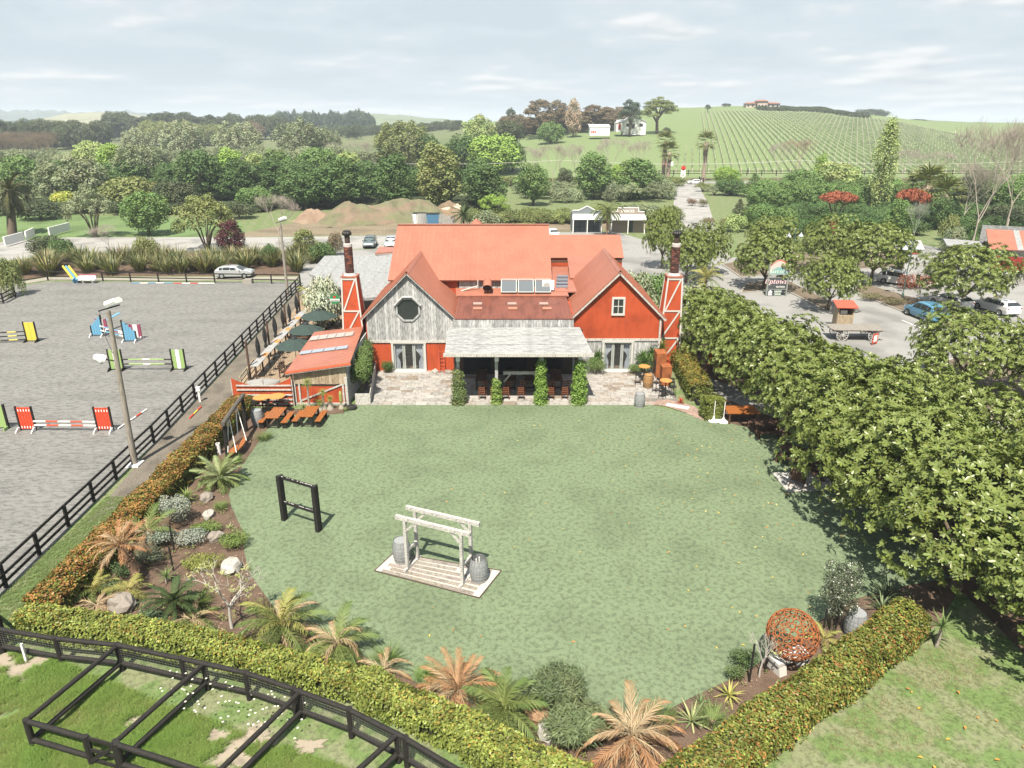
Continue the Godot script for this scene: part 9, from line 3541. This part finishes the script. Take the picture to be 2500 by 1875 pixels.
func tree_table() -> void:
	rng.seed = 4242
	var rows:=[
		# kind,variant,tint,x,z,top,width,label
		["loose",0,"grey",-69.2,-119.0,9.4,8.8,"grey-green open tree beside the gravel road at the left"],
		["round",1,"green",-61.2,-121.1,7.6,8.3,"small bright green round tree with a slim trunk on the mown grass"],
		["loose",1,"olive",-45.3,-106.0,9.3,10.0,"wide olive tree with pale forked stems beside the gravel road"],
		["bare",0,"twig",-35.2,-108.0,8.7,8.2,"leafless grey tree beside the far lamp pole"],
		["bare",1,"twig",-58.7,-104.0,4.5,6.0,"leafless twiggy shrub beside the gravel road"],
		["upright",0,"purple",-40.0,-101.7,5.1,4.3,"deep purple-leaved tree beside the gravel road"],
		["dome",0,"olive",-82.0,-158.0,7.4,14.9,"broad olive tree behind the small bright green one"],
		["bush",0,"yellow",-95.2,-155.0,5.0,5.9,"bright yellow bush at the left"],
		["bush",1,"yellow",-71.7,-150.0,3.6,3.8,"small yellow bush peeping out right of the green tree"],
		["bush",2,"yellow",-105.1,-150.0,2.9,3.8,"yellow bush at the left edge under the palm"],
		["bush",0,"dark",-92.2,-141.6,3.9,9.9,"dark spreading bush under the palm tree"],
		["bush",1,"dark",-53.9,-143.0,3.9,7.3,"dark bush at the edge of the mown grass"],
		["round",0,"green",-117.0,-176.0,11.1,10.4,"bright green tree behind the palm at the left"],
		["upright",1,"grey",-104.5,-167.0,9.6,8.3,"silvery green tree right of the palm"],
		["round",2,"grey",-94.6,-163.0,11.1,12.2,"large grey-green tree behind the yellow bush"],
		["upright",2,"lime",-108.3,-202.0,13.8,8.7,"tall fresh green tree standing above its neighbours at the left"],
		["round",0,"pale",-141.2,-250.0,12.6,13.9,"pale green tree left of the tall fresh green one"],
		["silver",0,"grey",-95.3,-189.0,13.0,14.6,"silver-green tree with pale limbs, left of centre"],
		["round",1,"deep",-74.7,-176.0,12.5,12.5,"deep green spreading tree left of centre"],
		["dome",1,"dark",-70.7,-154.0,6.9,9.7,"dark tree in the shade below the deep green one"],
		["upright",0,"lime",-71.8,-189.0,11.9,9.6,"lime-green tree with feathery crown"],
		["upright",1,"pale",-67.4,-194.0,10.6,8.4,"pale yellow-green tree right of the lime one"],
		["round",2,"green",-59.5,-189.0,11.7,9.4,"green tree behind the leafless grey tree"],
		["dome",0,"green",-55.5,-157.0,5.2,8.9,"low green tree under the pale yellow-green one"],
		["silver",1,"silver",-164.8,-330.0,15.4,16.2,"silver poplar farthest left in the back row"],
		["silver",2,"silver",-141.1,-320.0,18.4,21.9,"largest pale silver poplar left of centre"],
		["silver",0,"silver",-113.4,-310.0,18.4,23.7,"wide silver poplar in the middle of the back row"],
		["bare",2,"tan",-113.0,-330.0,20.0,12.1,"leafless pinkish tree between the silver poplars"],
		["silver",1,"grey",-91.1,-320.0,19.2,23.5,"grey-green poplar in the back row right of centre"],
		["silver",2,"grey",-82.2,-330.0,15.6,16.2,"smaller grey-green poplar at the right end of the back row"],
		["round",0,"green",-51.9,-198.0,12.1,14.5,"mid-green spreading tree behind the dark pair"],
		["upright",2,"pale",-45.6,-207.0,11.3,9.0,"yellow-green feathery tree right of the mid-green one"],
		["round",1,"deep",-44.8,-158.0,8.8,11.1,"dark green round tree, left of the pair by the mounds"],
		["round",2,"deep",-36.9,-160.0,10.6,13.7,"large dark green tree, right of the pair by the mounds"],
		["bare",0,"twig",-55.1,-270.0,12.4,13.3,"leafless pale trees left of the grey willow"],
		["bare",1,"twig",-66.3,-280.0,11.9,10.4,"pale leafless stems behind the yellow-green tree"],
		["silver",0,"olive",-38.5,-265.0,18.7,23.5,"big wind-combed grey willow in the middle distance"],
		["round",0,"deep",-29.2,-262.0,14.6,9.7,"dark tree tucked against the grey willow"],
		["upright",0,"deep",-25.3,-157.0,11.8,9.3,"tall dark green tree behind the earth mounds, left of two"],
		["upright",1,"olive",-15.8,-160.0,14.1,10.4,"tall olive tree behind the earth mounds, right of two"],
		["upright",2,"deep",-5.7,-158.0,10.5,9.8,"deep green tree right of the tall olive one"],
		["dome",2,"deep",-17.3,-265.0,14.1,13.9,"dark rounded tree left of the bright lime tree"],
		["dome",0,"lime",-6.4,-262.0,14.7,20.1,"brilliant lime-green spreading tree"],
		["round",1,"deep",0.3,-268.0,11.9,9.9,"dark tree on the right flank of the brilliant lime one"],
		["round",2,"pale",-14.5,-330.0,21.1,16.1,"light green tree above and behind the lime one"],
		["round",0,"dark",-2.1,-350.0,19.3,16.0,"dark tree at the foot of the wooded slope"],
		["loose",2,"lime",-3.5,-140.0,5.9,7.1,"yellow-green wispy shrub behind the barn's ridge"],
		["bush",0,"grey",-4.4,-128.0,4.0,5.7,"grey-green bush behind the barn's ridge"],
		["bush",1,"olive",1.9,-124.0,1.9,8.7,"low olive bushes between ridge and shops"],
		["round",2,"green",4.8,-166.1,9.5,8.7,"neat round green tree with a bare trunk on the grass"],
		["upright",0,"dark",14.1,-195.0,6.6,5.1,"small dark tree right of the neat round one"],
		["upright",1,"green",20.0,-180.0,11.3,10.3,"full green tree behind the shops, left of two"],
		["upright",2,"green",30.6,-180.0,10.7,11.6,"full green tree behind the shops, right of two"],
		["round",0,"lime",30.7,-215.0,6.7,6.2,"lime-green tree between the two full green ones"],
		["dome",1,"grey",23.9,-140.0,3.2,9.8,"grey-green shrubby tree behind the tan shop"],
		["bare",0,"twig",11.8,-215.0,13.3,10.1,"leafless pale tree above the neat round tree"],
		["bare",1,"twig",6.1,-225.0,12.3,9.2,"leafless pale tree right of the brilliant lime one"],
		["bare",2,"twig",19.3,-225.0,12.8,9.7,"leafless pale tree left of the full green trees"],
		["bare",0,"twig",32.3,-240.0,14.5,12.7,"wide leafless tree below the hill house"],
		["bare",1,"twig",42.1,-245.0,13.8,12.1,"leafless tree below the big hill tree"],
		["gum",0,"brown",14.3,-400.0,30.8,18.9,"gum tree with layered crown on the skyline, left of two"],
		["gum",1,"brown",24.5,-405.0,30.7,15.2,"gum tree with layered crown on the skyline, right of two"],
		["gum",2,"dark",-0.9,-520.0,28.2,8.2,"lone small gum tree on the skyline"],
		["upright",0,"tan",31.6,-390.0,29.2,9.4,"pale feathery bare-stemmed tree left of the hill shed"],
		["gum",0,"brown",45.6,-420.0,28.1,17.8,"brown tree behind the white hill shed"],
		["dome",2,"green",18.8,-365.0,18.1,14.3,"round green tree at the edge of the wooded slope"],
		["gum",1,"pine",59.6,-382.0,30.2,13.4,"dark macrocarpa with a bare trunk in front of the hill house"],
		["gum",2,"olive",75.5,-392.0,31.6,20.8,"huge spreading tree beside the hill house"],
		["bush",0,"dark",79.0,-386.0,15.9,5.2,"dark bush at the foot of the huge spreading tree"],
		["gum",0,"dark",144.1,-560.0,30.2,5.4,"small dark tree alone near the crest"],
		["bush",1,"dark",180.1,-640.0,32.7,9.3,"dark round bush on the crest left of the villa"],
		["gum",1,"dark",262.1,-640.0,29.8,8.6,"thin dark tree on the skyline right of the villa"],
		["dome",0,"dark",276.2,-640.0,26.9,13.2,"dark dome-shaped tree on the skyline"],
		["dome",1,"dark",423.6,-900.0,32.6,43.8,"clump of dark trees on the far skyline at the right"],
		["bush",2,"dark",429.6,-800.0,20.9,17.6,"dark low bush on the skyline far right"],
		["round",0,"lime",62.3,-215.0,6.0,8.6,"lime-green willow right of the driveway"],
		["dome",0,"deep",56.6,-190.0,4.4,8.6,"dark green tree beside the driveway's far end"],
		["cone",0,"green",61.0,-185.0,6.1,7.2,"green conifer right of the driveway"],
		["cone",1,"dark",40.7,-130.0,5.2,4.5,"dark small conifer on the driveway verge"],
		["bush",0,"pale",38.6,-125.0,3.6,4.8,"pale rounded shrub on the driveway verge"],
		["loose",0,"olive",52.1,-200.0,2.7,5.5,"wispy olive shrub at the gate"],
		["loose",1,"grey",52.5,-190.0,2.8,5.3,"grey wispy shrub right of the gate"],
		["loose",0,"grey",38.0,-185.0,3.2,5.1,"grey wispy shrub left of the driveway"],
		["dome",2,"green",43.5,-128.0,4.4,5.7,"green dome tree with pale stems behind the car park, left of two"],
		["dome",1,"green",46.8,-126.0,4.5,5.9,"green dome tree with pale stems behind the car park, right of two"],
		["bare",2,"twig",86.4,-240.0,12.8,8.9,"leafless tree on the right of the vineyard"],
		["bare",0,"tan",92.2,-240.0,14.2,14.2,"leafless orange-tinted tree before the vineyard"],
		["bare",1,"twig",124.1,-235.0,11.2,13.1,"leafless pale tree right of the tall poplar"],
		["bare",2,"twig",134.5,-235.0,10.1,13.1,"leafless pale tree above the fan palms"],
		["round",1,"green",69.1,-175.0,7.8,10.5,"rounded green tree right of centre distance"],
		["round",2,"pale",81.7,-185.0,8.7,13.6,"pale green spreading tree left of the tall poplar"],
		["upright",0,"lime",83.4,-200.0,10.1,4.2,"small lime spire behind the pale green tree"],
		["spire",0,"pale",75.4,-150.0,19.1,6.4,"tall narrow poplar rising above the right-hand trees"],
		["flat",0,"red",60.4,-135.0,6.4,7.5,"red-flowered coral tree, left of two"],
		["flat",1,"red",72.3,-132.0,7.1,6.5,"red-flowered coral tree, right of two"],
		["bush",1,"red",52.4,-118.0,3.4,3.0,"low red-flowered shrub behind the magnolias"],
		["dome",0,"dark",94.2,-150.0,9.1,6.2,"dark round tree right of the fan palms"],
		["dome",1,"deep",75.7,-128.0,6.0,5.7,"deep green tree below the fan palms"],
		["upright",1,"green",60.1,-112.0,7.0,4.7,"green tree with pale stems in front of the poplar"],
		["bush",2,"olive",70.1,-115.0,5.0,3.7,"yellow-olive bush below the fan palms"],
		["bare",1,"frost",60.5,-108.0,7.6,4.1,"white-stemmed leafless shrub behind the car park"],
		["bush",0,"grey",65.0,-105.0,4.4,4.0,"grey-green bush behind the timber hut"],
		["bush",1,"green",66.8,-104.0,3.9,2.7,"small green bush beside the red building"],
		["bare",0,"twig",63.7,-98.8,20.0,11.4,"very large leafless tree at the right edge"],
		["bare",1,"twig",77.3,-124.0,13.1,11.5,"leafless tree leaning out left of the very large one"],
		["bare",2,"twig",81.1,-118.0,19.5,14.4,"large leafless tree cut by the right edge"],
		["dome",2,"dark",87.4,-128.0,4.4,9.0,"dark tree at the foot of the big leafless tree"],
		["bush",0,"dark",-64.3,-98.8,3.9,5.5,"dark rounded shrub left in the flax bed"],
		["bush",1,"deep",-61.0,-96.7,3.8,4.1,"deep green shrub beside the dark rounded one"],
		["bush",2,"olive",-50.4,-98.1,3.9,3.9,"olive shrub in the middle of the flax bed"],
		["bush",0,"green",-48.7,-96.7,1.9,2.8,"small fresh green shrub in the flax bed"],
		["bush",1,"dark",-43.8,-92.1,2.4,3.0,"small dark shrub in the flax bed"],
		["upright",2,"olive",-29.0,-100.2,4.4,3.6,"bronze-green tree left of the left flue"],
		["bush",2,"deep",-25.7,-96.7,3.3,4.4,"dense dark green shrub behind the arena's corner"],
		["bush",0,"deep",-32.7,-96.0,3.0,3.2,"dark shrub beside the far lamp pole"],
		["bush",1,"brown",-25.2,-101.7,3.9,2.6,"brownish shrub left of the left flue"],
		["bush",2,"frost",-17.1,-63.0,6.0,3.8,"pale silver-leaved bushy tree at the head of the beer garden"],
		["bush",0,"olive",-54.7,-76.4,5.1,3.0,"scruffy shrub at the arena's left corner"],
	]
	for r in rows:
		plant_tree(crown_proto(r[0],r[1]),r[2],r[3],r[4],r[5],r[6],r[7],"")
	# shrubs in the middle of the driveway
	var n:=0
	for q in [[Vector3(42.84,0,-163.3),20],[Vector3(35.59,0,-131.19),22],[Vector3(40.79,0,-165.16),18],[Vector3(38.46,0,-129.99),26]]:
		shrub(["small shrub island in the driveway, farther of two","small shrub island in the driveway, nearer of two","small reddish shrub on the driveway's left edge","low brown shrub on the driveway's right edge"][n],q[0],Vector3(1.3,1.2,1.2),[Color(0.16,0.15,0.08),Color(0.17,0.14,0.07),Color(0.16,0.09,0.06),Color(0.12,0.09,0.06)][n],900,0.2)
		n += 1
	# palms
	fan_palm("taller fan palm of the leaning pair at the driveway gate",48.7,-238.0,15.45,4.6,8.0,1)
	fan_palm("shorter shaggy fan palm of the leaning pair at the driveway gate",49.82,-236.0,12.6,4.8,9.0,2)
	fan_palm("single fan palm right of the driveway gate",61.2,-236.0,15.47,4.8,5.0,3)
	fan_palm("broad fan palm with a white skirt right of the tall poplar, tallest of three",79.45,-140.0,10.66,5.4,3.5,4)
	fan_palm("fan palm leaning over the red coral tree",79.36,-143.0,9.31,4.8,1.5,5)
	fan_palm("shorter fan palm with a hanging skirt at the right of the three",80.63,-136.0,8.59,4.8,3.0,6)
	frond_mesh("f_phoenix",4.6,46,0.6,1.6,Color(0.09,0.085,0.04),Color(0.06,0.07,0.032),false,0.13)
	var base:=Vector3(-84.67,0,-121.6)
	var px:=palm("large feather palm on a thick trunk at the left edge",base,7.22,Vector3(-83.45--84.67,0,0),46,["f_phoenix"],1.0,-0.9,1.3,false)
	var tk:=MB.new()
	tk.tube([Vector3.ZERO,Vector3(-83.45--84.67,7.22,0)],[0.75,0.55],12)
	part(px,"stout_trunk",tk.done(),plain("phoenix_trunk",0.13,0.10,0.08,0.95))
	frond_mesh("f_queen",3.0,40,0.55,1.6,Color(0.13,0.15,0.05),Color(0.09,0.12,0.04),false,0.09)
	var qb:=Vector3(15.75,0,-119.54)
	palm("feather palm between the two small shops",qb,4.23,Vector3.ZERO,24,["f_queen"],1.0,-0.5,1.2,false)
	palm("cabbage-headed palm behind the barn's ridge",Vector3(-8.77,0,-131.19),2.2,Vector3.ZERO,30,["f_dark"],2.2,-0.6,1.3,false)
	palm("yellow-green palm at the near end of the beer garden's silver tree",Vector3(-20.92,0,-73.25),1.0,Vector3.ZERO,16,["f_yellow"],1.3,-0.3,1.2,false)
	palm("palm head showing above the magnolias beside the right chimney",Vector3(20.5,0,-74.28),2.6,Vector3.ZERO,18,["f_yellow","f_green"],1.6,-0.2,1.3,false)


func vines() -> void:
	# rows of young vines up the hill,each row a thing of its own
	rng.seed = 99
	var vine:=leafy("vine",0.20,0.25,0.125,0.7)
	var post:=plain("vine_post",0.42,0.38,0.32,0.9)
	var d:=Vector3(0.235,0,-1).normalized()
	var s:=Vector3(1,0,0.235).normalized()
	for k in 104:
		var o:=Vector3(58.0+k*2.9,0,-262.0)
		var far:=330.0
		if k<4:
			far = 62.0+k*6.0
		var b:=MB.new()
		var p:=MB.new()
		var prev:=Vector3.ZERO
		var have:=false
		var n:=int(far/7.0)
		for i in n:
			var q:=o+d*(i*7.0)
			var az:=q.x/-q.z
			if az<0.205 and q.z<-318.0:
				break
			if az>0.86:
				break
			var dist:=-q.z
			if dist>575.0:
				break
			q.y = land(q.x,q.z)
			var top:=Vector3(0,rr(0.55,0.85),0)
			if have:
				for j in 3:
					var u0:=j/3.0
					var u1:=(j+rr(0.8,1.0))/3.0
					var g:=rr(0.75,1.25)
					b.col = Color(g,g,g)
					var w:=s*rr(0.15,0.3)
					var p0:=prev.lerp(q,u0)
					var p1:=prev.lerp(q,u1)
					b.quad(p0-w+Vector3(0,0.3,0),p0+top,p1+top,p1-w+Vector3(0,0.3,0))
					b.quad(p1+w+Vector3(0,0.3,0),p1+top,p0+top,p0+w+Vector3(0,0.3,0))
			if i % 2==0 or i==0:
				p.box(q+Vector3(0,0.95,0),Vector3(0.16 if i else 0.28,1.9,0.16 if i else 0.28))
			prev = q
			have = true
		if b.v.size()==0:
			continue
		var t:=thing("vine_row","row of young vines with pale posts on the vineyard hill","vine row",Vector3.ZERO,0.0,"vine rows on the hill")
		part(t,"vines",b.done(),vine)
		stuff_part(t,"posts",p.done(),post)


func flax_row() -> void:
	rng.seed = 321
	var kinds:=[]
	for k in 3:
		var b:=MB.new()
		for i in 150:
			var a:=rr(0,TAU)
			var g:=rr(0.7,1.35)
			b.col = Color(0.105*g,0.12*g,0.055*g)
			if rng.randf()<0.25:
				b.col = Color(0.24*g,0.225*g,0.10*g)
			elif k==2 and rng.randf()<0.4:
				b.col = Color(0.12*g,0.075*g,0.05*g)
			var o:=sqrt(rng.randf())*0.5
			b.blade(Vector3(cos(a)*o,0,sin(a)*o),Vector3(cos(a)*rr(0.1,0.8),1.0,sin(a)*rr(0.1,0.8)).normalized(),Vector3.UP,rr(1.6,2.9),0.13,1.1,4)
		kinds.append(b.done())
	var tens:=["","","twenty-","thirty-","forty-","fifty-"]
	var ones:=["","first","second","third","fourth","fifth","sixth","seventh","eighth","ninth","tenth","eleventh","twelfth","thirteenth","fourteenth","fifteenth","sixteenth","seventeenth","eighteenth","nineteenth","twentieth","thirtieth","fortieth","fiftieth"]
	for k in 52:
		var f:=k/51.0
		var at:=Vector3(-62.45,0,-86.82).lerp(Vector3(-26.45,0,-90.29),f)+Vector3(rr(-1,1),0,-rr(0.0,9.0))
		var m:=k+1
		var word: String = ones[m] if m<20 else (ones[18+m/10] if m % 10==0 else tens[m/10]+ones[m % 10])
		var o:=solo("flax_bush",kinds[k % 3],leafy("flax",1,1,1,0.45),"spiky flax bush behind the arena's far fence, %s from the left" % word,"flax",at,rr(0,6),"flax bushes behind the arena")
		o.scale = Vector3.ONE*rr(0.8,1.25)
